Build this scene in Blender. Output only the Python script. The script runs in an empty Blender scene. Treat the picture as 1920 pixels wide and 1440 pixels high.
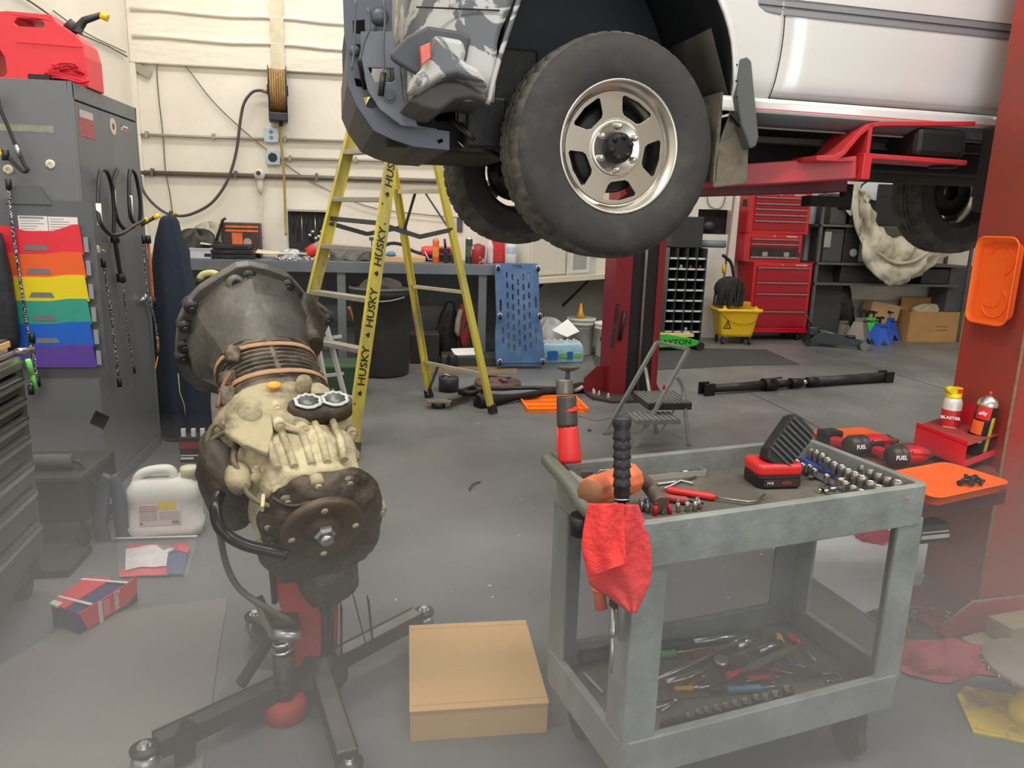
import bpy, math, random
from mathutils import Matrix, Vector, Euler
random.seed(7)
PI = math.pi
scn = bpy.context.scene
COL = scn.collection

# ------------------------------------------------------------------ camera
FPX = 1387.0
PITCH = math.atan(306/1387.); ROLL = 0.029; YAW = math.radians(8.8); CAMH = 1.42
fw = Vector((math.sin(YAW)*math.cos(PITCH), math.cos(YAW)*math.cos(PITCH), -math.sin(PITCH)))
r0 = Vector((math.cos(YAW), -math.sin(YAW), 0)); u0 = r0.cross(fw)
rt = r0*math.cos(ROLL)+u0*math.sin(ROLL); up = -r0*math.sin(ROLL)+u0*math.cos(ROLL)
CAM = Vector((0, 0, CAMH))
cd = bpy.data.cameras.new('camera'); cam = bpy.data.objects.new('camera', cd); COL.objects.link(cam)
cd.sensor_width = 36; cd.lens = FPX*36/1920; cd.clip_start = 0.02; cd.clip_end = 100
m = Matrix((rt, up, -fw)).transposed().to_4x4(); m.translation = CAM
cam.matrix_world = m
scn.camera = cam

# ------------------------------------------------------------------ light and exposure
w = bpy.data.worlds.new('world'); scn.world = w; w.use_nodes = True
w.node_tree.nodes['Background'].inputs[0].default_value = (.85, .92, 1, 1)
w.node_tree.nodes['Background'].inputs[1].default_value = 1.0
scn.view_settings.view_transform = 'Standard'; scn.view_settings.look = 'None'
scn.view_settings.exposure = 0.16; scn.view_settings.gamma = 1; scn.view_settings.use_curve_mapping = False
def area(name, loc, sx, sy, power, col=(1, .97, .93), rot=(0, 0, 0)):
    l = bpy.data.lights.new(name, 'AREA'); l.shape = 'RECTANGLE'; l.size = sx; l.size_y = sy; l.energy = power; l.color = col
    o = bpy.data.objects.new(name, l); COL.objects.link(o); o.location = loc; o.rotation_euler = rot
    return o
for x in (-1.2, 1.9, 5.0):
    for y in (0.6, 3.6, 6.6):
        area('ceiling_lamp', (x, y, 4.72), 2.4, .3, {.6: 86, 3.6: 58, 6.6: 46}[y], (1, .972, .93))
area('wall_wash_lamp', (-1.0, 7.2, 4.5), 2.4, .3, 10, (1, .97, .925))
area('rear_fill_light', (1.0, -3.4, 2.0), 4.5, 3.4, 60, (.97, .98, 1), (PI/2, 0, 0))  # unseen fill light added behind the camera to brighten the near things

# ------------------------------------------------------------------ measuring (a line of sight met with a plane of the room)
def ray(px, py): return fw+rt*((px-960)/FPX)-up*((py-720)/FPX)
def PZ(px, py, z=0):
    d = ray(px, py); return CAM+d*((z-CAMH)/d.z)
def PY(px, py, y):
    d = ray(px, py); return CAM+d*(y/d.y)
def PX(px, py, x):
    d = ray(px, py); return CAM+d*(x/d.x)
def PD(px, py, dd): return CAM+ray(px, py)*dd

# ------------------------------------------------------------------ materials
def lin(c):
    return tuple((x/12.92 if x <= .04045 else ((x+.055)/1.055)**2.4) for x in [v/255. for v in c])
MATS = {}
def M(name, rgb=None, rough=.5, metal=0., var=.12, scale=6., bump=0., rgb2=None, lo=.45, hi=.6, coat=0., alpha=1., trans=0., spec=.5, stretch=None, bscale=None):
    if name in MATS: return MATS[name]
    m = bpy.data.materials.new(name); m.use_nodes = True; nt = m.node_tree; N = nt.nodes; L = nt.links
    b = N['Principled BSDF']
    b.inputs['Roughness'].default_value = rough; b.inputs['Metallic'].default_value = metal
    b.inputs['Coat Weight'].default_value = coat; b.inputs['Alpha'].default_value = alpha
    b.inputs['Transmission Weight'].default_value = trans; b.inputs['Specular IOR Level'].default_value = spec
    c1 = lin(rgb)
    tc = N.new('ShaderNodeTexCoord'); mp = N.new('ShaderNodeMapping'); L.new(tc.outputs['Object'], mp.inputs[0])
    if stretch: mp.inputs['Scale'].default_value = stretch
    nz = N.new('ShaderNodeTexNoise'); nz.inputs['Scale'].default_value = scale; nz.inputs['Detail'].default_value = 5; nz.inputs['Roughness'].default_value = .6
    L.new(mp.outputs[0], nz.inputs['Vector'])
    cr = N.new('ShaderNodeValToRGB'); L.new(nz.outputs[0], cr.inputs[0]); L.new(cr.outputs[0], b.inputs['Base Color'])
    e = cr.color_ramp.elements
    if rgb2:
        c2 = lin(rgb2); e[0].position = lo; e[1].position = hi
        e[0].color = (*c1, 1); e[1].color = (*c2, 1)
    else:
        e[0].position = .3; e[1].position = .7
        e[0].color = (*[x*(1-var) for x in c1], 1); e[1].color = (*[min(1, x*(1+var)) for x in c1], 1)
    if bump:
        nb = N.new('ShaderNodeTexNoise'); nb.inputs['Scale'].default_value = bscale or scale*3; nb.inputs['Detail'].default_value = 6
        L.new(mp.outputs[0], nb.inputs['Vector'])
        bp = N.new('ShaderNodeBump'); bp.inputs['Strength'].default_value = bump; bp.inputs['Distance'].default_value = .02
        L.new(nb.outputs[0], bp.inputs['Height']); L.new(bp.outputs[0], b.inputs['Normal'])
    MATS[name] = m
    return m

# ------------------------------------------------------------------ mesh building
def fr(o, x, z):                       # frame: origin, x axis, rough z axis
    x = Vector(x).normalized(); z = Vector(z); y = z.cross(x).normalized(); z = x.cross(y)
    m = Matrix((x, y, z)).transposed().to_4x4(); m.translation = Vector(o); return m
def frz(o, z, x=(1, 0, 0)):            # frame: origin, exact z axis, rough x axis
    z = Vector(z).normalized(); x = Vector(x)
    if abs(x.normalized().dot(z)) > .95: x = Vector((0, 1, 0))
    y = z.cross(x).normalized(); x = y.cross(z)
    m = Matrix((x, y, z)).transposed().to_4x4(); m.translation = Vector(o); return m
def T(x, y, z, rz=0, rx=0, ry=0): return Matrix.Translation((x, y, z)) @ Euler((rx, ry, rz)).to_matrix().to_4x4()
class B:
    def __init__(s): s.v = []; s.f = []; s.s = []; s.mi = []; s.k = 0
    def add(s, v, f, sm=False):
        n = len(s.v); s.v += [Vector(p) for p in v]; s.f += [tuple(i+n for i in q) for q in f]; s.s += [sm]*len(f); s.mi += [s.k]*len(f); return s
    def mat(s, k): s.k = k; return s
    def hexa(s, p):                    # 8 points: bottom 4, top 4
        return s.add(p, [(0, 3, 2, 1), (4, 5, 6, 7), (0, 1, 5, 4), (1, 2, 6, 5), (2, 3, 7, 6), (3, 0, 4, 7)])
    def box(s, a, b, m=None):
        (x0, y0, z0), (x1, y1, z1) = a, b
        p = [Vector(q) for q in ((x0, y0, z0), (x1, y0, z0), (x1, y1, z0), (x0, y1, z0), (x0, y0, z1), (x1, y0, z1), (x1, y1, z1), (x0, y1, z1))]
        if m is not None: p = [m @ q for q in p]
        return s.hexa(p)
    def cb(s, c, d, m=None):
        return s.box([c[i]-d[i]/2 for i in range(3)], [c[i]+d[i]/2 for i in range(3)], m)
    def bar(s, a, b, w, h, upv=(0, 0, 1)):     # box beam from a to b
        a = Vector(a); b = Vector(b); m = fr(a, b-a, upv)
        return s.box((0, -w/2, -h/2), ((b-a).length, w/2, h/2), m)
    def lathe(s, prof, m=None, n=20, sm=True, a0=0, a1=2*PI):
        full = abs(a1-a0-2*PI) < 1e-6; k = n if full else n+1
        v = []
        for (r, h) in prof:
            for i in range(k):
                a = a0+(a1-a0)*i/n; v.append(Vector((r*math.cos(a), r*math.sin(a), h)))
        if m is not None: v = [m @ q for q in v]
        f = []
        for j in range(len(prof)-1):
            for i in range(n):
                i2 = (i+1) % k
                f.append((j*k+i, j*k+i2, (j+1)*k+i2, (j+1)*k+i))
        return s.add(v, f, sm)
    def cyl(s, a, b, r, r2=None, n=14, caps=True):
        a = Vector(a); b = Vector(b); r2 = r if r2 is None else r2; h = (b-a).length
        m = frz(a, b-a); s.lathe([(r, 0), (r2, h)], m, n)
        if caps:
            for (rr, hh, rev) in ((r, 0, 1), (r2, h, 0)):
                if rr > 1e-5:
                    v = [m @ Vector((rr*math.cos(2*PI*i/n), rr*math.sin(2*PI*i/n), hh)) for i in range(n)]
                    q = tuple(range(n)); s.add(v, [q[::-1] if rev else q])
        return s
    def hexb(s, a, d, r, h):           # bolt head with washer
        a = Vector(a); d = Vector(d).normalized()
        s.cyl(a, a+d*h*.25, r*1.45, n=12); return s.cyl(a, a+d*h, r, n=6)
    def tube(s, pts, r, n=8, closed=False, caps=True, flat=1.):
        P = [Vector(p) for p in pts]; N = len(P); R = r if isinstance(r, (list, tuple)) else [r]*N
        tg = []
        for i in range(N):
            if closed: t = P[(i+1) % N]-P[i-1]
            else: t = P[min(i+1, N-1)]-P[max(i-1, 0)]
            tg.append(t.normalized() if t.length > 1e-9 else Vector((0, 0, 1)))
        x = Vector((0, 0, 1)).cross(tg[0])
        if x.length < .05: x = Vector((1, 0, 0)).cross(tg[0])
        x.normalize(); v = []
        for i in range(N):
            x = (x-tg[i]*x.dot(tg[i])).normalized(); y = tg[i].cross(x)
            for j in range(n):
                a = 2*PI*j/n; v.append(P[i]+(x*math.cos(a)+y*math.sin(a)*flat)*R[i])
        f = []
        for i in range(N if closed else N-1):
            i2 = (i+1) % N
            for j in range(n): j2 = (j+1) % n; f.append((i*n+j, i*n+j2, i2*n+j2, i2*n+j))
        s.add(v, f, n > 5)
        if caps and not closed:
            s.add(v[:n], [tuple(range(n))[::-1]]); s.add(v[-n:], [tuple(range(n))])
        return s
    def prism(s, poly, h0, h1, m=None, holes=None):     # polygon in xy extruded h0..h1
        if holes:
            from mathutils.geometry import tessellate_polygon
            loops = [poly]+holes; flat = [p for l in loops for p in l]
            tris = tessellate_polygon([[Vector((p[0], p[1], 0)) for p in l] for l in loops]); n = len(flat)
            v = [Vector((p[0], p[1], h0)) for p in flat]+[Vector((p[0], p[1], h1)) for p in flat]
            f = [tuple(t) for t in tris]+[tuple(i+n for i in t[::-1]) for t in tris]
            o = 0
            for l in loops:
                k = len(l)
                for i in range(k): j = (i+1) % k; f.append((o+i, o+j, n+o+j, n+o+i))
                o += k
        else:
            n = len(poly); v = [Vector((p[0], p[1], h0)) for p in poly]+[Vector((p[0], p[1], h1)) for p in poly]
            f = [tuple(range(n))[::-1], tuple(range(n, 2*n))]+[(i, (i+1) % n, n+(i+1) % n, n+i) for i in range(n)]
        if m is not None: v = [m @ q for q in v]
        return s.add(v, f)
    def ball(s, c, r, n=12, k=8, m=None):
        r = (r, r, r) if not isinstance(r, (list, tuple)) else r; c = Vector(c); v = []; f = []
        for j in range(k+1):
            t = PI*j/k
            for i in range(n): a = 2*PI*i/n; v.append(Vector((r[0]*math.sin(t)*math.cos(a), r[1]*math.sin(t)*math.sin(a), -r[2]*math.cos(t)))+c)
        for j in range(k):
            for i in range(n): i2 = (i+1) % n; f.append((j*n+i, j*n+i2, (j+1)*n+i2, (j+1)*n+i))
        if m is not None: v = [m @ q for q in v]
        return s.add(v, f, True)
    def grid(s, fn, nu, nv, sm=True):
        v = [Vector(fn(i/nu, j/nv)) for j in range(nv+1) for i in range(nu+1)]; k = nu+1
        return s.add(v, [(j*k+i, j*k+i+1, (j+1)*k+i+1, (j+1)*k+i) for j in range(nv) for i in range(nu)], sm)
    def loft(s, rings, caps=True, sm=True):    # rings of equal length
        n = len(rings[0]); v = [Vector(p) for r in rings for p in r]
        f = [(j*n+i, j*n+(i+1) % n, (j+1)*n+(i+1) % n, (j+1)*n+i) for j in range(len(rings)-1) for i in range(n)]
        s.add(v, f, sm)
        if caps: s.add(rings[0], [tuple(range(n))[::-1]]); s.add(rings[-1], [tuple(range(n))])
        return s
    def obj(s, name, mat, parent=None, bevel=0, solid=0, sub=0, fix=True, seg=2, rough=0, rsize=.04):
        me = bpy.data.meshes.new(name); me.from_pydata([tuple(v) for v in s.v], [], s.f)
        for m_ in (mat if isinstance(mat, (list, tuple)) else [mat]): me.materials.append(m_)
        me.polygons.foreach_set('use_smooth', s.s); me.polygons.foreach_set('material_index', s.mi); me.update()
        if fix:
            import bmesh
            bm = bmesh.new(); bm.from_mesh(me); bmesh.ops.remove_doubles(bm, verts=bm.verts, dist=1e-6)
            bmesh.ops.recalc_face_normals(bm, faces=bm.faces); bm.to_mesh(me); bm.free()
        o = bpy.data.objects.new(name, me); COL.objects.link(o)
        if parent is not None: o.parent = parent
        if sub: md = o.modifiers.new('sub', 'SUBSURF'); md.levels = sub; md.render_levels = sub
        if rough:
            tx = bpy.data.textures.get('cast%g' % rsize) or bpy.data.textures.new('cast%g' % rsize, 'CLOUDS'); tx.noise_scale = rsize; tx.noise_depth = 2
            md = o.modifiers.new('cast', 'DISPLACE'); md.texture = tx; md.strength = rough; md.mid_level = .5; md.texture_coords = 'LOCAL'
        if solid: md = o.modifiers.new('solid', 'SOLIDIFY'); md.thickness = solid; md.offset = 0
        if bevel:
            md = o.modifiers.new('bevel', 'BEVEL'); md.width = bevel; md.segments = seg; md.limit_method = 'ANGLE'; md.angle_limit = .6
        return o
def tag(o, label=None, cat=None, group=None, kind=None):
    if label: o['label'] = label
    if cat: o['category'] = cat
    if group: o['group'] = group
    if kind: o['kind'] = kind
    return o
def thing(name, label, cat, m=None, group=None):
    o = bpy.data.objects.new(name, None); COL.objects.link(o); o.empty_display_size = .05
    if m is not None: o.matrix_world = m
    return tag(o, label, cat, group)
def solo(name, b, mat, label, cat, m=None, group=None, **k):
    o = b.obj(name, mat, **k)
    if m is not None: o.matrix_world = m
    return tag(o, label, cat, group)
def struct(name, b, mat, **k): o = b.obj(name, mat, **k); o['kind'] = 'structure'; return o
def dup(o, m=None, label=None, group=None, parent=None):
    c = o.copy(); COL.objects.link(c)
    if parent is not None: c.parent = parent
    if m is not None: c.matrix_world = m
    if label: c['label'] = label
    if group: c['group'] = group
    for ch in [q for q in COL.objects if q.parent == o]:
        dup(ch, parent=c)
    return c
def text(s, size, mat, parent, m, name='lettering', ext=.0004, bold=0., align='CENTER', sx=1.):
    c = bpy.data.curves.new(name, 'FONT'); c.body = s; c.size = size; c.extrude = ext; c.offset = bold; c.align_x = align; c.align_y = 'CENTER'; c.resolution_u = 2
    t = bpy.data.objects.new('tmp', c); me = bpy.data.meshes.new_from_object(t); bpy.data.objects.remove(t); bpy.data.curves.remove(c)
    me.materials.clear(); me.materials.append(mat); me.name = name
    o = bpy.data.objects.new(name, me); COL.objects.link(o); o.parent = parent; o.matrix_local = m @ Matrix.Diagonal((sx, 1, 1, 1))
    return o
def rrect(w, h, r, n=4, cx=0, cy=0):
    p = []
    for (sx, sy, a) in ((1, 1, 0), (-1, 1, 90), (-1, -1, 180), (1, -1, 270)):
        for i in range(n+1):
            t = math.radians(a+90*i/n); p.append((cx+sx*(w/2-r)+r*math.cos(t), cy+sy*(h/2-r)+r*math.sin(t)))
    return p
def smooth(pts, k=4, closed=False):    # Catmull-Rom through points
    P = [Vector(p) for p in pts]; n = len(P); out = []
    for i in range(n if closed else n-1):
        if closed: a, b, c, d = P[i-1], P[i], P[(i+1) % n], P[(i+2) % n]
        else: a, b, c, d = P[max(i-1, 0)], P[i], P[i+1], P[min(i+2, n-1)]
        for j in range(k):
            t = j/k; out.append(.5*((2*b)+(c-a)*t+(2*a-5*b+4*c-d)*t*t+(3*b-a-3*c+d)*t**3))
    if not closed: out.append(P[-1])
    return out
ORD = ['first', 'second', 'third', 'fourth', 'fifth', 'sixth', 'seventh', 'eighth', 'ninth', 'tenth', 'eleventh', 'twelfth', 'thirteenth', 'fourteenth', 'fifteenth']
def circ(r, n, cx=0, cy=0, a0=0): return [(cx+r*math.cos(a0+2*PI*i/n), cy+r*math.sin(a0+2*PI*i/n)) for i in range(n)]
def inv(o): return o.matrix_world.inverted()

# common materials
steel = M('brushed_steel', (185, 185, 182), .32, 1, .08, 30)
chrome = M('chrome', (215, 215, 215), .15, 1, .03)
dsteel = M('dark_steel', (70, 70, 70), .45, .7, .25, 20)
blackp = M('black_plastic', (30, 30, 32), .45, 0, .2, 8)
rubber = M('black_rubber', (38, 37, 36), .75, 0, .25, 12)
greas = M('greasy_black_metal', (24, 23, 22), .5, .3, .4, 10, .2)
redm = M('red_paint', (196, 34, 38), .35, 0, .08, 5)
white = M('white_plastic', (226, 224, 216), .45, 0, .05, 4)
yellow = M('yellow_plastic', (225, 195, 30), .45, 0, .1, 8)
orange = M('orange_plastic', (240, 98, 26), .45, 0, .08, 6)
# ------------------------------------------------------------------ the room
def wallmat(name, rgb, bump=.15):
    return M(name, rgb, .85, 0, .06, 1.6, bump, bscale=9)
wallp = wallmat('painted_wall', (228, 221, 207))
WY, WX = 8.15, -2.57       # back wall, left wall
YB = 9.35                  # deeper back wall on the right
floor_m = M('sealed_concrete', (96, 97, 97), .4, 0, .1, .9, .06, rgb2=(132, 132, 130), lo=.38, hi=.72, bscale=40)
struct('floor', B().box((WX-.2, -3.6, -.1), (9.2, YB+.2, 0)), floor_m)
struct('ceiling', B().box((WX-.2, -3.6, 4.9), (9.2, YB+.2, 5)), wallmat('ceiling_paint', (225, 222, 214)))
struct('wall_left', B().box((WX-.2, -3.6, 0), (WX, YB+.2, 4.9)), wallp)
struct('wall_right', B().box((9.0, -3.6, 0), (9.2, YB+.2, 4.9)), wallp)
struct('wall_back', B().box((WX, WY, 0), (1.3, WY+.2, 4.9)), wallp)
struct('wall_back_diagonal', B().prism([(1.3, WY), (1.3, WY+.2), (2.5, YB+.2), (2.7, YB)], 0, 4.9), wallp)
struct('wall_back_right', B().box((2.5, YB, 0), (9.0, YB+.2, 4.9)), wallp)
b = B()
b.box((WX, -3.6, 0), (-1.3, -3.4, 4.9)); b.box((3.3, -3.6, 0), (9.0, -3.4, 4.9)); b.box((-1.3, -3.6, 3.8), (3.3, -3.4, 4.9))
struct('wall_front', b, wallp)
# painted insulation panels above the ledge, with battens
ins = M('painted_insulation', (228, 221, 205), .8, 0, .05, 1.5, .55, stretch=(1, 1, 2.5), bscale=7)
zl = PY(300, 122, WY).z
b = B()
b.box((WX, WY-.05, zl), (1.3, WY, 4.9))
struct('trim_1', b, ins, bevel=.012)
for k, py in enumerate((70, 20)):
    z = PY(260, py, WY).z
    struct('trim_%d' % (k+2), B().tube([(WX+.05+i*.3, WY-.055, z+.01*math.sin(i*1.7)) for i in range(11)], .022, 6), ins)
struct('trim_4', B().box((PY(509, 60, WY).x, WY-.075, zl-.02), (PY(534, 60, WY).x, WY-.05, 4.9)), M('ochre_batten', (206, 196, 170), .7, 0, .15, 9))
struct('trim_5', B().box((WX, WY-.045, 0), (WX+.05, WY, zl)), wallp)
# grey lower wall under the bench
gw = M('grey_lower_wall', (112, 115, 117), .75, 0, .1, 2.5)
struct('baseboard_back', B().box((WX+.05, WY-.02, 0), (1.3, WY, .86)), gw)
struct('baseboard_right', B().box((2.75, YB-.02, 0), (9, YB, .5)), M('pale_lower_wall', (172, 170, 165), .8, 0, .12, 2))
# seams of the floor slabs
seam = M('seam_dark', (52, 52, 52), .9)
def seamline(name, pts):
    b = B()
    q = [PZ(*p) for p in pts]
    for a, c in zip(q, q[1:]): b.bar((a.x, a.y, .0005), (c.x, c.y, .0005), .011, .0012)
    struct(name, b, seam)
seamline('floor_1', [(1408, 738), (1490, 776), (1572, 824), (1640, 868)])
seamline('floor_2', [(1508, 652), (1570, 672), (1664, 697), (1790, 735)])
seamline('floor_3', [(1075, 778), (1120, 790), (1190, 772)])
# pale worn concrete patches
pale = M('worn_concrete', (205, 208, 206), .6, 0, .1, 3)
def patch(name, pts, mat, z=.0012):
    q = [PZ(*p) for p in pts]
    return struct(name, B().prism([(p.x, p.y) for p in q], 0, z), mat)
patch('floor_4', [(1425, 1010), (1700, 935), (1765, 1000), (1700, 1165), (1622, 1150), (1516, 1078)], pale)
# rubber mats
matm = M('rubber_mat', (132, 126, 118), .8, 0, .08, 2.2, .1, bscale=80)  # left mat colour, lightened and warmed to imitate haze over it
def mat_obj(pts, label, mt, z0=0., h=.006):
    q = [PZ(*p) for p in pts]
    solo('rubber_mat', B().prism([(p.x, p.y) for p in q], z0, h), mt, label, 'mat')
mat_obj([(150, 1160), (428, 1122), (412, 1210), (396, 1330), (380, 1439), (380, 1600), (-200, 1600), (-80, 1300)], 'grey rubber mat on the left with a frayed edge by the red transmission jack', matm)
mat_obj([(1105, 650), (1436, 656), (1500, 684), (1385, 686), (1120, 700)], 'dark rubber mat on the floor in front of the green floor jack', M('dark_mat', (66, 66, 67), .8, 0, .1, 3))
# flecks of debris and scuffs on the floor
fl_ = M('floor_fleck', (196, 192, 180), .8, 0, .2, 40); rnd = random.Random(77); b = B()
for k in range(90):
    px, py = rnd.uniform(640, 1500), rnd.uniform(760, 1130)
    p = PZ(px, py, 0)
    if k > 60: p = PZ(rnd.uniform(1260, 1780), rnd.uniform(650, 800), 0)
    s_ = rnd.uniform(.002, .009); b.prism([(p.x+s_*math.cos(a+k)*rnd.uniform(.5, 1.4), p.y+s_*math.sin(a+k)) for a in (0, 1.4, 2.7, 4, 5.2)], 0, .0014)
tag(b.obj('floor_debris', fl_), 'pale grit and paint flecks scattered over the open floor', 'debris', kind='stuff')
# ------------------------------------------------------------------ grey storage cabinet and what hangs on it
cabm = M('cabinet_grey', (116, 119, 123), .42, .15, .07, 2.0, .03)
cabd = M('cabinet_seam', (38, 39, 41), .6)
CX, CY, CH = -1.47, 3.82, 1.98
t = thing('storage_cabinet', 'tall grey steel two door cabinet at left with the red fuel can on top', 'cabinet', T(0, 0, 0))
b = B(); b.box((CX-.61, CY, .0), (CX-.02, CY+.85, CH)); b.box((CX-.02, CY, CH-.075), (CX+.004, CY+.85, CH)); b.box((CX-.02, CY, 0), (CX+.004, CY+.018, CH)); b.box((CX-.02, CY+.832, 0), (CX+.004, CY+.85, CH)); b.box((CX-.02, CY, 0), (CX+.004, CY+.85, .07))
b.obj('body', cabm, t, bevel=.004)
for y0, y1 in ((CY+.021, CY+.423), (CY+.427, CY+.829)):
    B().box((CX-.02, y0, .075), (CX+.002, y1, CH-.082)).obj('door', cabm, t, bevel=.003)
h = PX(262, 560, CX); b = B(); b.cyl((CX, h.y, h.z), (CX+.035, h.y, h.z), .014)
b.cyl((CX+.03, h.y-.09, h.z), (CX+.03, h.y+.08, h.z), .007); b.tube([(CX+.03, h.y+.07, h.z), (CX+.033, h.y+.085, h.z-.01), (CX+.03, h.y+.1, h.z-.12)], [.008, .009, .005]); b.cyl((CX+.02, h.y, h.z-.01), (CX+.04, h.y, h.z+.028), .012)
b.obj('handle', chrome, t)
def onX(px, py, dx=0): p = PX(px, py, CX+dx); return p
# labels stuck to the doors
p0, p1 = onX(146, 216), onX(178, 262)
b = B().box((CX+.002, p0.y, p1.z), (CX+.0035, p1.y, p0.z)); o = b.obj('warning_label', M('label_red', (176, 96, 98), .6, 0, .3, 60), t)
B().box((CX+.0035, p0.y+.01, p1.z+.12), (CX+.0042, p1.y-.01, p0.z-.005)).obj('label_header', M('label_pale', (200, 188, 184), .6, 0, .1, 90), t)
q = onX(211, 237); b = B(); b.cyl((CX+.002, q.y, q.z), (CX+.004, q.y, q.z), .042, n=20); b.obj('round_sticker', M('sticker_cream', (208, 198, 176), .6, 0, .08, 30), t)
B().cyl((CX+.004, q.y, q.z), (CX+.005, q.y, q.z), .016).obj('sticker_centre', M('sticker_red_brown', (120, 70, 60), .6), t)
q = onX(233, 241); B().box((CX+.002, q.y-.05, q.z+.004), (CX+.003, q.y+.05, q.z+.012)).box((CX+.002, q.y-.05, q.z-.012), (CX+.003, q.y-.035, q.z+.012)).obj('emblem', M('label_white', (230, 226, 222), .5, 0, .02), t)
B().box((CX+.002, q.y-.03, q.z-.018), (CX+.003, q.y+.055, q.z-.004)).obj('emblem_bar', M('label_rose', (186, 110, 112), .6), t)
q = PY(60, 242, CY); b = B(); b.box((q.x-.16, CY-.001, q.z-.012), (q.x+.09, CY, q.z+.018)); b.obj('tape_residue', M('tape_residue', (140, 146, 128), .8, 0, .25, 14), t)
q = PY(195, 787, CY); 
# folder organizer
YO = CY-.03
ot = thing('hanging_file_organizer', 'grey hanging organizer with six rainbow pockets on the side of the grey cabinet', 'organizer', T(0, 0, 0))
greyf = M('organizer_grey', (98, 101, 105), .7, 0, .06, 5)
tl, br = PY(-60, 372, CY), PY(182, 690, CY)
xl = tl.x-.02; xr = PY(160, 400, CY-.01).x+.035
b = B(); b.box((xl, CY-.014, br.z), (xr, CY-.006, tl.z)); b.obj('back_panel', greyf, ot)
q = PY(55, 366, CY); B().prism([(-.1, -.05), (.1, -.05), (.05, .03), (-.05, .03)], 0, .008, fr((q.x, CY-.014, q.z+.01), (1, 0, 0), (0, -1, 0))).obj('hanger_tab', greyf, ot)
rows = [(425, 472, (230, 48, 62)), (472, 516, (240, 100, 40)), (515, 560, (236, 212, 20)), (559, 603, (52, 156, 134)), (602, 645, (22, 98, 200)), (644, 684, (92, 64, 158))]
for i, (ya, yb, c) in enumerate(rows):
    za = PY(100, ya, YO).z; zb = PY(100, yb, YO-.02).z; nm = ('red', 'orange', 'yellow', 'green', 'blue', 'purple')[i]
    xr2 = PY(150+i*5.6, ya+20, YO).x; y0 = YO-.004*i
    top = [(xl, za), (xl+.12, za), (xl+.2, za-.012 if i else za+.0), (xl+.34, za-.012), (xl+.42, za), (xr2, za)]
    if i == 0: top = [(xl, za), (xl+.18, za+.0), (xl+.26, za-.022), (xl+.38, za-.02), (xl+.47, za+.012), (xr2, za+.014)]
    poly = top+[(xr2+.012, zb-.012), (xl, zb-.012)]
    b = B().prism([(p[0], p[1]) for p in poly], 0, .006, fr((0, y0+.004, 0), (1, 0, 0), (0, -1, 0)))
    po = b.obj('pocket', M('folder_'+nm, c, .55, 0, .03, 3), ot); po['label'] = nm+' pocket'
    if i < 5:
        zt = zb+.004; xm = PY(68+i*5.5, yb-6, y0).x
        B().prism([(xm-.055, zt), (xm+.055, zt), (xm+.043, zt+.024), (xm-.043, zt+.024)], 0, .002, fr((0, y0-.0026, 0), (1, 0, 0), (0, -1, 0))).obj('index_tab', M('tab_grey', (120, 118, 120), .5), po)
    if i in (4, 5, 0, 2): pass
    B().box((xr2+.014, y0-.002, zb), (xr2+.034, y0+.002, zb+.07)).obj('side_clip', M('clear_grey_film', (150, 152, 156), .3, 0, .05, 5), po)
pap = M('paper_white', (236, 234, 230), .7, 0, .02, 3)
for i, (xa, xb, z_) in enumerate(((32, 92, 404), (88, 148, 406))):
    a, c = PY(xa, z_, YO+.006), PY(xb, 452, YO+.006)
    o = B().box((a.x, YO+.010+i*.003, c.z), (c.x, YO+.012+i*.003, a.z)); tl_ = M('print_grey', (150, 150, 152), .8)
    p = solo('paper_sheet', o, pap, ['printed white sheet with a bold heading in the red pocket, left of its pair', 'white form with faint ruled lines in the red pocket, right of its pair'][i], 'paper')
    g = B()
    for k in range(9):
        zz = a.z-.012-k*.012; g.box((a.x+.008, YO+.009+i*.003, zz), (a.x+.02+(c.x-a.x-.03)*(.5+.45*math.sin(k*2.3)**2), YO+.0102+i*.003, zz+.0028))
    if i == 0: g.box((a.x+.006, YO+.0088, a.z-.013), (a.x+.11, YO+.010, a.z-.003))
    g.obj('printed_lines', tl_, p)
# magnet hooks
def magnet(x, y, z, d, label):
    m_ = thing('magnetic_hook', label, 'hook', frz((x, y, z), d, (0, 0, 1)), None)
    B().lathe([(0, 0), (.021, 0), (.021, .006), (.017, .009), (.008, .009), (.006, .006), (0, .006)], n=20).obj('magnet_disc', M('cream_enamel', (226, 216, 190), .4, 0, .04), m_)
    B().tube([(0, 0, .008), (0, 0, .028), (-.01, 0, .036), (-.018, 0, .03)], .0022).obj('hook', chrome, m_)
    return m_
q = PY(95, 308, CY); magnet(q.x, CY, q.z, (0, -1, 0), 'round cream magnet with no cord on the side of the grey cabinet')
q = PY(16, 318, CY); magnet(q.x, CY, q.z, (0, -1, 0), 'round cream magnet at the far left holding the speckled cord')
q = onX(181, 468); magnet(CX+.002, q.y, q.z, (1, 0, 0), 'lower cream magnet on the cabinet door above the long speckled bungee')
q = onX(206, 450); magnet(CX+.002, q.y, q.z, (1, 0, 0), 'upper cream magnet on the cabinet door under the looped black hoses')
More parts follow.
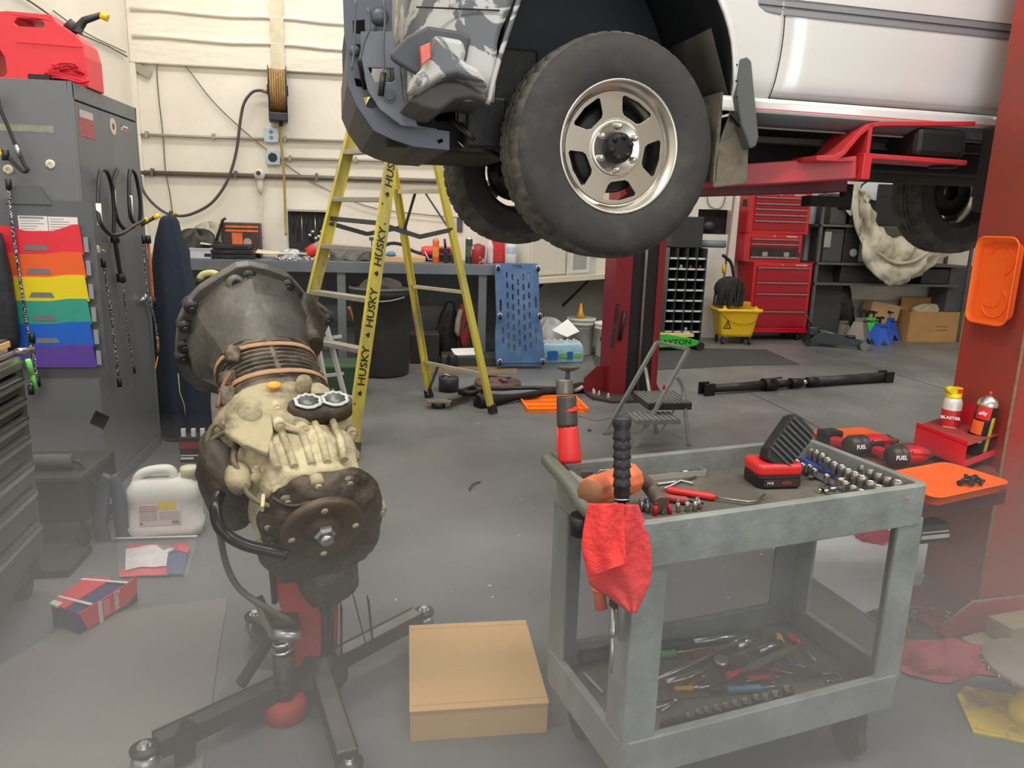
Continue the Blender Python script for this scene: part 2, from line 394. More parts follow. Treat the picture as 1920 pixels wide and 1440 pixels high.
# speckled cords
speck = M('speckled_cord', (40, 34, 46), .7, 0, .1, 160, 0, rgb2=(225, 220, 230), lo=.53, hi=.57)
def cord(pts, r, mt, name, label, cat, ends=True, pl=None):
    q = [(PY(x, y, CY-.05) if pl is None else PX(x, y, pl)) for x, y in pts]
    t_ = thing(name, label, cat)
    B().tube(smooth(q, 4), r).obj('cord', mt, t_)
    if ends:
        for e in (q[0], q[-1]):
            B().cyl(e+Vector((0, 0, .02)), e-Vector((0, 0, .025)), r*2.0).obj('end_fitting', blackp, t_)
    else:
        B().tube([q[0]+Vector((0, 0, .0)), q[0]+Vector((0, -.004, .02))], r*1.3).obj('end_fitting', blackp, t_)
    return t_
cord([(16, 345), (23, 420), (34, 500), (46, 580), (57, 650), (60, 690), (58, 730)], .0065, speck, 'bungee_cord', 'long speckled bungee cord hanging over the rainbow pockets', 'cord')
cord([(60, 632), (66, 680), (70, 715)], .0065, speck, 'bungee_cord', 'short doubled tail of speckled cord over the purple pocket', 'cord')
dmd = CX+.035
cord([(194, 492), (200, 530), (208, 585), (214, 640), (220, 690), (224, 716)], .006, speck, 'bungee_cord', 'speckled bungee cord hanging lowest on the cabinet doors', 'cord', pl=dmd)
cord([(230, 522), (234, 570), (240, 620), (248, 672), (252, 692)], .0035, speck, 'bungee_cord', 'thin speckled cord hanging from the black strap on the cabinet door', 'cord', pl=dmd)
cord([(269, 448), (272, 500), (278, 555), (288, 590), (294, 625), (296, 660)], .005, speck, 'bungee_cord', 'speckled cord beside the orange strap at the cabinet edge', 'cord', pl=dmd)
cord([(215, 446), (220, 480), (227, 520)], .011, blackp, 'black_strap', 'black strap tied below the looped hoses on the cabinet door', 'strap', pl=dmd)
cord([(277, 448), (282, 500), (287, 565)], .009, M('orange_web', (200, 108, 60), .7, 0, .3, 30), 'orange_strap', 'worn orange strap between the cabinet and the dark jacket', 'strap', pl=CX+.02)
cord([(296, 630), (297, 660), (291, 692)], .004, M('orange_line', (226, 140, 30), .5), 'orange_cable_tie', 'short orange tie at the bottom of the speckled cord', 'tie', ends=False, pl=dmd)
# dark cable at far left on the side panel
cord([(-8, 182), (5, 215), (18, 245), (30, 275), (45, 308), (52, 318), (44, 322), (30, 310), (10, 290)], .008, blackp, 'battery_cable', 'black cable with a silver sleeve at the upper left of the cabinet side', 'cable')
q = PY(8, 290, CY-.05); CAB = [o for o in COL.objects if o.name.startswith('battery_cable')][0]; B().cyl(q, q+Vector((-.02, 0, .01)), .014).obj('yellow_cap', yellow, CAB)
q = PY(30, 272, CY-.05); r = PY(38, 294, CY-.05); B().cyl(q, r, .0105).obj('crimp_sleeve', steel, CAB)
# brake hoses with yellow caps on the doors
def hose(pts, cap, label, lab):
    t_ = thing('looped_hose', label, 'hose'); q = [PX(x, y, CX+d) for x, y, d in pts]
    B().tube(smooth(q, 5), .0095, 10).obj('hose', blackp, t_)
    B().tube([q[-1], q[-1]+(q[-1]-q[-2]).normalized()*.035], .013, 10).obj('yellow_cap', yellow, t_)
    a = PX(lab[0], lab[1], CX+lab[2]); B().tube([a+Vector((0, 0, .05)), a-Vector((0, 0, .05))], .0112, 10).obj('paper_label', pap, t_)
hose([(213, 440, .04), (214, 400, .04), (210, 352, .04), (202, 325, .05), (194, 318, .06), (187, 325, .07), (184, 360, .08), (185, 405, .09), (192, 424, .1), (208, 440, .1), (228, 438, .12), (250, 424, .13), (270, 414, .14)], 1, 'nearer looped black hose with a yellow cap hanging on the cabinet door', (186, 402, .09))
hose([(262, 420, .03), (263, 380, .04), (256, 335, .04), (249, 320, .05), (243, 322, .06), (242, 360, .07), (244, 400, .08), (250, 416, .08), (262, 422, .09), (275, 416, .12), (288, 409, .15)], 1, 'farther looped black hose with a yellow cap by the cabinet edge', (245, 385, .075))
hose([(220, 318, .02), (212, 345, .03), (214, 385, .04), (222, 415, .05), (235, 430, .06), (250, 425, .09)], 1, 'inner black hose behind the nearer loop on the cabinet door', (213, 375, .03))
q = PX(195, 787, -1.33)
# tag on cabinet
q = PY(195, 787, CY-.003); tag(B().cb((0, 0, 0), (.07, .004, .07), T(q.x-.02, q.y, q.z, 0, 0, .5)).obj('magnet_plate', blackp), 'small black square magnet low on the side of the grey cabinet', 'magnet')
# fuel can
fm = M('fuel_can_red', (228, 58, 68), .4, 0, .05, 5)
base = Vector((-1.715, 4.08, CH)); t = thing('fuel_can', 'large red plastic fuel can lying on the grey cabinet with a black spout', 'fuel can', T(base.x, base.y, base.z))
def fc(px, py): p = PY(px, py, base.y-.1); return (p.x-base.x, p.z-base.z)
out = [fc(-60, 60), fc(-30, 28), fc(0, 21), fc(12, 20), fc(96, 27), fc(104, 40), fc(140, 64), fc(152, 78), fc(160, 105), fc(165, 158), (fc(165, 158)[0], .0), (fc(-60, 100)[0], 0)]
hol = [fc(32, 33), fc(75, 37), fc(83, 44), fc(81, 52), fc(34, 49), fc(26, 43)]
hol2 = [fc(-20, 92), fc(0, 94), fc(9, 108), fc(13, 136), fc(6, 144), fc(-20, 142)]
b = B().prism([(x, z) for x, z in out], -.1, .1, fr((0, 0, 0), (1, 0, 0), (0, -1, 0)), holes=[hol[::-1], hol2[::-1]])
b.obj('body', fm, t, bevel=.014, seg=3)
a, c = fc(30, 78), fc(157, 88); B().bar((a[0], -.101, a[1]), (c[0], -.101, c[1]), .006, .006).obj('moulded_rib', fm, t)
a, c, d, e = fc(130, 54), fc(145, 30), fc(178, 22), fc(190, 26)
B().tube([(a[0], -.02, a[1]), (fc(126, 52)[0]+.01, -.02, a[1]+.01), (c[0], -.02, c[1]), (d[0], -.02, d[1]+.006)], [.03, .024, .017, .013], 12).obj('spout', blackp, t)
B().tube([(d[0]-.002, -.02, d[1]+.005), (e[0], -.02, e[1])], .017, 10).obj('spout_cap', yellow, t)
b = B(); g = fc(128, 50); b.cyl((g[0]-.035, -.02, g[1]-.005), (g[0]+.005, -.02, g[1]+.03), .03); b.obj('collar', blackp, t)
# red cord bundle and black knob on the cabinet
b = B(); q = PZ(112, 150, CH)
for k in range(7):
    pts = [(q.x+.085*math.cos(a*.7+k*.5)*(1-.08*k)+random.uniform(-.012, .012), CY+.06+.03*math.sin(a*.7+k), CH+.008+.012*k*.9+.008*math.sin(a*1.3+k)+.002) for a in range(9)]
    b.tube(smooth(pts, 3, True), .006, 6, closed=True)
solo('rope_bundle', b, M('red_cord', (206, 30, 50), .7, 0, .25, 40), 'tangled bundle of red cord in front of the fuel can', 'rope')
q = PX(176, 160, CX-.06); b = B().lathe([(0, 0), (.06, 0), (.055, .012), (.03, .03), (.028, .075), (.02, .085), (0, .085)], n=14)
solo('black_funnel_cap', b, blackp, 'small black cap standing at the front corner of the cabinet top', 'cap', T(CX-.07, CY+.10, CH))
b = B().cb((0, 0, .012), (.09, .03, .024)); solo('black_clip', b, blackp, 'small black clip lying left of the red cord bundle on the cabinet', 'clip', T(PZ(68, 148, CH).x, CY+.03, CH))
# dark jacket by the cabinet
navy = M('navy_cloth', (38, 46, 60), .9, 0, .18, 4, .3, bscale=12)
t = thing('work_jacket', 'dark navy work jacket hanging beside the grey cabinet behind the gearbox', 'jacket')
rings = []
prof = [(1.40, -1.405, -1.345, .02), (1.37, -1.43, -1.315, .04), (1.3, -1.455, -1.29, .06), (1.1, -1.47, -1.245, .09), (.9, -1.48, -1.21, .11), (.7, -1.48, -1.20, .12), (.5, -1.48, -1.16, .13), (.33, -1.47, -1.12, .13)]
prof = []
for py_, xa_, xb_, d_ in ((403, 308, 326, .02), (412, 297, 334, .05), (440, 289, 343, .07), (500, 286, 357, .09), (565, 284, 374, .11), (640, 286, 384, .12), (720, 290, 392, .13), (800, 296, 398, .13), (870, 302, 396, .12)):
    a_, c_ = PY(xa_, py_, 4.88), PY(xb_, py_, 4.88); prof.append((a_.z, a_.x, c_.x, d_))
for k, (z, xa, xb, d) in enumerate(prof):
    r = []
    for i in range(36):
        a = 2*PI*i/36; rr = 1+.07*math.sin(7*a+k*.3)*min(1, k/4)+.04*math.sin(12*a-k*.5)*min(1, k/4)
        r.append(((xa+xb)/2+(xb-xa)/2*math.cos(a)*rr, 4.88+d*math.sin(a)*rr, z))
    rings.append(r)
B().loft(rings).obj('jacket_body', navy, t, sub=1, rough=.04, rsize=.12)
B().tube([PY(*p, 4.72) for p in ((334, 700), (337, 735), (345, 758), (348, 778))], .003).obj('drawstring', M('string_cream', (190, 180, 130), .8), t)
t2 = thing('coat_stand', 'black steel coat stand mostly hidden by the navy jacket', 'coat stand')
B().cyl((-1.375, 4.88, 0), (-1.375, 4.88, 1.42), .012).obj('pole', blackp, t2); B().lathe([(0, 0), (.16, 0), (.16, .012), (0, .02)], T(-1.375, 4.88, 0)).obj('base', blackp, t2)
# dark coat at left frame edge
t = thing('dark_coat', 'black coat hanging at the left edge of the frame beside the rainbow pockets', 'coat')
rings = []
for k, (py, x0, x1) in enumerate(((436, -60, 2), (470, -70, 10), (520, -70, 22), (580, -70, 30), (630, -70, 36), (655, -70, 34))):
    a, c = PY(x0, py, CY-.1), PY(x1, py, CY-.1)
    rings.append([((a.x+c.x)/2+(c.x-a.x)/2*math.cos(2*PI*i/20)*(1+.06*math.sin(7*i)), CY-.1+.045*math.sin(2*PI*i/20), a.z) for i in range(20)])
B().loft(rings).obj('coat_body', M('black_nylon', (34, 34, 40), .6, 0, .2, 6, .3), t)
b = B().cyl((rings[0][10][0]+.03, CY, rings[0][0][2]+.0), (rings[0][10][0]+.03, CY-.14, rings[0][0][2]+.01), .006); b.obj('coat_hook', steel, t)

# ------------------------------------------------------------------ black tool chest at the left frame edge
A0, A1 = Vector((-1.33, 2.81, 0)), Vector((-1.29, 2.30, 0)); ud = (A1-A0).normalized(); vd = Vector((ud.y, -ud.x, 0))  # vd points left
if vd.x > 0: vd = -vd
mm = Matrix((ud, vd, Vector((0, 0, 1)))).transposed().to_4x4(); mm.translation = A0
tcm = M('chest_black', (44, 42, 43), .35, .3, .12, 3)
t = thing('rolling_tool_chest', 'black rolling tool chest at the lower left frame edge with silver edged drawers', 'tool chest', mm)
b = B(); b.box((0, .02, .09), (1.1, .5, .86)); b.obj('body', tcm, t, bevel=.01)
b = B(); b.box((-.006, 0, .09), (.045, .03, .86)); b.obj('corner_post', M('chest_post', (70, 67, 67), .4, .3, .1, 3), t, bevel=.006)
zz = .845
for k, hh in enumerate((.07, .07, .07, .1, .1, .13, .14)):
    d = B().box((.06, -.012, zz-hh+.008), (1.05, .02, zz)).obj('drawer', tcm, t, bevel=.004)
    b = B(); b.box((.07, -.03, zz-.016), (1.04, -.010, zz-.008)); b.box((.07, -.03, zz-.03), (1.04, -.027, zz-.008)); b.obj('drawer_pull', M('pull_aluminium', (150, 146, 144), .35, .8, .1, 30), d)
    zz -= hh
for px in (.06, 1.0):
    for py in (.06, .42):
        c = B(); c.cyl((px, py-.02, .045), (px, py+.02, .045), .045, n=16); c.box((px-.03, py-.025, .05), (px+.03, py+.025, .095)); c.obj('caster', rubber, t)
b = B(); b.box((-.01, -.005, .86), (1.1, .5, .885)); b.obj('top_edge', M('chest_trim', (120, 118, 114), .35, .7, .1, 20), t)
def lm(px, py, z_, dx=0): p = PZ(px, py, z_); return mm.inverted() @ p
t3 = thing('wooden_board', 'light wooden board with a black top lying on the black tool chest', 'board', mm @ T(0, 0, .93))
B().box((-.03, .04, 0), (1.0, .4, .022)).obj('board', M('pine_board', (222, 180, 118), .6, 0, .1, 4, stretch=(1, 12, 12)), t3, bevel=.002)
B().box((-.028, .045, .022), (1.0, .4, .028)).obj('mat_top', M('board_top', (62, 58, 56), .7), t3)
b = B(); b.tube([(-.02, .03, .91), (.2, .03, .912), (.25, .06, .91), (.25, .2, .91), (.0, .2, .91)], .009, 8); b2 = B().box((.0, .0, .885), (.5, .3, .9)).box((.0, .04, .9), (.1, .38, .93)); b3 = B().box((.8, .04, .885), (.9, .38, .93))
t4 = solo('metal_clamp', b, steel, 'silver clamp frame under the wooden board on the black chest', 'clamp', mm)
b2.obj('clamp_base', steel, t4); b3.obj('clamp_foot', steel, t4); b = B(); b.cyl((-.02, .02, .915), (-.1, -.0, .905), .012); b.obj('clamp_bar', steel, t4)
q = mm.inverted() @ PZ(30, 700, .9)
t5 = thing('green_marker', 'bright green pen clipped to the corner of the black tool chest', 'pen', mm @ T(-.012, -.02, .86, 0, 0, .35))
B().cyl((0, 0, -.03), (0, 0, .03), .009).obj('pen_body', M('lime_plastic', (120, 215, 90), .4), t5); B().cyl((0, 0, -.1), (0, 0, -.03), .007).obj('pen_tip', M('lime_plastic2', (100, 200, 80), .4), t5)

# ------------------------------------------------------------------ stool / dolly behind the chest
t = thing('rolling_work_stool', 'dark rolling work seat with foam grip bar in front of the grey cabinet', 'stool')
b = B(); y = 3.25
def gy(px, py, yy=y): return PY(px, py, yy)
b.tube([gy(62, 865), gy(138, 864)], .03, 14); b.obj('foam_grip', M('grey_foam', (84, 84, 82), .9, 0, .1, 20), t)
B().tube(smooth([gy(55, 865), gy(138, 864), gy(150, 868), gy(163, 884), gy(172, 900), gy(180, 908)], 4), .009, 8).obj('grip_tube', dsteel, t)
bl = M('blue_grey_band', (84, 92, 102), .4, .2, .1, 6)
B().tube(smooth([gy(206, 893), gy(194, 920), (gy(187, 975)), gy(193, 1008), gy(200, 1030)], 4), .013, 8, flat=2.5).obj('side_band', bl, t)
B().tube(smooth([gy(206, 893), gy(220, 920), gy(226, 975), gy(231, 1010), gy(228, 1028)], 4), .012, 8, flat=2.5).obj('side_band', bl, t)
B().tube([gy(193, 990), gy(222, 950)], .006).obj('brace', bl, t)
B().tube([gy(180, 908), gy(194, 915), gy(206, 895)], .009).obj('link', dsteel, t)
b = B(); a, c = gy(78, 930), gy(182, 985)
b.box((a.x-.15, y-.1, .12), (c.x, y+.28, .33)); b.obj('seat_box', M('seat_black', (46, 43, 42), .7, 0, .2, 5), t, bevel=.02)
for sx, sy in ((a.x-.08, y-.04), (c.x-.04, y-.04), (a.x-.08, y+.22), (c.x-.04, y+.22)):
    b = B(); b.cyl((sx-.015, sy, .04), (sx+.015, sy, .04), .04, n=14); b.cyl((sx, sy, .06), (sx, sy, .125), .01); b.obj('caster', rubber, t)
b = B(); q = gy(60, 1010); b.box((a.x-.15, y-.35, 0), (c.x+.02, y-.12, .03)); solo('black_floor_tray', b, M('tray_black', (52, 48, 46), .6, 0, .15, 6), 'shallow black tray on the floor in front of the rolling work seat', 'tray')
# battery / small box under the jacket
t = thing('small_battery', 'small black battery with a red label under the navy jacket', 'battery', T(-1.0, 4.35, 0))
a = PY(342, 845, 4.35); t.location = (a.x+.07, 4.35, 0)
b = B(); b.box((-.075, -.04, 0), (.075, .07, .15)); b.obj('case', M('battery_black', (40, 40, 44), .5), t, bevel=.005)
B().box((-.07, -.042, .085), (.07, -.04, .125)).obj('red_label', M('battery_red', (150, 44, 52), .5), t)
B().box((-.07, -.0425, .02), (.0, -.0405, .032)).box((-.07, -.0425, .04), (.06, -.0405, .046)).obj('white_print', pap, t)
for x in (-.055, 0, .05): B().box((x-.01, -.02, .15), (x+.012, .0, .195)).obj('terminal', white, t)

# ------------------------------------------------------------------ white jug, bag and parts box
jm = M('jug_white', (226, 223, 212), .5, 0, .06, 5, rgb2=None)
t = thing('plastic_jug', 'white plastic jug with a moulded handle and warning label on the floor', 'jug', T(-1.045, 3.32, 0, math.radians(4)))
def jr(z, w, d, r=.05):
    return [(x, y, z) for x, y in rrect(w, d, min(r, d/2-.001), 5)]
B().loft([jr(0, .27, .13), jr(.006, .305, .16), jr(.05, .315, .17), jr(.056, .30, .155), jr(.17, .298, .155), jr(.175, .304, .16), jr(.22, .296, .15), jr(.255, .25, .12), jr(.262, .2, .09)]).obj('body', jm, t)
B().tube(smooth([(-.12, 0, .22), (-.1, 0, .27), (-.06, 0, .292), (.01, 0, .298), (.035, 0, .285), (.045, 0, .25)], 4), [.028]*21, 12, flat=.75).obj('handle', jm, t)
B().box((-.055, -.05, .2), (.03, .05, .25)).obj('grip_recess', M('jug_yellowed', (196, 184, 138), .6, 0, .15, 10), t, bevel=.012)
B().lathe([(0, .24), (.032, .24), (.032, .272), (.038, .272), (.038, .298), (.034, .305), (0, .305)], T(.108, 0, 0), 20).obj('cap', M('cap_stained', (214, 208, 176), .55, 0, .12, 12), t)
B().box((-.095, -.0805, .065), (.08, -.0785, .165)).obj('paper_label', M('label_offwhite', (222, 214, 206), .6, 0, .04, 30), t)
b = B()
for k in range(4): b.box((-.09, -.0812, .155-k*.008), (-.02+.01*math.sin(k), -.08, .158-k*.008))
b.box((-.09, -.0812, .07), (-.08, -.08, .082)); b.obj('red_print', M('print_red', (170, 70, 76), .7), t)
b = B()
for k in range(7): b.box((-.09, -.0812, .09+k*.007), (-.02, -.08, .0925+k*.007)); b.box((-.01, -.0812, .09+k*.006), (.072, -.08, .0915+k*.006))
b.box((.04, -.0812, .07), (.07, -.08, .085)); b.obj('grey_print', M('print_faint', (150, 138, 138), .7), t)
B().box((-.012, -.0815, .137), (.06, -.08, .17)).obj('yellow_warning', M('warn_yellow', (228, 206, 40), .6, 0, .08, 40), t)
# zip bag with parts
t = thing('zip_bag', 'clear zip bag holding red and blue parts packaging in front of the white jug', 'bag')
P4 = [PZ(*p) for p in ((222, 1088), (352, 1084), (372, 1008), (222, 1012))]
def bagf(zof, amp, sh=0):
    def f(u, v):
        lo = P4[0].lerp(P4[1], u); hi = P4[3].lerp(P4[2], u); p = lo.lerp(hi, v); w = math.sin(PI*u)*math.sin(PI*min(1, v*1.25) if v < .8 else 0)
        return (p.x, p.y, zof+amp*max(0, w)+.006*math.sin(17*u+9*v+sh)*max(0, w))
    return f
film = M('clear_film', (235, 236, 238), .12, 0, .02, 4, .35, alpha=.12, bscale=14)
B().grid(bagf(.012, .05), 22, 16).obj('plastic_film', film, t, fix=False)
def sub(u0, u1, v0, v1, z0, amp, f0=None):
    g = bagf(z0, amp, 1.3)
    return B().grid(lambda u, v: g(u0+(u1-u0)*u, v0+(v1-v0)*v), 12, 10)
sub(.02, .72, .04, .2, .006, .03).obj('red_card', M('card_red', (226, 50, 62), .5, 0, .12, 20), t)
sub(.12, .86, .6, .82, .006, .035).obj('red_card', M('card_red', (0, 0, 0)), t)
sub(.1, .68, .14, .66, .010, .036).obj('white_card', M('card_white', (226, 218, 212), .5, 0, .12, 16, .3), t)
sub(.68, .93, .05, .62, .007, .034).obj('blue_card', M('card_blue', (44, 56, 110), .5, 0, .15, 30), t)
sub(.78, .93, .5, .72, .010, .034).obj('red_corner', M('card_red', (0, 0, 0)), t)
B().bar(P4[3]+Vector((0, -.02, .016)), P4[2]+Vector((0, -.02, .016)), .012, .003).obj('zip_strip', M('zip_white', (225, 225, 225), .4), t)
g = bagf(.02, .045); p_ = Vector(g(.62, .5)); B().lathe([(0, 0), (.045, 0), (.042, .01), (.02, .012), (0, .012)], T(p_.x, p_.y, p_.z-.03)).obj('metal_part', steel, t)
# red and blue parts box
t = thing('parts_box', 'crushed red and blue parts carton with white straps on the floor by the black chest', 'box')
K = [PZ(*p, .085) for p in ((95, 1132), (145, 1150), (256, 1088), (162, 1082))]
redc = M('carton_red', (222, 52, 60), .55, 0, .1, 14); bluec = M('carton_blue', (42, 46, 98), .55, 0, .1, 10); strap = M('strap_white', (226, 222, 212), .5)
lo = [Vector((p.x+(.0 if i in (0, 3) else .0), p.y, .0)) for i, p in enumerate(K)]
B().hexa([lo[0], lo[1], lo[2], lo[3], K[0]-Vector((0, 0, .003)), K[1]-Vector((0, 0, .003)), K[2]-Vector((0, 0, .003)), K[3]-Vector((0, 0, .003))]).obj('carton', bluec, t, bevel=.004)
def top(u, v, h=0): return K[0].lerp(K[3], v).lerp(K[1].lerp(K[2], v), u)+Vector((0, 0, h))
b = B()
for (u0, u1, v0, v1) in ((.0, .52, 0, 1),):
    b.hexa([top(u0, v0, -.003), top(u1, v0, -.003), top(u1, v1, -.003), top(u0, v1, -.003), top(u0, v0, .002), top(u1, v0, .002), top(u1, v1, .002), top(u0, v1, .002)])
b.obj('red_panel', redc, t)
nrm = (K[2]-K[1]).cross(Vector((0, 0, 1))).normalized()
if nrm.y > 0: nrm = -nrm
b = B(); a = K[1]; c = K[2]; dn = Vector((0, 0, -.075))
b.hexa([a+nrm*.001, a+nrm*.004, c+nrm*.004, c+nrm*.001, a+nrm*.001+dn*-.03, a+nrm*.004, c+nrm*.004, c+nrm*.001]) if 0 else b.prism([(0, 0), (.03, -.075), (.13, -.068), (.2, -.07), ((c-a).length*.97, -.045), ((c-a).length, .022), ((c-a).length*.9, .012), (.04, 0)], 0, .004, fr(a+nrm*.001, c-a, nrm))
b.obj('red_side', redc, t)
text('Duralast', .034, strap, t, fr(a+(c-a)*.62+nrm*.0055+Vector((0, 0, -.03)), (0, 0, -1), nrm) @ T(0, 0, 0), bold=.0006, sx=.62)
for k in range(3): B().box((0, -.028, 0), (.0022, .03, .0006), fr(a+(c-a)*(.47-.035*k)+nrm*.0052+Vector((0, 0, -.035)), c-a, nrm)).obj('small_print', strap, t)
for v in (.2, .86):
    b = B(); b.hexa([top(-.02, v, .002), top(1.0, v, .002), top(1.0, v+.05, .002), top(-.02, v+.05, .002), top(-.02, v, .005), top(1.0, v, .005), top(1.0, v+.05, .005), top(-.02, v+.05, .005)]); b.obj('strap', strap, t)
b = B(); p_ = a+(c-a)*.33+nrm*.005; b.box((-.006, -.09, 0), (.008, -.0, .003), fr(p_, c-a, nrm)); b.obj('strap', strap, t)
b = B(); b.hexa([top(-.05, -.02, -.004), top(.3, -.02, -.004), top(.3, .1, -.004), top(-.05, .1, -.004), top(-.02, -.02, .004), top(.3, -.02, .004), top(.3, .1, .004), top(-.02, .1, .004)]); b.obj('torn_flap', M('flap_cream', (226, 214, 190), .7), t)
# ------------------------------------------------------------------ gearbox on its jack
GB = PD(470, 600, 2.5); GF = PD(608, 1000, 1.85); GA = (GF-GB).normalized()
GY = Vector((0, 0, 1)).cross(GA).normalized(); GZ = GA.cross(GY)
GM = Matrix((GA, GY, GZ)).transposed().to_4x4(); GM.translation = GB; GI = GM.inverted()
def G(px, py, u, dz=0):            # where a line of sight meets the cross-section at u
    d = ray(px, py); o = GB+GA*u; p = CAM+d*((o-CAM).dot(GA)/d.dot(GA)); q = GI @ p; return Vector((u, q.y, q.z+dz))
alum = M('oily_cast_aluminium', (104, 101, 94), .42, .35, .18, 5, .35, rgb2=(76, 73, 67), lo=.42, hi=.62, bscale=16)
ribm = M('ribbed_case_metal', (126, 114, 97), .55, .3, .2, 8, .4, rgb2=(72, 65, 56), lo=.4, hi=.6, bscale=25)
mud = M('muddy_cast_metal', (170, 158, 126), .8, .0, .2, 8, .7, rgb2=(96, 86, 68), lo=.44, hi=.62, bscale=22)
mud2 = M('dried_mud', (196, 184, 150), .85, 0, .15, 9, .6, rgb2=(128, 114, 90), lo=.44, hi=.64, bscale=25)
dark = M('oily_dark_case', (78, 68, 55), .5, .25, .3, 8, .6, rgb2=(46, 40, 33), lo=.4, hi=.6, bscale=20)
t = thing('gearbox', 'large dirty gearbox with bell housing and transfer case strapped on a red jack', 'gearbox', GM)
FL = [(-.233, -.094), (-.228, -.04), (-.222, .01), (-.2, .07), (-.16, .125), (-.1, .172), (-.05, .207), (-.012, .212), (.05, .198), (.113, .17), (.15, .13), (.18, .09), (.235, .045), (.272, .012), (.275, -.02), (.262, -.06), (.25, -.16), (.2, -.26), (.12, -.3), (0, -.315), (-.1, -.31), (-.17, -.28), (-.215, -.22), (-.232, -.15)]
n = len(FL)
def ring(u, w0, ry, rz, cy=0, cz=0, sc=1., F_=None):      # blend of flange outline and ellipse
    r = []
    for (y, z) in (F_ or FL):
        a = math.atan2(z+.05, y-.01); r.append((u, (y*w0+(cy+ry*math.cos(a))*(1-w0))*sc, (z*w0+(cz+rz*math.sin(a))*(1-w0))*sc))
    return r
b = B().loft([ring(-.03, 1, 0, 0, sc=.985), ring(-.028, 1, 0, 0), ring(.0, 1, 0, 0), ring(.004, 1, 0, 0, sc=.985)], sm=False)
F10 = [FL[i] for i in (0, 3, 5, 7, 9, 12, 14, 16, 18, 20, 22)]
b.loft([ring(.0, 1, .2, .2, F_=F10, sc=.90), ring(.03, .86, .17, .17, 0, -.02, F_=F10, sc=.90), ring(.10, .42, .17, .155, 0, -.02, F_=F10), ring(.19, .05, .155, .13, 0, -.015, F_=F10), ring(.27, 0, .145, .12, 0, -.01, F_=F10)])
bell = b.obj('bell_housing', alum, t, bevel=.014, seg=3)
# ribs and pockets on the bell
for pts, r in (([(455, 545), (462, 575), (470, 610)], .016), ([(380, 590), (410, 610), (440, 650)], .008), ([(540, 555), (560, 590), (560, 640)], .02), ([(480, 540), (478, 570), (475, 620)], .01)):
    us = [.02, .07, .15]; B().tube(smooth([G(px, py, u) for (px, py), u in zip(pts, us)], 4), r, 8).obj('casting_rib', alum, bell)
p = G(443, 537, .03); B().lathe([(0, 0), (.03, 0), (.032, .02), (.022, .03), (.014, .03), (.012, .02), (0, .018)], frz(p-Vector((.02, 0, 0)), (1, 0, .35)), 18).obj('boss', alum, bell)
# starter pocket
B().loft([[(u, .165+rr*math.cos(2*PI*i/18)*.95, .02+rr*1.2*math.sin(2*PI*i/18)) for i in range(18)] for u, rr in ((0, .07), (.05, .062), (.09, .045), (.15, .04), (.2, .03))]).obj('starter_pocket', dark, t)
B().prism([(.15, .10), (.2, .07), (.258, .012), (.256, -.04), (.2, -.15), (.14, -.1)], 0, .03, Matrix(((0, 0, 1, 0), (1, 0, 0, 0), (0, 1, 0, 0), (0, 0, 0, 1)))).obj('ear_casting', alum, t, bevel=.01, seg=3)
for px, py in ((355, 572), (343, 610), (342, 648), (340, 670), (465, 513), (540, 531), (559, 562), (572, 575), (616, 597)):
    p = G(px, py, .0); k = 1 if (px, py) != (443, 537) else 1.3
    B().lathe([(0, -.02), (.027, -.02), (.024, .012), (.019, .02), (0, .02)], frz(p*.97, (1, 0, 0)), 16).hexb(p*.97+Vector((.018, 0, 0)), (1, 0, 0), .011*k, .014).obj('flange_bolt', dsteel, t)
# main case with ribs
prof = []; b = B(); R = []
def el(u, ry, rz, cy=0, cz=-.01, n=26, e=2.4, tw=0):
    r = []
    for i in range(n):
        a = 2*PI*i/n; c, s_ = math.cos(a), math.sin(a); r.append((u, cy+ry*abs(c)**(2/e)*(1 if c > 0 else -1), cz+rz*abs(s_)**(2/e)*(1 if s_ > 0 else -1)))
    return r
u = .25
while u < .46:
    R += [el(u, .150, .118), el(u+.006, .150, .118), el(u+.009, .141, .108), el(u+.017, .141, .108)]; u += .021
R += [el(.47, .148, .106), el(.5, .15, .104), el(.56, .15, .1)]
B().loft(R, sm=False).obj('ribbed_case', ribm, t)
B().tube([(.25, .0, .1), (.45, .0, .098)], .01).obj('casting_rib', ribm, t)
for u_, r1 in ((.262, 0), (.40, 0)):
    bnd = [el(u_, .153, .121), el(u_+.018, .154, .122)]; bnd = [[(p[0]+.03*p[2]/.12, p[1], p[2]) for p in r_] for r_ in bnd]
    B().loft(bnd, caps=False).obj('ratchet_strap', M('brown_strap', (172, 132, 98), .8, 0, .15, 20), t, solid=.004)
# side lumps on the left of case
for (px, py, u_, r) in ((428, 650, .32, .022), (424, 700, .40, .024), (420, 735, .47, .026), (590, 690, .34, .02), (612, 720, .42, .022)):
    p = G(px, py, u_); B().ball((p.x, p.y+(.012 if p.y < 0 else -.012), p.z-.025), (r*1.3, r, r), 20, 14).obj('side_casting', ribm, t, rough=.04, rsize=.03)
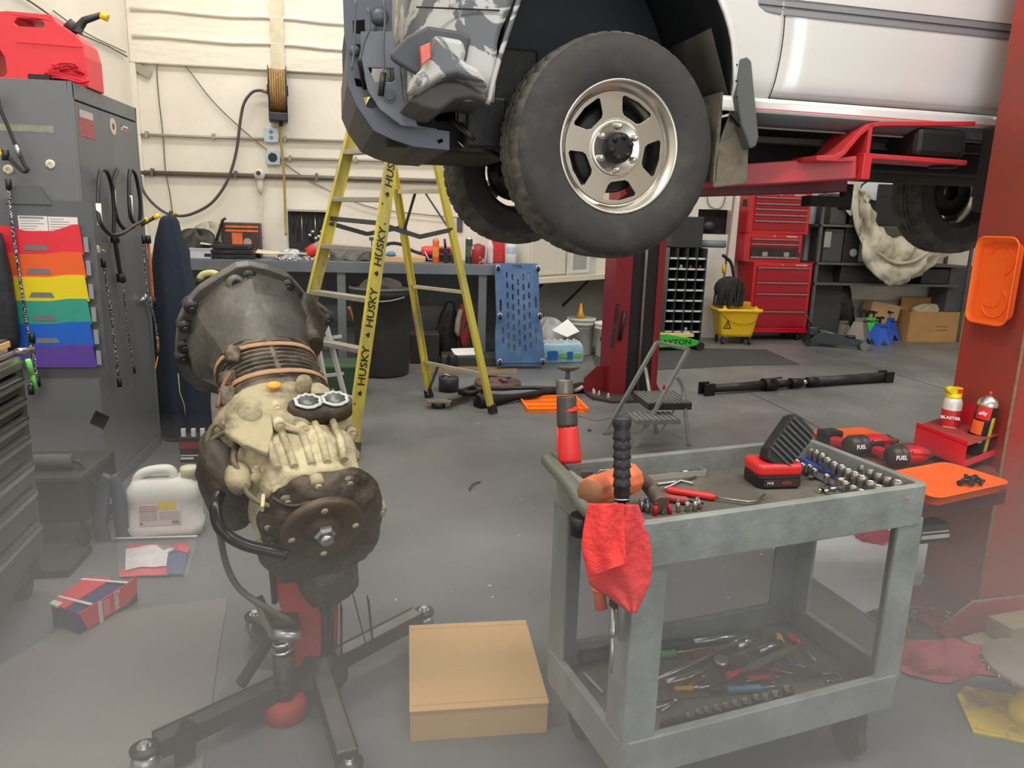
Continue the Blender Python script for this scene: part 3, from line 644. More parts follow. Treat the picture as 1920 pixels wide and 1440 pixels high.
# transfer case
def blob(name, rings_, mt, nz=.006, fq=34, n=30, bev=0):
    rr = []
    for (u, y0, y1, z0, z1, e) in rings_:
        q = el(u, (y1-y0)/2, (z1-z0)/2, (y0+y1)/2, (z0+z1)/2, n, e)
        rr.append([(p[0], p[1]+nz*math.sin(fq*p[2]+fq*.7*u), p[2]+nz*math.sin(fq*1.3*p[1]+fq*u*1.9)) for p in q])
    return B().loft(rr).obj(name, mt, t, sub=2, rough=.022, rsize=.045)
blob('adapter_case', [(.44, -.15, .15, -.13, .085, 2.6), (.48, -.19, .165, -.15, .095, 3), (.54, -.2, .175, -.17, .098, 3), (.60, -.2, .18, -.19, .1, 3), (.66, -.17, .165, -.2, .09, 3)], mud, .008)
blob('transfer_case', [(.62, -.155, .165, -.2, .06, 3), (.66, -.165, .17, -.22, .085, 3.4), (.74, -.15, .155, -.22, .09, 3), (.8, -.12, .14, -.24, .075, 3), (.84, -.13, .16, -.26, .07, 3)], mud2, .006, 26)
for yy in (-.09, -.045, .005, .05, .1): B().tube([(.64, yy, .078), (.72, yy*.98, .088), (.8, yy*.9, .078)], .011, 8).obj('casting_rib', mud2, t)
blob('front_case', [(.83, -.12, .17, -.27, .085, 3), (.85, -.135, .2, -.29, .095, 2.8), (.87, -.13, .2, -.29, .09, 2.6), (.89, -.11, .185, -.28, .07, 2.5), (.93, -.08, .17, -.26, .04, 2.4)], dark, .008, 30)
blob('lower_case', [(.78, -.03, .14, -.34, -.2, 2.6), (.84, -.03, .16, -.38, -.2, 2.6), (.9, -.02, .15, -.39, -.22, 2.6), (.95, .0, .12, -.36, -.24, 2.4)], dark, .008, 30)
# left dark cover and bracket
blob('side_cover', [(.5, -.24, -.15, -.18, .0, 3), (.6, -.25, -.14, -.2, .02, 3), (.7, -.235, -.12, -.22, .01, 3), (.77, -.2, -.12, -.18, -.02, 3)], M('brown_black_case', (66, 58, 48), .6, .2, .3, 9, .4), .01, 24)
b = B(); b.prism([(.56, -.16), (.60, -.06), (.68, -.07), (.76, -.1), (.72, -.15), (.66, -.19)], .085, .1); b.obj('shield_plate', mud, t, bevel=.004)
# output flange
o_ = Vector((.94, .0, .0)); fm_ = frz(o_, (1, 0, 0), (0, 1, 0))
fo = B().lathe([(0, 0), (.098, 0), (.104, .006), (.104, .02), (.098, .026), (.06, .028), (.052, .02), (.045, .02), (.04, .03), (0, .03)], fm_, 40).obj('output_flange', M('brown_flange', (84, 70, 55), .5, .4, .2, 12, .15), t)
B().lathe([(0, .03), (.028, .03), (.028, .038), (.022, .045), (0, .045)], fm_, 6, sm=False).obj('lock_nut', steel, fo); B().lathe([(.012, .045), (.017, .045), (.017, .06), (.008, .063), (0, .055)], fm_, 16).obj('spindle_end', steel, fo)
for k in range(4):
    a = .5*PI*k+.08; B().lathe([(0, .0285), (.009, .0285), (.009, .0295), (0, .0295)], fm_ @ T(.08*math.cos(a), .08*math.sin(a), 0), 12).obj('bolt_hole', mud2, fo)
# front case bolts round the rim
for k in range(12):
    a = k*PI/6+.2; p = Vector((.87, .033+.158*math.cos(a), -.1+.178*math.sin(a)))
    B().lathe([(0, -.02), (.02, -.02), (.018, .004), (0, .004)], frz(p, (1, 0, 0)), 12).hexb(p+Vector((.004, 0, 0)), (1, 0, 0), .0095, .013).obj('case_bolt', mud, t)
for px, py, u_ in ((547, 910, .82), (598, 908, .82), (620, 925, .84), (577, 930, .85), (525, 925, .84), (680, 905, .82), (685, 935, .84), (525, 800, .66), (570, 807, .67), (632, 817, .66), (662, 815, .66), (600, 765, .58), (585, 759, .57), (520, 767, .58)):
    p = G(px, py, u_); B().cyl((p.x-.03, p.y, p.z-.008), (p.x, p.y, p.z), .016).hexb(p, (1, 0, .3), .0105, .014).obj('case_bolt', mud2, t)
# webs, bosses and cap screws over the dirty cases
rnd = random.Random(12)
for k in range(46):
    px, py, u_ = rnd.uniform(440, 665), rnd.uniform(770, 930), 0
    u_ = .56+(py-770)/160*.27
    p = G(px, py, u_)
    if abs(p.y) > .17 or p.z > .12 or p.z < -.05: continue
    p.z = min(p.z, .085); s_k = rnd.choice((0, 1, 2))
    if s_k == 0: B().cyl((p.x, p.y, p.z-.03), (p.x, p.y, p.z+.006), rnd.uniform(.008, .014), n=12).hexb((p.x, p.y, p.z+.006), (0, 0, 1), .007, .007).obj('cap_screw', mud, t)
    elif s_k == 1: B().bar((p.x, p.y, p.z-.004), (p.x+rnd.uniform(-.05, .05), p.y+rnd.uniform(-.04, .04), p.z-.006), .01, .022).obj('casting_web', mud2, t, bevel=.003)
    else: B().ball((p.x, p.y, p.z-.01), (rnd.uniform(.012, .03), rnd.uniform(.012, .02), .014), 14, 10).obj('casting_boss', mud if k % 2 else mud2, t, rough=.012, rsize=.03)
for k, (px, py, u_) in enumerate(((425, 660, .3), (430, 700, .38), (424, 735, .45), (600, 700, .36), (622, 735, .44), (640, 770, .52))):
    p = G(px, py, u_); B().cyl((p.x, p.y*.9, p.z-.02), (p.x+.002, p.y, p.z), .013, n=10).hexb(p, (0, p.y, .05), .009, .01).obj('case_bolt', ribm, t)
for px, py in ((505, 1020), (520, 1060), (560, 1085), (690, 1000), (686, 965), (600, 1105)):
    p = G(px, py, .9); B().cyl((.86, p.y*.94, p.z*.96), (.9, p.y*.94, p.z*.96), .017, .014, 12).hexb((.9, p.y*.94, p.z*.96), (1, 0, 0), .010, .012).obj('case_lug', dark, t)
# the two open ports with grey sealant
seal = M('grey_sealant', (176, 180, 178), .35, .1, .08, 14)
bb = B().loft([[(u, .075+y*1.0, z) for (u, y, z) in ring_] for ring_ in ([(.60+.045*math.cos(2*PI*i/24), .095*math.sin(2*PI*i/24), .07) for i in range(24)], [(.60+.042*math.cos(2*PI*i/24), .09*math.sin(2*PI*i/24), .115) for i in range(24)])]).obj('port_housing', dark, t)
for (px, py) in ((576, 770), (626, 767)):
    c = G(px, py, .595); c.z = .117; 
    rr = [(c.x+.028*math.cos(2*PI*i/22)*(1+.12*math.sin(3*i)), c.y+.034*math.sin(2*PI*i/22)*(1+.1*math.sin(2.2*i)), c.z+.003) for i in range(22)]
    B().tube(rr, .006, 8, closed=True, flat=.6).obj('sealant_ring', seal, t)
    B().lathe([(0, 0), (.02, 0), (.024, .004), (.026, .006), (0, .003)], T(c.x, c.y, c.z-.001), 20).obj('port_mouth', M('bare_bore', (120, 122, 120), .4, .5, .1, 10), t)
# wires and hoses
wire = M('dusty_wire', (108, 98, 76), .7, 0, .15, 20)
for k, (pts, r, mt) in enumerate((
    ([(455, 760, .5), (475, 745, .48), (510, 733, .46), (560, 733, .46), (605, 745, .5), (640, 763, .55), (655, 780, .58)], .006, wire),
    ([(500, 735, .46), (470, 770, .52), (452, 800, .6), (445, 840, .66), (438, 870, .72), (455, 900, .76), (463, 930, .8), (490, 950, .85), (505, 955, .86)], .007, wire),
    ([(540, 740, .47), (480, 760, .52), (458, 800, .58), (440, 850, .68), (437, 880, .72)], .009, M('dark_wire', (74, 68, 56), .7, 0, .2, 15)),
    ([(390, 835, .6), (410, 822, .6), (430, 815, .62), (455, 818, .62)], .006, wire), ([(388, 838, .6), (396, 810, .58), (410, 802, .58), (424, 818, .6)], .007, wire),
    ([(395, 838, .6), (418, 828, .6), (440, 818, .62)], .005, wire),
    ([(520, 800, .64), (550, 810, .66), (575, 822, .68), (610, 826, .7)], .0085, mud2), ([(530, 808, .66), (560, 816, .68), (590, 824, .69)], .006, mud2),
    ([(632, 890, .8), (618, 905, .84), (598, 935, .88), (575, 950, .9), (540, 955, .9), (510, 940, .88)], .006, dark),
    ([(655, 880, .78), (640, 885, .78), (632, 900, .8)], .005, M('green_wire', (80, 130, 96), .6)),
    ([(500, 845, .72), (512, 875, .76), (525, 905, .8)], .009, mud2),
    ([(408, 770, .5), (418, 730, .44), (432, 705, .4)], .006, M('rusty_wire', (120, 84, 60), .7)))):
    q = [G(*p)+Vector((0, 0, .012)) for p in pts]; B().tube(smooth(q, 4), r, 7).obj('wire', mt, t)
p = G(512, 747, .5); B().ball((p.x, p.y, .11), (.014, .022, .009)).obj('orange_clip', M('amber_clip', (232, 160, 50), .5), t)
p = G(567, 747, .52); B().lathe([(0, 0), (.022, 0), (.022, .04), (.018, .052), (0, .055)], frz((p.x, p.y, .09), (0, 0, 1))).obj('breather_cap', mud2, t)
p = G(470, 790, .6); B().lathe([(0, 0), (.036, 0), (.034, .03), (.02, .045), (0, .045)], frz((p.x, p.y, .07), (0, -.2, 1))).obj('round_boss', mud, t)
b = B(); p = G(455, 885, .74); b.ball((p.x, p.y-.01, p.z-.02), (.05, .035, .04)); b.obj('sensor_lump', mud, t)
pm_ = M('black_pipe', (36, 36, 36), .25, .5, .2, 8)
q = [G(412, 925, .8), G(404, 950, .84), G(410, 985, .88), G(428, 1005, .9), G(460, 1022, .93), G(500, 1032, .95), G(540, 1040, .97)]
B().tube(smooth(q, 4), .0145, 12).obj('curved_pipe', pm_, t)
B().tube(smooth([G(412, 1000, .88), G(425, 1060, .9), (G(450, 1105, .95)), G(500, 1140, 1.0), G(545, 1165, 1.02)], 4), .008, 8).obj('hanging_hose', M('hose_grey', (84, 80, 72), .7), t)
for k, (x0, y0, x1, y1) in enumerate(((605, 1125, 612, 1200), (622, 1130, 616, 1195), (662, 1115, 690, 1225), (690, 1120, 700, 1215), (640, 1135, 640, 1240))):
    a = G(x0, y0, .93); c = G(x1, y1, .97); B().bar(a, c, .022, .003, (0, 1, .3)).obj('loose_strap', M('strap_brown', (76, 64, 52), .8, 0, .2, 20), t)

# transmission jack
HUB = PZ(598, 1245, .1); HUB.z = 0
grm = M('jack_grey', (62, 60, 57), .45, .4, .2, 9); jred = M('jack_red', (178, 46, 46), .5, 0, .12, 6)
t = thing('transmission_jack', 'low red transmission jack with spread grey legs and steel casters carrying the gearbox', 'jack', T(HUB.x, HUB.y, 0))
def lj(px, py, z): p = PZ(px, py, z); return Vector((p.x-HUB.x, p.y-HUB.y, z))
B().lathe([(0, .05), (.085, .05), (.085, .085), (.06, .1), (.045, .14), (0, .14)], n=24).obj('hub', grm, t)
tips = [lj(795, 1142, .1), lj(655, 1425, .1), lj(270, 1398, .1), lj(478, 1150, .1)]
for k, tp in enumerate(tips):
    d = Vector((tp.x, tp.y, 0)); L_ = d.length; d.normalize(); s_ = Vector((-d.y, d.x, 0))
    a = d*.05+Vector((0, 0, .085)); e = d*(L_-.03)+Vector((0, 0, .085))
    leg = B().bar(a, e, .052, .042).obj('leg', M('leg_bright', (128, 125, 118), .4, .5, .3, 12) if k in (0, 1) else grm, t, bevel=.003)
    B().bar(a+s_*.027, e+s_*.027, .004, .05).bar(a-s_*.027, e-s_*.027, .004, .05).obj('leg_side', grm, leg)
    c_ = B(); q = d*L_
    c_.lathe([(0, .085), (.035, .085), (.035, .095), (0, .097)], T(q.x, q.y, 0)); c_.obj('caster_plate', grm, t)
    w_ = B(); w_.cyl(q+Vector((0, 0, .03))-s_*.014, q+Vector((0, 0, .03))+s_*.014, .03, n=18)
    wo = w_.obj('caster_wheel', steel, t)
    B().lathe([(.032, .04), (.036, .055), (.03, .075), (.012, .082), (0, .082)], T(q.x, q.y, 0), 16).obj('caster_fork', steel, wo)
    B().hexb(q+Vector((0, 0, .096)), (0, 0, 1), .012, .012).obj('caster_nut', chrome, wo)
d = Vector((tips[2].x, tips[2].y, 0)).normalized(); s_ = Vector((-d.y, d.x, 0)); q = d*(Vector((tips[2].x, tips[2].y, 0)).length-.09)
B().prism([(-.02, .02), (.03, .02), (.03, .105), (.0, .15), (-.03, .12)], -.004, .004, fr(q+s_*.032, d, -s_)).obj('stop_plate', grm, t)
# red mast plates and cylinder
def hj(px, py, y_): p = PY(px, py, HUB.y+y_); return Vector((p.x-HUB.x, y_, p.z))
mast = [hj(508, 1035, .0), hj(560, 1050, .0), hj(604, 1150, .0), hj(602, 1262, .0), hj(556, 1266, 0), hj(548, 1190, .0), hj(522, 1120, .0)]
B().prism([(p.x, p.z) for p in mast], -.02, .02, fr((0, 0, 0), (1, 0, 0), (0, -1, 0))).obj('mast_plate', jred, t, bevel=.006)
B().prism([(p.x*.9+.04, p.z) for p in mast], -.006, .006, fr((0, .12, 0), (1, 0, 0), (0, -1, 0))).obj('mast_plate', jred, t)
B().tube([hj(507, 1035, -.04), hj(515, 1130, -.02)], .009).obj('lift_rod', blackp, t)
cy = hj(538, 1290, -.05); cyp = Vector((cy.x, -.09, 0))
b = B(); b.cyl(cyp+Vector((0, 0, .02)), cyp+Vector((0, 0, .2)), .03, n=18); b.obj('pump_cylinder', grm, t)
sp = [cyp+Vector((.026*math.cos(a*.7), .026*math.sin(a*.7), .06+a*.0029)) for a in range(64)]
B().tube(sp, .0045, 6).obj('spring', chrome, t)
B().lathe([(0, 0), (.062, 0), (.062, .045), (.05, .06), (0, .06)], T(cyp.x, cyp.y, 0), 20).obj('pump_base', jred, t)
b = B(); b.cyl(hj(510, 1190, -.1), hj(565, 1192, -.1), .016, n=14); b.obj('pivot_pin', steel, t)
b = B(); b.box(hj(520, 1176, .0)-Vector((.0, .07, .0)), hj(562, 1140, .0)); b.obj('pump_block', dark, t, bevel=.01)
B().bar(hj(505, 1200, -.03), hj(450, 1285, -.08), .03, .02).obj('foot_pedal_arm', grm, t)
B().bar(hj(482, 1120, .05), hj(515, 1190, .0), .02, .03).obj('link_plate', steel, t)
p = lj(400, 1330, .05); b = B().prism([(p.x, p.y), (lj(500, 1330, .05).x, lj(500, 1330, .05).y), (lj(560, 1262, .05).x, lj(560, 1262, .05).y), (lj(440, 1262, .05).x, lj(440, 1262, .05).y)], .05, .062); b.obj('base_plate', M('base_grey', (112, 108, 98), .6, .1, .1, 5), t, bevel=.003)
# saddle carrying the gearbox
b = B(); b.box((-.09, -.1, .42), (.11, .12, .44)); b.cyl((.02, .02, .12), (.02, .02, .43), .026); b.obj('saddle', grm, t)
# ------------------------------------------------------------------ the raised car
CO = PD(1162, 277, 2.40); CO.z = 0
cX = Vector((.9954, .096, 0)); cY = Vector((-.096, .9954, 0))
CM = Matrix((cX, cY, Vector((0, 0, 1)))).transposed().to_4x4(); CM.translation = CO
def cq(px, py, yl=0):
    d = ray(px, py); t_ = (CO+cY*yl-CAM).dot(cY)/d.dot(cY); p = CAM+d*t_-CO; return Vector((p.dot(cX), yl, p.z))
silver = M('silver_car_paint', (224, 223, 220), .25, .12, .02, 2, coat=.6)
peel = M('peeling_bumper_paint', (98, 100, 104), .4, .1, .1, 5, .1, rgb2=(182, 182, 178), lo=.5, hi=.53)
MATS['peeling_bumper_paint'].node_tree.nodes['Noise Texture'].inputs['Distortion'].default_value = 1.2
under = M('underbody_black', (22, 22, 23), .75, .1, .3, 8)
under2 = M('underbody_dusty', (64, 60, 54), .8, .1, .25, 5)
liner = M('wheel_arch_liner', (44, 46, 50), .6, .1, .2, 4)
gunm = M('bumper_steel_grey', (98, 102, 110), .42, .35, .08, 4)
rockm = M('rocker_grey', (100, 102, 104), .45, .1, .06, 3)
car = thing('raised_car', 'silver car raised on the red lift with a peeling front bumper and chrome spoked wheels', 'car', CM)
ARC = [(975, -60), (972, 0), (957, 45), (940, 95), (926, 145), (917, 185), (913, 196)]
arcL = [cq(*p, -.02) for p in ARC]; arcR = [cq(*p, -.02) for p in ((1300, -60), (1345, 0), (1362, 40), (1374, 85), (1379, 130), (1383, 175), (1390, 205))]
# bumper corner shell: plan curve forward of the arch, wrapped over the nose
def nose(s, z):                        # s 0 at arch edge .. 1 at car centre
    xa = -.42+.10*max(0, z-1.95)/.25*1.0
    if z > 1.95: xa = -.42+(z-1.95)*.38
    k = [(xa, -.02), (-.52, -.01), (-.59, .02), (-.635, .07), (-.66, .17), (-.67, .35), (-.68, .85)]
    p = smooth([(a, b_, 0) for a, b_ in k], 4); i = s*(len(p)-1); j = min(int(i), len(p)-2); q = p[j].lerp(p[j+1], i-j)
    lip = .035*max(0, (1.84-z)/.08) if z < 1.84 else 0
    return Vector((q.x+(.02*(z-1.8) if z > 2 else 0), q.y+lip, z))
zs = [1.775, 1.80, 1.83, 1.87, 1.92, 1.98, 2.03, 2.08, 2.13, 2.2, 2.35, 2.5]
def botz(s, z):                        # raised lower edge between the nacelle and the arch
    return z
b = B().grid(lambda u, v: nose(u, zs[0]+(zs[-1]-zs[0])*v), 28, 18); bo = b.obj('front_bumper', peel, car, solid=.006)
# recess and fog lamp nacelle
rec = [cq(728, 105, .0), cq(760, 72, .0), cq(800, 52, .0), cq(862, 62, .0), cq(880, 72, .0), cq(872, 118, .0), cq(800, 155, .0), cq(735, 118, 0)]
B().prism([(p.x, p.z) for p in rec], .0, .026, fr((0, -.004, 0), (1, 0, 0), (0, -1, 0))).obj('lamp_recess', M('recess_grey', (72, 74, 78), .5, .1, .1, 6), bo, bevel=.012, seg=3)
def nr(px0, px1, py0, py1, y_): a = cq(px0, py0, y_); c_ = cq(px1, py1, y_); return a, c_
rings = []
for y_, k in ((-.0, 1.0), (-.045, .96), (-.075, .86)):
    P_ = [(806, 74), (862, 84), (868, 108), (862, 126), (896, 142), (912, 172), (886, 166), (852, 154), (816, 160), (782, 182), (758, 184), (764, 156), (784, 138), (794, 110)]
    c0 = cq(820, 120, 0); rings.append([(c0.x+(cq(*p, 0).x-c0.x)*k, y_-.02, c0.z+(cq(*p, 0).z-c0.z)*k) for p in P_])
nac = B().loft(rings, sm=False).obj('lamp_nacelle', peel, bo, bevel=.012, seg=3)
mk = [cq(781, 98, -.03), cq(800, 90, -.03), cq(802, 118, -.03), cq(784, 134, -.03)]
B().prism([(p.x, p.z) for p in mk], 0, .012, fr((.0, -.098, 0), (1, 0, 0), (-.25, -1, 0))).obj('side_marker_lamp', M('marker_orange', (206, 84, 56), .25, 0, .12, 60, coat=.5), bo, bevel=.003)
MATS['marker_orange'].node_tree.nodes['Principled BSDF'].inputs['Roughness'].default_value = .2
# dark underside tray of bumper
lowp = [cq(*p, .0) for p in ((762, 190), (800, 163), (830, 152), (862, 154), (905, 178), (914, 196), (880, 186), (852, 190), (822, 212), (790, 205))]
B().prism([(p.x, p.z) for p in lowp], -.3, .035, fr((0, .0, 0), (1, 0, 0), (0, -1, 0))).obj('bumper_underside', M('bumper_under_grey', (82, 80, 76), .5, .1, .2, 6), bo, bevel=.012, seg=3)
q0, q1 = cq(780, 14, -.012), cq(935, 22, -.012); B().bar((q0.x, -.016, q0.z), (q1.x, -.026, q1.z), .004, .004).obj('panel_gap', under, bo)
B().tube([Vector((p.x, -.026, p.z)) for p in arcL], .008).obj('arch_lip', peel, bo)
# fender between arch and door, door, both with body curve
def by(z): return .0+(.028*((1.92-z)/.08)**2 if z < 1.92 else 0)-(.022*math.sin(min(1, max(0, (z-1.92)/.3))*PI/2))+(.03*(z-2.22) if z > 2.22 else 0)
def axr(z):
    zz_ = [p.z for p in arcR]; i = min(range(len(arcR)), key=lambda k: abs(arcR[k].z-z))
    for a_, c_ in zip(arcR, arcR[1:]):
        if c_.z <= z <= a_.z: return a_.x+(c_.x-a_.x)*(a_.z-z)/(a_.z-c_.z+1e-9)
    return arcR[0].x if z > arcR[0].z else arcR[-1].x
def sx(z): return .535+.012*math.sin((z-1.85)/.3*PI) if z < 2.15 else .54
zb, zt = 1.852, 2.62
def fen(u, v):
    z = 1.80+(zt-1.80)*v; xa = axr(min(z, 2.2))-(max(0, z-2.2)**1)*.9; xb = sx(z)-.002
    x = xa+(xb-xa)*u; return (x, by(z)-.014*(1-u)**2-.0, z)
B().grid(fen, 12, 30).obj('front_fender', silver, car, solid=.004)
lipR = [Vector((fen(0, v/20)[0], fen(0, v/20)[1]-.001, fen(0, v/20)[2])) for v in range(21)]
B().tube(lipR, .007).obj('arch_lip', silver, car)
def dr(x0, x1):
    def f(u, v): z = zb+(zt-zb)*v; xa = sx(z)+.003 if x0 is None else x0; return (xa+(x1-xa)*u, by(z), z)
    return f
B().grid(dr(None, 1.62), 10, 30).obj('front_door', silver, car, solid=.004)
B().grid(dr(1.626, 2.35), 8, 30).obj('rear_door', silver, car, solid=.004)
B().grid(lambda u, v: (.36+3.1*u, .012, 1.80+.047*v), 4, 3).obj('sill_strip', silver, car, solid=.004)
B().grid(lambda u, v: (2.95+.55*u, by(1.85+.75*v), 1.85+.75*v), 4, 12).obj('rear_quarter', silver, car, solid=.004)
B().box((.45, .045, 1.84), (3.4, .05, 2.6)).obj('door_backing', under, car)
# trim moulding on the doors
for (za, zc) in ((2.115, 2.132), (2.135, 2.152)):
    pass
tm = M('moulding_grey', (150, 150, 154), .35, .3, .04, 3)
m0, m1 = cq(1408, 8, -.03), cq(1466, 22, -.03)
pr = [(.425, 2.139), (.44, 2.118), (.47, 2.104), (.528, 2.10), (.528, 2.146), (.44, 2.142)]
B().prism(pr, 0, .008, fr((0, -.016, 0), (1, 0, 0), (0, -1, 0))).obj('side_moulding', tm, car, bevel=.003)
B().prism([(.535, 2.099), (1.62, 2.099), (1.62, 2.148), (.535, 2.148)], 0, .008, fr((0, -.016, 0), (1, 0, 0), (0, -1, 0))).obj('side_moulding', tm, car, bevel=.003)
B().bar((.44, -.0265, 2.124), (1.62, -.0265, 2.124), .0015, .0025).bar((.43, -.0265, 2.147), (1.62, -.0245, 2.149), .0015, .002).obj('moulding_groove', under, car)
B().prism([(1.626, 2.099), (2.35, 2.099), (2.35, 2.148), (1.626, 2.148)], 0, .008, fr((0, -.016, 0), (1, 0, 0), (0, -1, 0))).obj('side_moulding', tm, car, bevel=.003)
B().bar((.40, .006, 1.812), (2.3, .006, 1.812), .002, .003).obj('red_pinstripe', M('red_tape', (214, 70, 74), .5), car)
b = B().grid(lambda u, v: (.42+2.9*u, .014+.06*v*v, 1.808-.042*v), 4, 5); b.obj('rocker_panel', rockm, car, solid=.004)
B().bar((.42, .08, 1.763), (3.3, .08, 1.763), .012, .008).obj('pinch_weld', M('weld_pale', (128, 130, 124), .5, .2, .1, 20), car)
# roof line pieces beyond the frame, far side, nose
b = B(); b.box((-.74, .1, 2.5), (.4, 1.65, 2.54)); b.obj('hood', silver, car, bevel=.03)
b = B(); b.box((.4, 1.66, 1.83), (3.45, 1.69, 2.6)); b.box((-.7, 1.66, 1.95), (-.42, 1.69, 2.5)); b.obj('far_side_panel', silver, car)
# wheel arch liner
def ln(yc): 
    return [(-.40, 1.90), (-.38, 2.05), (-.33, 2.2), (-.2, 2.32), (0, 2.36), (.2, 2.32), (.3, 2.2), (.37, 2.05), (.40, 1.95), (.42, 1.8)]
for y0, y1 in ((.0, .52), (1.15, 1.66)):
    L_ = smooth([(x, 0, z) for x, z in ln(0)], 4)
    B().grid(lambda u, v: (L_[min(int(u*(len(L_)-1)), len(L_)-1)].x, y0+(y1-y0)*v, L_[min(int(u*(len(L_)-1)), len(L_)-1)].z), len(L_)-1, 6).obj('arch_liner', liner, car, solid=.004)
for y0 in (.5, 1.14): B().box((-.45, y0, 1.75), (.5, y0+.03, 2.45)).obj('inner_fender', liner, car)
b = B(); b.box((-.6, .52, 2.0), (.45, 1.15, 2.45)); b.obj('engine_block', under, car)
B().grid(lambda u, v: (.30+.09*u, .02+.35*v, 2.05-.22*u), 4, 4).obj('splash_shield', under2, car, solid=.004)
# frame, floor, sub-frame
for y0, z_ in ((.36, 1.665), (1.2, 1.77)): B().box((-.72, y0, z_), (3.3, y0+.1, z_+.09)).obj('frame_rail', under, car, bevel=.01)
B().box((.45, .09, 1.77), (3.4, 1.6, 1.8)).obj('floor_pan', under, car)
B().cyl((.8, .62, 1.68), (3.3, .58, 1.68), .045).obj('exhaust_pipe', under2, car)
B().box((.45, .75, 1.69), (1.0, 1.05, 1.77)).obj('crossmember', under, car, bevel=.02)
B().bar((.5, .2, 1.735), (1.8, .2, 1.745), .05, .02).obj('brake_line_guard', under2, car)
# front suspension
b = B(); b.cyl((-.05, .14, 1.66), (-.05, 1.36, 1.66), .04); b.obj('drive_axle', greas, car)
b = B(); b.ball((-.08, .75, 1.66), (.13, .16, .12)); b.obj('differential', greas, car)
for s_, y0 in ((1, .22), (-1, 1.28)):
    B().bar((-.2, y0+s_*.3, 1.62), (0, y0, 1.58), .05, .03).bar((.18, y0+s_*.3, 1.62), (0, y0, 1.58), .05, .03).obj('lower_control_arm', greas, car, bevel=.006)
    B().tube([(-.02+.05*math.cos(a*.8), y0+s_*.12+.05*math.sin(a*.8), 1.68+a*.0042) for a in range(60)], .008, 6).obj('coil_spring', greas, car)
    B().bar((-.12, y0+s_*.28, 1.85), (.1, y0+s_*.02, 1.83), .04, .02).obj('upper_control_arm', greas, car)
    B().cyl((-.14, y0+s_*.05, 1.6), (-.17, y0+s_*.5, 1.62), .012).obj('tie_rod', greas, car)
b = B(); b.box((-.62, .36, 1.66), (-.5, 1.3, 1.74)); b.obj('front_crossmember', greas, car, bevel=.01)
b = B(); b.box((-.46, .25, 1.66), (-.32, .42, 1.83)); b.box((-.44, .3, 1.78), (-.2, .5, 2.0)); b.ball((-.38, .3, 1.72), (.06, .05, .05)); b.obj('steering_box', greas, car, bevel=.01)
B().tube(smooth([(-.5, .3, 1.75), (-.45, .25, 1.7), (-.38, .3, 1.66), (-.25, .35, 1.62)], 4), .01).obj('brake_hose', blackp, car)
B().tube([(-.48, .32, 1.69), (-.46, .31, 1.67), (-.42, .3, 1.668)], .004).obj('hose_clip', chrome, car)
b = B(); b.box((-.55, .5, 1.66), (-.2, 1.2, 1.70)); b.obj('skid_plate', M('skid_dusty', (54, 46, 40), .7, .2, .2, 5), car, bevel=.02)
# plate winch bumper
def pp(l, y_): return [(cq(px, py, y_).x, cq(px, py, y_).z) for px, py in l]
yo = .34
outl = [(643, -90), (643, 0), (645, 60), (651, 95), (652, 160), (668, 198), (700, 245), (735, 262), (775, 275), (842, 282), (842, 247), (790, 240), (775, 225), (752, 188), (748, 120), (735, 100), (735, -90)]
holes = [[(664, 147), (680, 150), (688, 166), (668, 163)], [(680, 182), (698, 181), (706, 200), (700, 205), (688, 202)], [(690, 128), (738, 129), (740, 150), (735, 155), (702, 154)], [(664, 84), (702, 86), (700, 111), (672, 108)], [(661, 40), (684, 38), (684, 66), (662, 64)], [(818, 264), (828, 260), (831, 266), (822, 270)]]
wb = B().prism(pp(outl, yo), 0, .01, fr((0, yo, 0), (1, 0, 0), (0, -1, 0)), holes=[pp(h_, yo)[::-1] for h_ in holes]).obj('plate_bumper', gunm, car, bevel=.002)
inl = [(720, 108), (745, 112), (752, 188), (772, 222), (786, 236), (842, 244), (842, 238), (838, 236), (780, 234), (742, 228), (712, 205), (688, 168), (678, 130)]
B().prism(pp([(676, 60), (735, 60), (748, 112), (756, 190), (776, 210), (782, 236), (820, 242), (815, 243), (752, 236), (712, 206), (690, 172), (676, 120)], .26), 0, .01, fr((0, .26, 0), (1, 0, 0), (0, -1, 0)), holes=[pp([(690, 128), (738, 129), (740, 150), (735, 155), (702, 154)], .26)[::-1]]).obj('wing_plate', M('wing_plate_grey', (116, 119, 126), .42, .3, .06, 4), wb, bevel=.002)
for i, (a_, c_) in enumerate(zip(outl[3:9], outl[4:10])):
    p, q = cq(*a_, yo), cq(*c_, yo); B().hexa([p+Vector((0, .01, 0)), q+Vector((0, .01, 0)), q+Vector((0, .9, 0)), p+Vector((0, .9, 0)), p+Vector((0, .01, .012)), q+Vector((0, .01, .012)), q+Vector((0, .9, .012)), p+Vector((0, .9, .012))]).obj('bottom_plate', M('bottom_plate_dark', (58, 60, 66), .5, .3, .1, 4), wb)
p, q = cq(705, 245, .5), cq(722, 175, .5); B().cyl((p.x+.02, .42, p.z+.06), (p.x+.02, .8, p.z+.06), .06, n=20).obj('cross_tube', M('tube_grey', (112, 110, 106), .45, .3, .1, 5), wb)
p = cq(730, 180, .25); B().hexb((p.x, .25, p.z), (0, -1, 0), .016, .012).obj('plate_bolt', gunm, wb)
for px, py in ((793, 222), (812, 224), (794, 229), (812, 231)): p = cq(px, py, .26); B().hexb((p.x, .255, p.z), (0, -1, 0), .005, .004).obj('plate_bolt', under, wb)
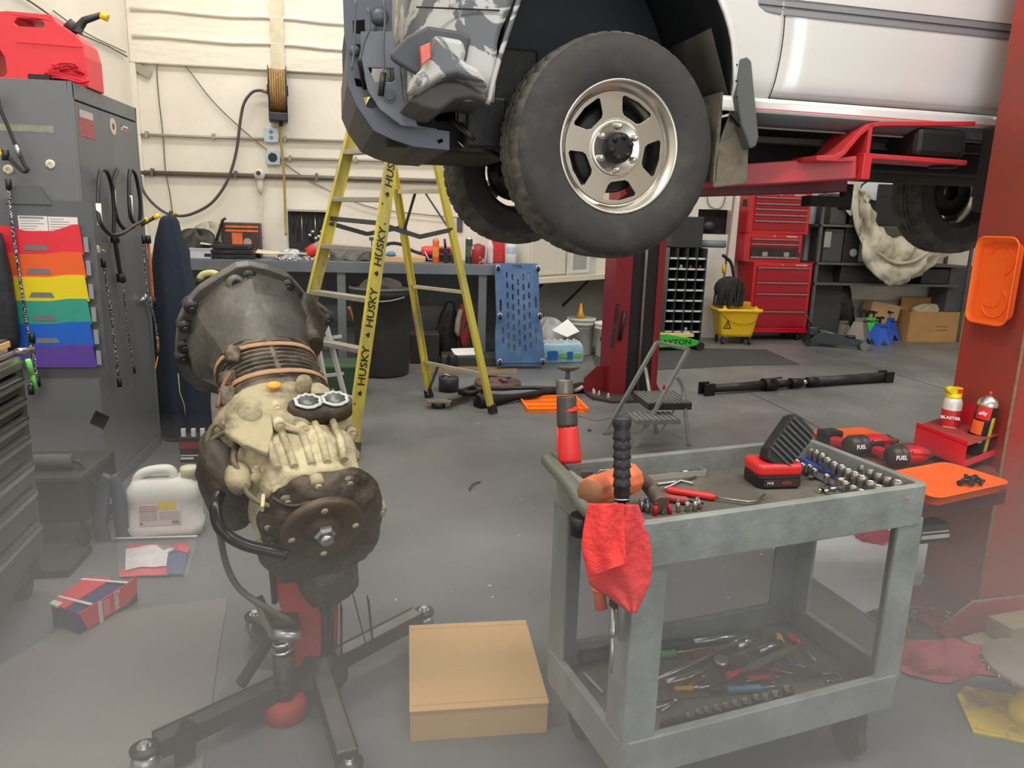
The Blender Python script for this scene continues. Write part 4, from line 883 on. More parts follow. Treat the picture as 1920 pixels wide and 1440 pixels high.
for pts, r in (([(720, 0), (722, 40), (719, 80), (720, 125), (718, 140)], .004), ([(667, 0), (666, 40), (664, 90), (660, 130)], .004), ([(690, 15), (693, 50), (682, 80), (674, 115)], .005)):
    B().tube(smooth([cq(px, py, .2) for px, py in pts], 4), r, 6).obj('dangling_cable', gunm, wb)
B().cyl(cq(719, 136, .2), cq(714, 180, .2), .010).obj('cable_handle', blackp, wb); B().cyl(cq(674, 113, .2), cq(684, 165, .3), .008).obj('cable_handle', under, wb)
for px, py, r in ((695, 95, .02), (665, 95, .018), (696, 55, .02), (712, 30, .03)): p = cq(px, py, .32); B().ball(p, (r, r*.7, r)).obj('shackle_nut', gunm, wb)
B().box((-.84, .45, 1.9), (-.76, 1.25, 2.15)).obj('winch_body', under, wb, bevel=.02)
# mud flap
fl = M('mud_flap_dusty', (108, 100, 86), .85, 0, .2, 9, .3, rgb2=(84, 80, 72)); 
p1 = [cq(x_, y_, .0) for x_, y_ in ((1380, 112), (1396, 108), (1404, 116), (1411, 190), (1418, 258), (1413, 275), (1402, 280), (1385, 235), (1376, 180))]
B().prism([(p.x, p.z) for p in p1], -.03, .018, fr((0, .0, 0), (1, 0, 0), (0, -1, 0))).obj('flap_bracket', M('flap_grey', (84, 86, 84), .7, 0, .12, 6), car, bevel=.006)
p2 = [cq(x_, y_, .03) for x_, y_ in ((1372, 205), (1404, 268), (1402, 345), (1338, 352), (1340, 300), (1352, 262))]
B().prism([(p.x, p.z) for p in p2], -.012, 0, fr((0, .03, 0), (1, -.0, 0), (0, -1, 0))).obj('mud_flap', fl, car, bevel=.004)
B().box((.36, .03, 1.57), (.372, .24, 1.86)).obj('mud_flap', fl, car)
p, q = cq(1372, 215, .0), cq(1400, 250, .0); B().bar((p.x, .0, p.z), (q.x, .0, q.z), .02, .012).obj('flap_clamp', under, car)
for k in range(4): p = cq(1381, 122+k*30, -.02); B().cyl((p.x, -.019, p.z), (p.x, -.023, p.z), .0035).obj('flap_rivet', under, car)

# wheels
tyre = M('tyre_rubber', (52, 51, 50), .75, 0, .14, 7, .2, rgb2=(74, 71, 66), lo=.5, hi=.75)
tread_m = M('worn_tread', (92, 88, 80), .85, 0, .2, 12, .25, rgb2=(64, 62, 58), lo=.42, hi=.62)
rimm = M('polished_rim', (190, 184, 174), .28, .95, .06, 3)
rimw = M('rim_lip', (206, 202, 192), .22, .9, .04, 5)
def wheel(m, tread=True):
    # local frame: x right, y up, z outward; origin at face centre
    R_ = .357; n = 240; prof = [(.205, -.002), (.215, .006), (.26, .014), (.30, .014), (.33, .006), (.346, -.008), (.3525, -.018), (.356, -.026), (.357, -.045), (.357, -.070), (.350, -.08), (.350, -.086), (.357, -.088), (.3575, -.112), (.350, -.114), (.350, -.121), (.3575, -.123), (.357, -.140), (.35, -.142), (.35, -.147), (.357, -.149), (.355, -.170), (.34, -.185), (.305, -.195), (.26, -.2), (.2, -.19)]
    v = []; 
    for j, (r, h) in enumerate(prof):
        for i in range(n):
            a = 2*PI*i/n; rr = r
            if i % 5 == 0 and 6 <= j <= 9: rr -= .006
            if i % 5 == 1 and 17 <= j <= 21: rr -= .006
            if i % 5 == 2 and 12 <= j <= 14: rr -= .004
            v.append((rr*math.cos(a), rr*math.sin(a), h))
    b = B(); b.add(v, [(j*n+i, j*n+(i+1) % n, (j+1)*n+(i+1) % n, (j+1)*n+i) for j in range(len(prof)-1) for i in range(n)], True)
    b.mi = [1 if 5 <= j <= 22 else 0 for j in range(len(prof)-1) for i in range(n)]
    for r_ in (.232, .318): pass
    w_ = b.obj('tire', [tyre, tread_m], car); w_.matrix_world = m
    B().lathe([(.2, -.015), (.2095, -.004), (.212, .004), (.208, .008), (.202, .004), (.196, -.004), (.188, -.012), (.180, -.03), (.176, -.036), (.176, -.15), (.205, -.2)], n=72).obj('rim', rimw, w_)
    hs = []
    for ang in (-9, 63, 135, 207, 279):
        a = math.radians(ang); ca, sa = math.cos(a), math.sin(a)
        base = [(.104, -.026), (.104, .026), (.112, .038), (.150, .060), (.158, .055), (.166, .0), (.158, -.055), (.150, -.060), (.112, -.038)]
        hs.append([(x*ca-y*sa, x*sa+y*ca) for x, y in base][::-1])
    b = B().prism(circ(.178, 60), -.038, -.03, holes=hs); d_ = b.obj('rim_face', rimm, w_, bevel=.0022)
    B().lathe([(.095, -.031), (.09, -.024), (.084, -.02), (.08, -.021), (.05, -.03), (0, -.03)], n=40).obj('hub_ring', rimw, w_)
    b = B().lathe([(.05, -.03), (.048, .0), (.04, .012), (.03, .014), (0, .012)], n=24)
    for k in range(6): a = k*PI/3+.3; b.ball((.034*math.cos(a), .034*math.sin(a), .01), (.012, .012, .01), 8, 6)
    b.obj('hub_cap', greas, w_)
    for k in range(6):
        a = k*PI/3+.52; b = B().cyl((.068*math.cos(a), .068*math.sin(a), -.03), (.068*math.cos(a), .068*math.sin(a), -.006), .011, n=6).ball((.068*math.cos(a), .068*math.sin(a), -.005), (.009, .009, .005), 10, 6); b.obj('lug_nut', rimw, w_)
    B().lathe([(.045, -.06), (.13, -.06), (.14, -.07), (.14, -.09), (.05, -.09)], n=40).obj('brake_disc', greas, w_)
    return w_
def wm(x, y, z, st, out=-1):
    zc = Vector((math.sin(st), out*math.cos(st), 0)); zc.normalize(); return CM @ frx((x, y, z), zc)
def frx(o, z):
    z = Vector(z); y = Vector((0, 0, 1)); x = y.cross(z).normalized(); m = Matrix((x, y, z)).transposed().to_4x4(); m.translation = Vector(o); return m
W1 = wheel(wm(0, 0, 1.661, .075))
bpy.context.view_layer.update()
def wdup(mm_):
    c = W1.copy(); COL.objects.link(c); c.parent = car; c.matrix_world = mm_
    for ch in [o for o in COL.objects if o.parent == W1]: g = ch.copy(); COL.objects.link(g); g.parent = c
wdup(wm(0, 1.53, 1.661, -.11, 1)); wdup(wm(2.67, 1.5, 1.661, 0, 1)); wdup(wm(2.67, .0, 1.661, 0))
# ------------------------------------------------------------------ lift posts
posr = M('post_red_near', (164, 60, 50), .5, 0, .12, 2.0, .05, rgb2=(134, 66, 52), lo=.4, hi=.62)
posb = M('post_red', (130, 30, 38), .42, 0, .1, 3)
posd = M('post_inner_dark', (34, 16, 18), .6, .1, .2, 5)
armr = M('arm_red', (204, 48, 54), .4, 0, .12, 6, rgb2=(186, 60, 62))
PK = Vector((2.07, 2.18, 0)); PM = Matrix((cX, cY, Vector((0, 0, 1)))).transposed().to_4x4(); PM.translation = PK
np_ = thing('lift_post', 'near red lift post at the right frame edge with trays and a welded seam', 'lift post', PM)
W_ = .36; D_ = .25
b = B(); b.box((0, 0, .1), (.012, D_, 4.3)); b.box((.012, 0, .1), (W_, .012, 4.3)); b.box((W_-.012, .012, .1), (W_, D_, 4.3)); b.box((.012, D_-.012, .1), (.1, D_, 4.3)); b.box((W_-.1, D_-.012, .1), (W_-.012, D_, 4.3))
b.obj('column', posr, np_, bevel=.004)
B().tube([(.004, .0, z/10+.1) for z in range(0, 40, 3)], .006, 6).obj('weld_seam', M('weld_bead', (150, 112, 92), .6, .2, .25, 40), np_)
b = B().prism([(-.16, -.06), (.0, -.02), (W_+.05, -.02), (W_+.05, D_+.05), (-.05, D_+.05), (-.16, D_-.05)], .0, .02); b.obj('base_plate', posb, np_)
b = B().prism([(-.15, .0), (-.15, .03), (-.03, .12), (W_+.04, .12), (W_+.04, 0)], 0, .014, fr((0, -.006, 0.0), (1, 0, 0), (0, -1, 0))); b.obj('base_gusset', M('gusset_red', (176, 60, 62), .5, 0, .1, 4), np_)
B().tube([(-.15, -.012, .035), (-.03, -.012, .122), (W_+.04, -.012, .122)], .006, 6).obj('weld_seam', M('weld_bead', (0, 0, 0)), np_)
# carriage and arm
fw_ = inv  # noqa
IM = PM.inverted() @ CM
def ap(x, y, z): return IM @ Vector((x, y, z))
b = B(); b.box((.05, D_-.1, 1.5), (W_-.05, D_+.1, 1.8)); car_ = b.obj('carriage', M('carriage_black', (34, 33, 33), .5, .2, .2, 6), np_, bevel=.01)
def ab(pl, y0, y1, name, mt, **k):     # profile in car x,z extruded across y
    b = B(); b.prism([(x, z) for x, z in pl], -y1, -y0, fr((0, 0, 0), (1, 0, 0), (0, -1, 0))); b.v = [IM @ v for v in b.v]; return b.obj(name, mt, np_, **k)
arm = ab([(.905, 1.66), (.80, 1.655), (.735, 1.655), (.735, 1.672), (.80, 1.675), (.83, 1.69), (.89, 1.76), (.925, 1.788), (.99, 1.80), (1.10, 1.806), (1.38, 1.822), (1.38, 1.806), (1.10, 1.79), (.99, 1.784), (.94, 1.776), (.90, 1.745), (.845, 1.678), (.82, 1.662)], .0, .15, 'arm_bracket', armr, bevel=.003)
ab([(.925, 1.60), (.925, 1.69), (1.37, 1.685), (1.37, 1.668), (.96, 1.672), (.96, 1.6)], .0, .15, 'arm_fork', armr, bevel=.003)
ab([(.93, 1.685), (.93, 1.78), (.945, 1.785), (.945, 1.685)], .0, .14, 'arm_web', armr)
ab([(.95, 1.685), (.95, 1.78), (1.03, 1.785), (1.03, 1.685)], .12, .14, 'arm_web', M('arm_red_deep', (150, 34, 46), .45, 0, .1, 6))
b = B(); a0_, a1_ = Vector((.94, .07, 1.642)), Vector((.20, .42, 1.575))
d_ = (a1_-a0_); b.bar(ap(*a0_), ap(*a1_), .10, .078); b.obj('inner_arm', armr, np_, bevel=.004)
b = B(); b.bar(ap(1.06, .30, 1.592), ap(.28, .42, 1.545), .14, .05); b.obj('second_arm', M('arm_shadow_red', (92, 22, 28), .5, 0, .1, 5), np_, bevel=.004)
B().cyl(ap(1.34, .08, 1.66), ap(1.34, .08, 1.84), .05).obj('arm_pivot', posd, np_)
b = B(); c_ = ap(1.14, .0, 1.74); b.box((c_.x, c_.y+.0, 1.69), (c_.x+.22, c_.y+.16, 1.79)); b.obj('arm_gear', M('carriage_black', (0, 0, 0)), np_, bevel=.02)
b = B(); b.cyl(ap(.42, .41, 1.6), ap(.42, .41, 1.64), .06); b.cyl(ap(.42, .41, 1.57), ap(.42, .41, 1.61), .03); b.obj('lift_pad', blackp, np_)
b = B(); b.cyl(ap(1.1, .3, 1.5), ap(1.1, .3, 1.6), .025); b.box(ap(1.0, .3, 1.53)-Vector((.08, .03, .02)), ap(1.0, .3, 1.53)+Vector((.1, .03, .02))); b.obj('arm_lock', under, np_)
# ------------------------------------------------------------------ generic small things
def tin(name, label, cat, p, r, h, body, top=None, band=None, group=None, nz=None, parent=None):
    t_ = thing(name, label, cat, T(*p), group)
    B().lathe([(0, 0), (r*.96, 0), (r, h*.03), (r, h*.86), (r*.9, h*.9), (0, h*.9)], n=20).obj('can_body', body, t_)
    B().lathe([(r*.9, h*.9), (r*.8, h*.93), (r*.35, h*.96), (r*.3, h), (0, h)], n=16).obj('nozzle' if nz is None else nz, top or white, t_)
    if band: B().lathe([(r*1.01, h*.25), (r*1.015, h*.27), (r*1.015, h*.62), (r*1.01, h*.64)], n=20).obj('label_band', band, t_)
    return t_
def bottle(name, label, cat, p, r, h, body, cap=None, lab=None, group=None):
    t_ = thing(name, label, cat, T(*p), group)
    B().lathe([(0, 0), (r*.9, 0), (r, h*.04), (r, h*.35), (r*.93, h*.45), (r, h*.55), (r, h*.68), (r*.4, h*.9), (r*.38, h*.94), (0, h*.94)], n=18).obj('bottle_body', body, t_)
    B().lathe([(r*.45, h*.92), (r*.45, h), (0, h)], n=14).obj('cap', cap or white, t_)
    if lab: B().lathe([(r*1.01, h*.4), (r*1.02, h*.42), (r*1.02, h*.6), (r*1.01, h*.62)], n=18).obj('paper_label', lab, t_)
    return t_
def crumple(c, w, d, h, seed, n=14, amp=.25, k=2.):
    rnd = random.Random(seed); ph = [rnd.uniform(0, 6) for _ in range(6)]
    def f(u, v):
        a = 2*PI*u; t_ = v*PI/2; rr = math.cos(t_)**.6
        q = 1+amp*math.sin(3*a+ph[0]+v*4)*.5+amp*.5*math.sin(7*a+ph[1]-v*6)+amp*.3*math.sin(13*a+ph[2])
        z = h*(math.sin(t_)**.9)*(1+amp*.6*math.sin(5*a+ph[3]))
        return (c[0]+w/2*math.cos(a)*rr*q, c[1]+d/2*math.sin(a)*rr*q, c[2]+max(0.002, z))
    return B().grid(f, n*2, 9)
def rag(name, label, cat, c, w, d, h, mt, seed, group=None, rz=0):
    b = crumple((0, 0, 0), w, d, h, seed); b.grid(lambda u, v: ((u-.5)*w*1.1*(1-.3*abs(v-.5)), (v-.5)*d*1.1+.02*math.sin(9*u+seed), .004+.01*math.sin(6*u+8*v+seed)**2), 12, 10)
    return solo(name, b, mt, label, cat, T(c[0], c[1], c[2], rz), group, fix=False)

# ------------------------------------------------------------------ fibreglass step ladder
lyel = M('ladder_yellow', (218, 202, 84), .5, 0, .08, 5, 0, rgb2=(176, 164, 104), lo=.48, hi=.66, stretch=(1, 1, .4))
lalu = M('ladder_aluminium', (176, 172, 160), .45, .5, .1, 9)
ldk = M('ladder_black_print', (52, 50, 36), .7)
e_ = Vector((.756, .654, 0)); s_ = Vector((.653, -.757, 0)); c0 = Vector((-.05, 5.175, 0)); HL = 2.3
feet = {'A': Vector((-.82, 5.04, 0)), 'B': Vector((-.294, 4.43, 0)), 'C': Vector((.233, 5.877, 0)), 'D': Vector((.692, 5.35, 0))}
tops = {'A': c0-s_*.2-e_*.06, 'B': c0+s_*.2-e_*.06, 'C': c0-s_*.2+e_*.06, 'D': c0+s_*.2+e_*.06}
for k in tops: tops[k] = tops[k]+Vector((0, 0, HL))
t = thing('step_ladder', 'tall yellow fibreglass step ladder with grey steps standing behind the gearbox', 'ladder')
def lp(k, z): return feet[k].lerp(tops[k], z/HL)
for k in 'ABCD':
    f_, tp = feet[k], tops[k]; w_ = .085 if k in 'AB' else .055; sd = 1 if k in 'BD' else -1
    b = B(); m_ = fr(f_, tp-f_, e_); L_ = (tp-f_).length      # x along, y ~ lateral, z ~ depth
    b.box((.04, -.002, -w_/2), (L_, .002, w_/2), m_)
    fl_ = -1 if (m_.to_3x3() @ Vector((0, 1, 0))).dot(s_)*sd > 0 else 1
    y1 = fl_*.024
    b.box((.04, min(0, y1), -w_/2), (L_, max(0, y1), -w_/2+.004), m_); b.box((.04, min(0, y1), w_/2-.004), (L_, max(0, y1), w_/2), m_)
    ro = b.obj('front_rail' if k in 'AB' else 'rear_rail', lyel, t)
    B().box((-.005, -.02, -w_/2-.004), (.07, .02, w_/2+.004), m_).obj('rubber_foot', rubber, ro)
    if k == 'B':
        up_ = (tp-f_).normalized()
        for z in (.52, .87, 1.24, 1.72):
            p = f_+up_*(z/HL*L_)
            nn = s_.copy(); nn = (nn-up_*nn.dot(up_)).normalized()
            if nn.dot(CAM-p) < 0: nn = -nn
            text('HUSKY', .078, ldk, ro, fr(p+nn*.0035-e_*.004, up_, nn), bold=.0012, sx=1.0)
            B().prism([(-.018, 0), (0, .026), (.018, 0), (0, -.01)], 0, .001, fr(p+nn*.0032-up_*.17, up_, nn)).obj('logo_mark', ldk, ro)
        for z in (.3, .6, .9, 1.2, 1.5): p = lp('B', z); B().hexb(p-e_*.036, (CAM-p).normalized(), .006, .004).obj('rivet', dsteel, ro)
for z in (.305, .61, .915, 1.22, 1.525, 1.83, 2.1):
    a, c_ = lp('A', z), lp('B', z); B().bar(a, c_, .08, .03).obj('step', lalu, t, bevel=.003)
    if z < 2: B().bar(c_-s_*.005+Vector((0, 0, -.01)), c_-s_*.12+Vector((0, 0, -.005))+Vector((0, 0, 0)), .004, .004)
for z in (.305, .915, 1.6, 2.0):
    B().bar(lp('C', z), lp('D', z), .03, .022 if z < 1 else .03).obj('rear_brace', M('brace_bare', (212, 204, 184), .35, .7, .1, 9), t)
lg = M('spreader_grey', (88, 92, 94), .4, .6, .1, 8)
for k, k2 in (('A', 'C'), ('B', 'D')):
    a, c_ = lp(k, 1.37), lp(k2, 1.35); mid = a.lerp(c_, .5)-Vector((0, 0, .06)); B().bar(a, mid, .004, .03).bar(mid, c_, .004, .03).obj('spreader', lg, t)
B().bar(lp('A', 1.40), lp('B', 1.38), .006, .03).obj('spreader', lg, t)
a, c_ = lp('C', 1.6), lp('D', 1.6)
B().bar(a.lerp(c_, .42), lp('C', 1.3), .02, .006).obj('rear_strut', lg, t); B().bar(a.lerp(c_, .6), lp('D', 1.3), .02, .006).obj('rear_strut', lg, t)
a, c_ = lp('C', .3), lp('D', .3); B().bar(a.lerp(c_, .25), lp('C', .05), .012, .02).obj('rear_strut', lg, t)
B().box((-.2, -.12, 0), (.2, .12, .06), T(c0.x, c0.y, HL, math.atan2(s_.y, s_.x))).obj('top_cap', lyel, t, bevel=.01)

# ------------------------------------------------------------------ wall services
pipem = M('painted_conduit', (164, 156, 142), .5, .2, .08, 10); pipeb = M('brown_pipe', (112, 102, 92), .5, .3, .15, 8)
def wl(px, py, dy=.03): p = PY(px, py, WY); return Vector((p.x, WY-dy, p.z))
def pipe(pts, r, mt, label, name='wall_conduit'):
    t_ = thing(name, label, 'pipe'); q = [wl(*p) for p in pts]; B().tube(q, r, 8).obj('pipe', mt, t_)
    n_ = int((q[-1]-q[0]).length/1.3)+2
    for k in range(n_):
        p = q[0].lerp(q[-1], (k+.15)/n_); b = B(); b.box((p.x-.012, WY-.03-r-.003, p.z-r-.004), (p.x+.012, WY, p.z+r+.02)); b.obj('pipe_clip', mt, t_)
    return t_
pipe([(258, 253), (505, 262)], .016, pipem, 'thin upper conduit between the corner and the wall outlet')
pipe([(516, 262), (1000, 275)], .016, pipem, 'thin upper conduit running right from the wall outlet')
pipe([(526, 298), (1000, 308)], .016, pipem, 'short middle conduit from the round socket box to the right')
pipe([(264, 324), (1000, 345)], .024, pipeb, 'thick brown lower pipe along the wall below the socket boxes')
def plate(px, py, label, rnd):
    c = wl(px, py, 0); t_ = thing('wall_outlet', label, 'outlet', T(c.x, WY, c.z))
    pm2 = M('outlet_steel', (176, 196, 204), .35, .6, .06, 12)
    B().prism(rrect(.145, .145, .03, 2), 0, .055, fr((0, 0, 0), (1, 0, 0), (0, -1, 0))).obj('box', pm2, t_, bevel=.004)
    if rnd: B().cyl((0, -.055, 0), (0, -.062, 0), .045, n=24).cyl((0, -.06, 0), (0, -.066, 0), .025).obj('round_socket', blackp, t_)
    else:
        for z in (-.027, .027): B().cyl((0, -.055, z), (0, -.06, z), .02, n=16).obj('receptacle', M('socket_grey', (120, 128, 130), .5), t_)
    for sx in (-1, 1):
        for sz in (-1, 1): B().cyl((sx*.06, -.05, sz*.06), (sx*.06, -.06, sz*.06), .009).obj('screw', steel, t_)
plate(510, 254, 'steel double outlet box on the wall below the hose reel', 0); plate(513, 296, 'steel box with one round black socket, lower of the two on the wall', 1)
# hose reel
c = wl(521, 178, 0); t = thing('hose_reel', 'black wall hose reel with brown hose wound in it', 'hose reel', T(c.x, WY, c.z, math.radians(8)))
hosem = M('ochre_hose', (152, 118, 70), .6, 0, .3, 30)
for sx in (-.085, .085):
    B().prism([(0, -.24), (0, .2), (-.05, .25), (-.22, .24), (-.30, .1), (-.30, -.14), (-.2, -.26), (-.05, -.27)], -.004, .004, fr((sx, 0, 0), (0, 1, 0), (1, 0, 0))).obj('side_plate', M('reel_grey', (52, 54, 58), .4, .3, .1, 5), t)
for k in range(7):
    B().tube([(-.066+k*.022, -.15+.17*math.cos(2*PI*i/28)*.8, .02+.19*math.sin(2*PI*i/28)) for i in range(28)], .0115, 6, closed=True).obj('hose_coil', hosem, t)
B().cyl((-.1, -.15, .02), (.1, -.15, .02), .05).obj('axle', dsteel, t)
B().box((-.09, -.29, -.28), (.09, -.1, -.2)).obj('hose_guide', blackp, t, bevel=.01)
B().cyl((.02, -.2, -.32), (.02, -.2, -.27), .022).obj('outlet_ball', blackp, t)
pts = [wl(527, 222, .2), wl(531, 265, .16), wl(535, 320, .12), wl(537, 380, .1), wl(538, 420, .1), wl(540, 440, .14)]
solo('air_hose', B().tube(smooth(pts, 4), .013, 8), M('olive_hose', (160, 142, 70), .5, 0, .15, 10), 'ochre air hose hanging straight down from the hose reel', 'hose')
pts = [(506, 176, .08), (490, 172, .08), (476, 176, .09), (462, 195, .1), (455, 225, .1), (448, 280, .1), (438, 320, .1), (424, 352, .1), (400, 382, .1), (370, 399, .1), (345, 405, .1), (318, 400, .1), (292, 381, .1), (272, 355, .08), (266, 330, .05)]
t = thing('rubber_feed_hose', 'black rubber hose looping across the white wall to the hose reel', 'hose')
B().tube(smooth([wl(*p) for p in pts], 5), .014, 8).obj('hose', M('hose_grey_black', (72, 70, 66), .5, 0, .1, 10), t)
B().cyl(wl(507, 176, .08), wl(494, 173, .08), .016).obj('brass_fitting', M('copper', (150, 110, 90), .35, .6), t)
B().cyl(wl(329, 397, .1), wl(334, 403, .1), .022).obj('yellow_clip', yellow, t)
wirem = M('wall_wire', (112, 106, 96), .7)
def wl2(pts, label, r=.006):
    return solo('wall_wire', B().tube(smooth([wl(*p) for p in pts], 4), r, 6), wirem, label, 'wire')
wl2([(245, 108), (300, 114), (345, 120), (420, 126), (510, 129), (590, 132), (660, 135), (760, 140)], 'thin horizontal wire running along the ledge below the insulation panel', .007)
wl2([(345, 120), (360, 138), (400, 190), (455, 243), (520, 296), (575, 335), (640, 368), (705, 391), (790, 402), (860, 408)], 'long diagonal wire sagging from the ledge down behind the ladder')
wl2([(296, 121), (296, 140), (300, 190), (307, 250), (312, 320), (320, 362), (325, 400)], 'vertical wire hanging from the ledge near the room corner')
def wlx(px, py, dx=.03): p = PX(px, py, WX+dx); return p
b = B().tube([wlx(0, -30), wlx(60, 5), wlx(110, 40), wlx(150, 64), wlx(200, 85), wlx(238, 106)], .007)
solo('wall_wire', b, wirem, 'dark wire running down the left wall to the room corner behind the fuel can', 'wire')
b = B().tube([wlx(100, 20, .02), wlx(140, 50, .02), wlx(180, 72, .02), wlx(236, 98, .02)], .005)
solo('wall_wire', b, wirem, 'fainter upper wire on the left wall above the fuel can spout', 'wire')
c = wl(270, 133, .03); b = B().cb((0, 0, 0), (.16, .012, .08), T(c.x, c.y, c.z, 0, 0, .5)); solo('hanging_card', b, M('card_grey', (160, 152, 138), .8, 0, .12, 8), 'small grey card dangling from the wires in the corner', 'card')
c = wl(489, 328, 0); b = B(); b.ball((0, -.03, 0), (.055, .05, .06)); b.ball((0, -.02, -.1), (.035, .03, .09)); b.box((-.01, -.012, -.7), (.012, -.002, -.1))
t = solo('sensor_box', b, M('putty_white', (206, 200, 188), .8, 0, .08, 12, .4), 'lump of white putty with a drip trail on the lower pipe', 'fixture', T(c.x, WY-.05, c.z)); B().cyl((0, -.07, .01), (0, -.085, .012), .022).obj('dark_socket', blackp, t)
# recessed tool panel
a, c_ = wl(540, 394, 0), wl(610, 472, 0)
t = thing('dark_tool_panel', 'dark recessed panel with hanging steel rods above the bench', 'panel')
B().box((a.x, WY-.02, c_.z), (c_.x+.05, WY+.0, a.z)).obj('back_board', M('panel_black', (44, 42, 44), .7, 0, .2, 8), t); B().bar((a.x, WY-.05, a.z), (c_.x+.05, WY-.05, a.z), .06, .02).obj('top_frame', lalu, t)
for k in range(9):
    x = a.x+.05+k*.045; l_ = .2+.12*math.sin(k*2.1)**2; B().cyl((x, WY-.04, a.z-.03), (x, WY-.04, a.z-.03-l_), .006).obj('hanging_rod', steel if k % 3 == 2 else dsteel, t)
b = B()
for k in range(5): b.ball((a.x+.22+.03*k, WY-.06, a.z-.25+.04*math.sin(k*2)), (.025, .02, .02), 8, 6)
b.obj('fittings_cluster', steel, t)
c = wl(862, 422, 0); solo('wall_hook_plate', B().box((-.03, -.02, -.07), (.03, 0, .08)), lg, 'small grey plate on the wall between ladder and far tyre', 'plate', T(c.x, WY, c.z))

# ------------------------------------------------------------------ steel workbench
bst = M('bench_steel', (120, 126, 132), .38, .5, .12, 4, .03); bdk = M('bench_dark_grey', (66, 68, 70), .5, .3, .12, 4)
t = thing('workbench', 'long grey steel workbench along the back wall covered with tools', 'workbench')
BZ, BF = .985, 7.42
b = B(); b.box((WX+.06, BF, BZ-.006), (1.28, WY-.03, BZ)); b.box((WX+.06, BF-.004, BZ-.105), (1.28, BF+.02, BZ)); b.obj('bench_top', bst, t, bevel=.004)
for px in (500, 640, 905):
    x = PY(px, 520, BF+.05).x; b = B(); b.box((x-.04, BF+.03, 0), (x+.04, BF+.11, BZ-.1)); b.obj('leg', M('leg_pale', (128, 132, 136), .45, .4, .1, 6), t)
B().box((WX+.1, BF+.3, .3), (.8, BF+.34, .36)).obj('stretcher', bdk, t)
def on(px, Y, z=BZ, py=490): return Vector((PY(px, py, Y).x, Y, z))
def boxt(name, label, cat, px0, px1, Y, h, d, mt, z=BZ, group=None, **k):
    a, c_ = on(px0, Y), on(px1, Y); return solo(name, B().box((0, 0, 0), (c_.x-a.x, d, h)), mt, label, cat, T(a.x, Y, z), group, bevel=.006, **k)
tb = boxt('clear_parts_bin', 'clear plastic parts bin at the left end of the bench', 'bin', 357, 395, 7.46, .1, .2, M('clear_bin', (200, 204, 210), .3, 0, .05, 10), group=None)
B().box((.13, -.004, .02), (.19, .0, .05)).obj('latch', blackp, tb); B().box((-.003, -.006, .085), (.2, .2, .1)).obj('lid', M('bin_lid', (186, 188, 194), .3), tb)
for k, (a_, c_) in enumerate(((395, 470), (398, 474), (394, 466))):
    tb = boxt('socket_tray', ['lowest black tool tray of the stack beside the clear bin', 'middle black tool tray of the stack beside the clear bin', 'topmost black tool tray of the stack beside the clear bin'][k], 'tool tray', a_, c_, 7.5, .042, .3, blackp, z=BZ+.045*k)
    B().box((.1, -.008, .012), (.22, .0, .03)).obj('latch', dsteel, tb)
b = crumple((0, 0, 0), .95, .22, .05, 5); q = on(470, 7.72, BZ+.0); solo('cream_cloth', B().grid(lambda u, v: (-.45+1.0*u, -.08+.2*v, .11*math.exp(-u*1.6)+.02+.012*math.sin(8*u+5*v)), 20, 6), M('cream_cloth', (214, 200, 170), .85, 0, .1, 8, .4), 'crumpled cream cloth trailing across the tool trays on the bench', 'cloth', T(q.x, q.y, BZ), solid=.01)
q = on(372, 7.75); rag('black_bag', 'black crumpled bag behind the clear bin on the bench', 'bag', q+Vector((0, .05, .0)), .42, .3, .24, M('bag_black', (42, 42, 42), .5, 0, .2, 8, .4), 3)
q = on(398, 7.95); rag('tinted_plastic_bag', 'pale green and brown plastic bag at the back of the bench by the orange case', 'bag', q, .34, .22, .30, M('bag_tint', (176, 168, 150), .4, 0, .15, 5, .5, rgb2=(140, 150, 130)), 8)
t = thing('orange_tool_case', 'black and orange tool case standing on the bench against the wall', 'tool case', T(*on(418, 7.86)))
a, c_ = on(418, 7.86), on(489, 7.86); W2 = c_.x-a.x
B().box((0, 0, 0), (W2, .14, .34)).obj('case_body', M('case_brown_black', (66, 54, 48), .5, 0, .25, 8), t, bevel=.01)
for z in (.25, .29): B().box((.04, -.006, z), (W2-.01, 0, z+.02)).obj('orange_stripe', M('case_orange', (220, 110, 60), .5, 0, .2, 20), t)
B().box((.1, -.006, .12), (.2, .0, .24)).obj('orange_panel', M('case_orange', (0, 0, 0)), t); B().cyl((W2-.12, -.006, .15), (W2-.12, 0, .15), .04).obj('round_badge', M('badge_pink', (176, 150, 144), .5), t)
B().tube([(-.06, -.03, .02), (-.03, -.04, .2), (.03, -.05, .36), (.06, -.05, .38)], .014).obj('strap_handle', blackp, t)
q = on(545, 7.7); rag('silver_wrap', 'crumpled silver wrap in the middle of the bench', 'wrap', q, .22, .14, .09, M('silver_wrap', (186, 188, 192), .3, .3, .1, 10, .4), 12)
t = thing('red_spray_bottle', 'grey trigger bottle with a red base lying by the dark panel on the bench', 'bottle', T(*on(580, 7.8)))
b = B().lathe([(0, 0), (.05, .0), (.055, .06), (.05, .16), (.02, .22), (0, .22)], frz((.0, 0, .06), (.75, 0, .5)), 16); b.obj('bottle_body', M('smoky_plastic', (150, 138, 134), .35, 0, .12, 8), t)
B().lathe([(0, -.01), (.057, -.01), (.06, .07), (.056, .09)], frz((0, 0, .06), (.75, 0, .5)), 16).obj('red_base', M('red_plastic', (226, 62, 66), .45), t)
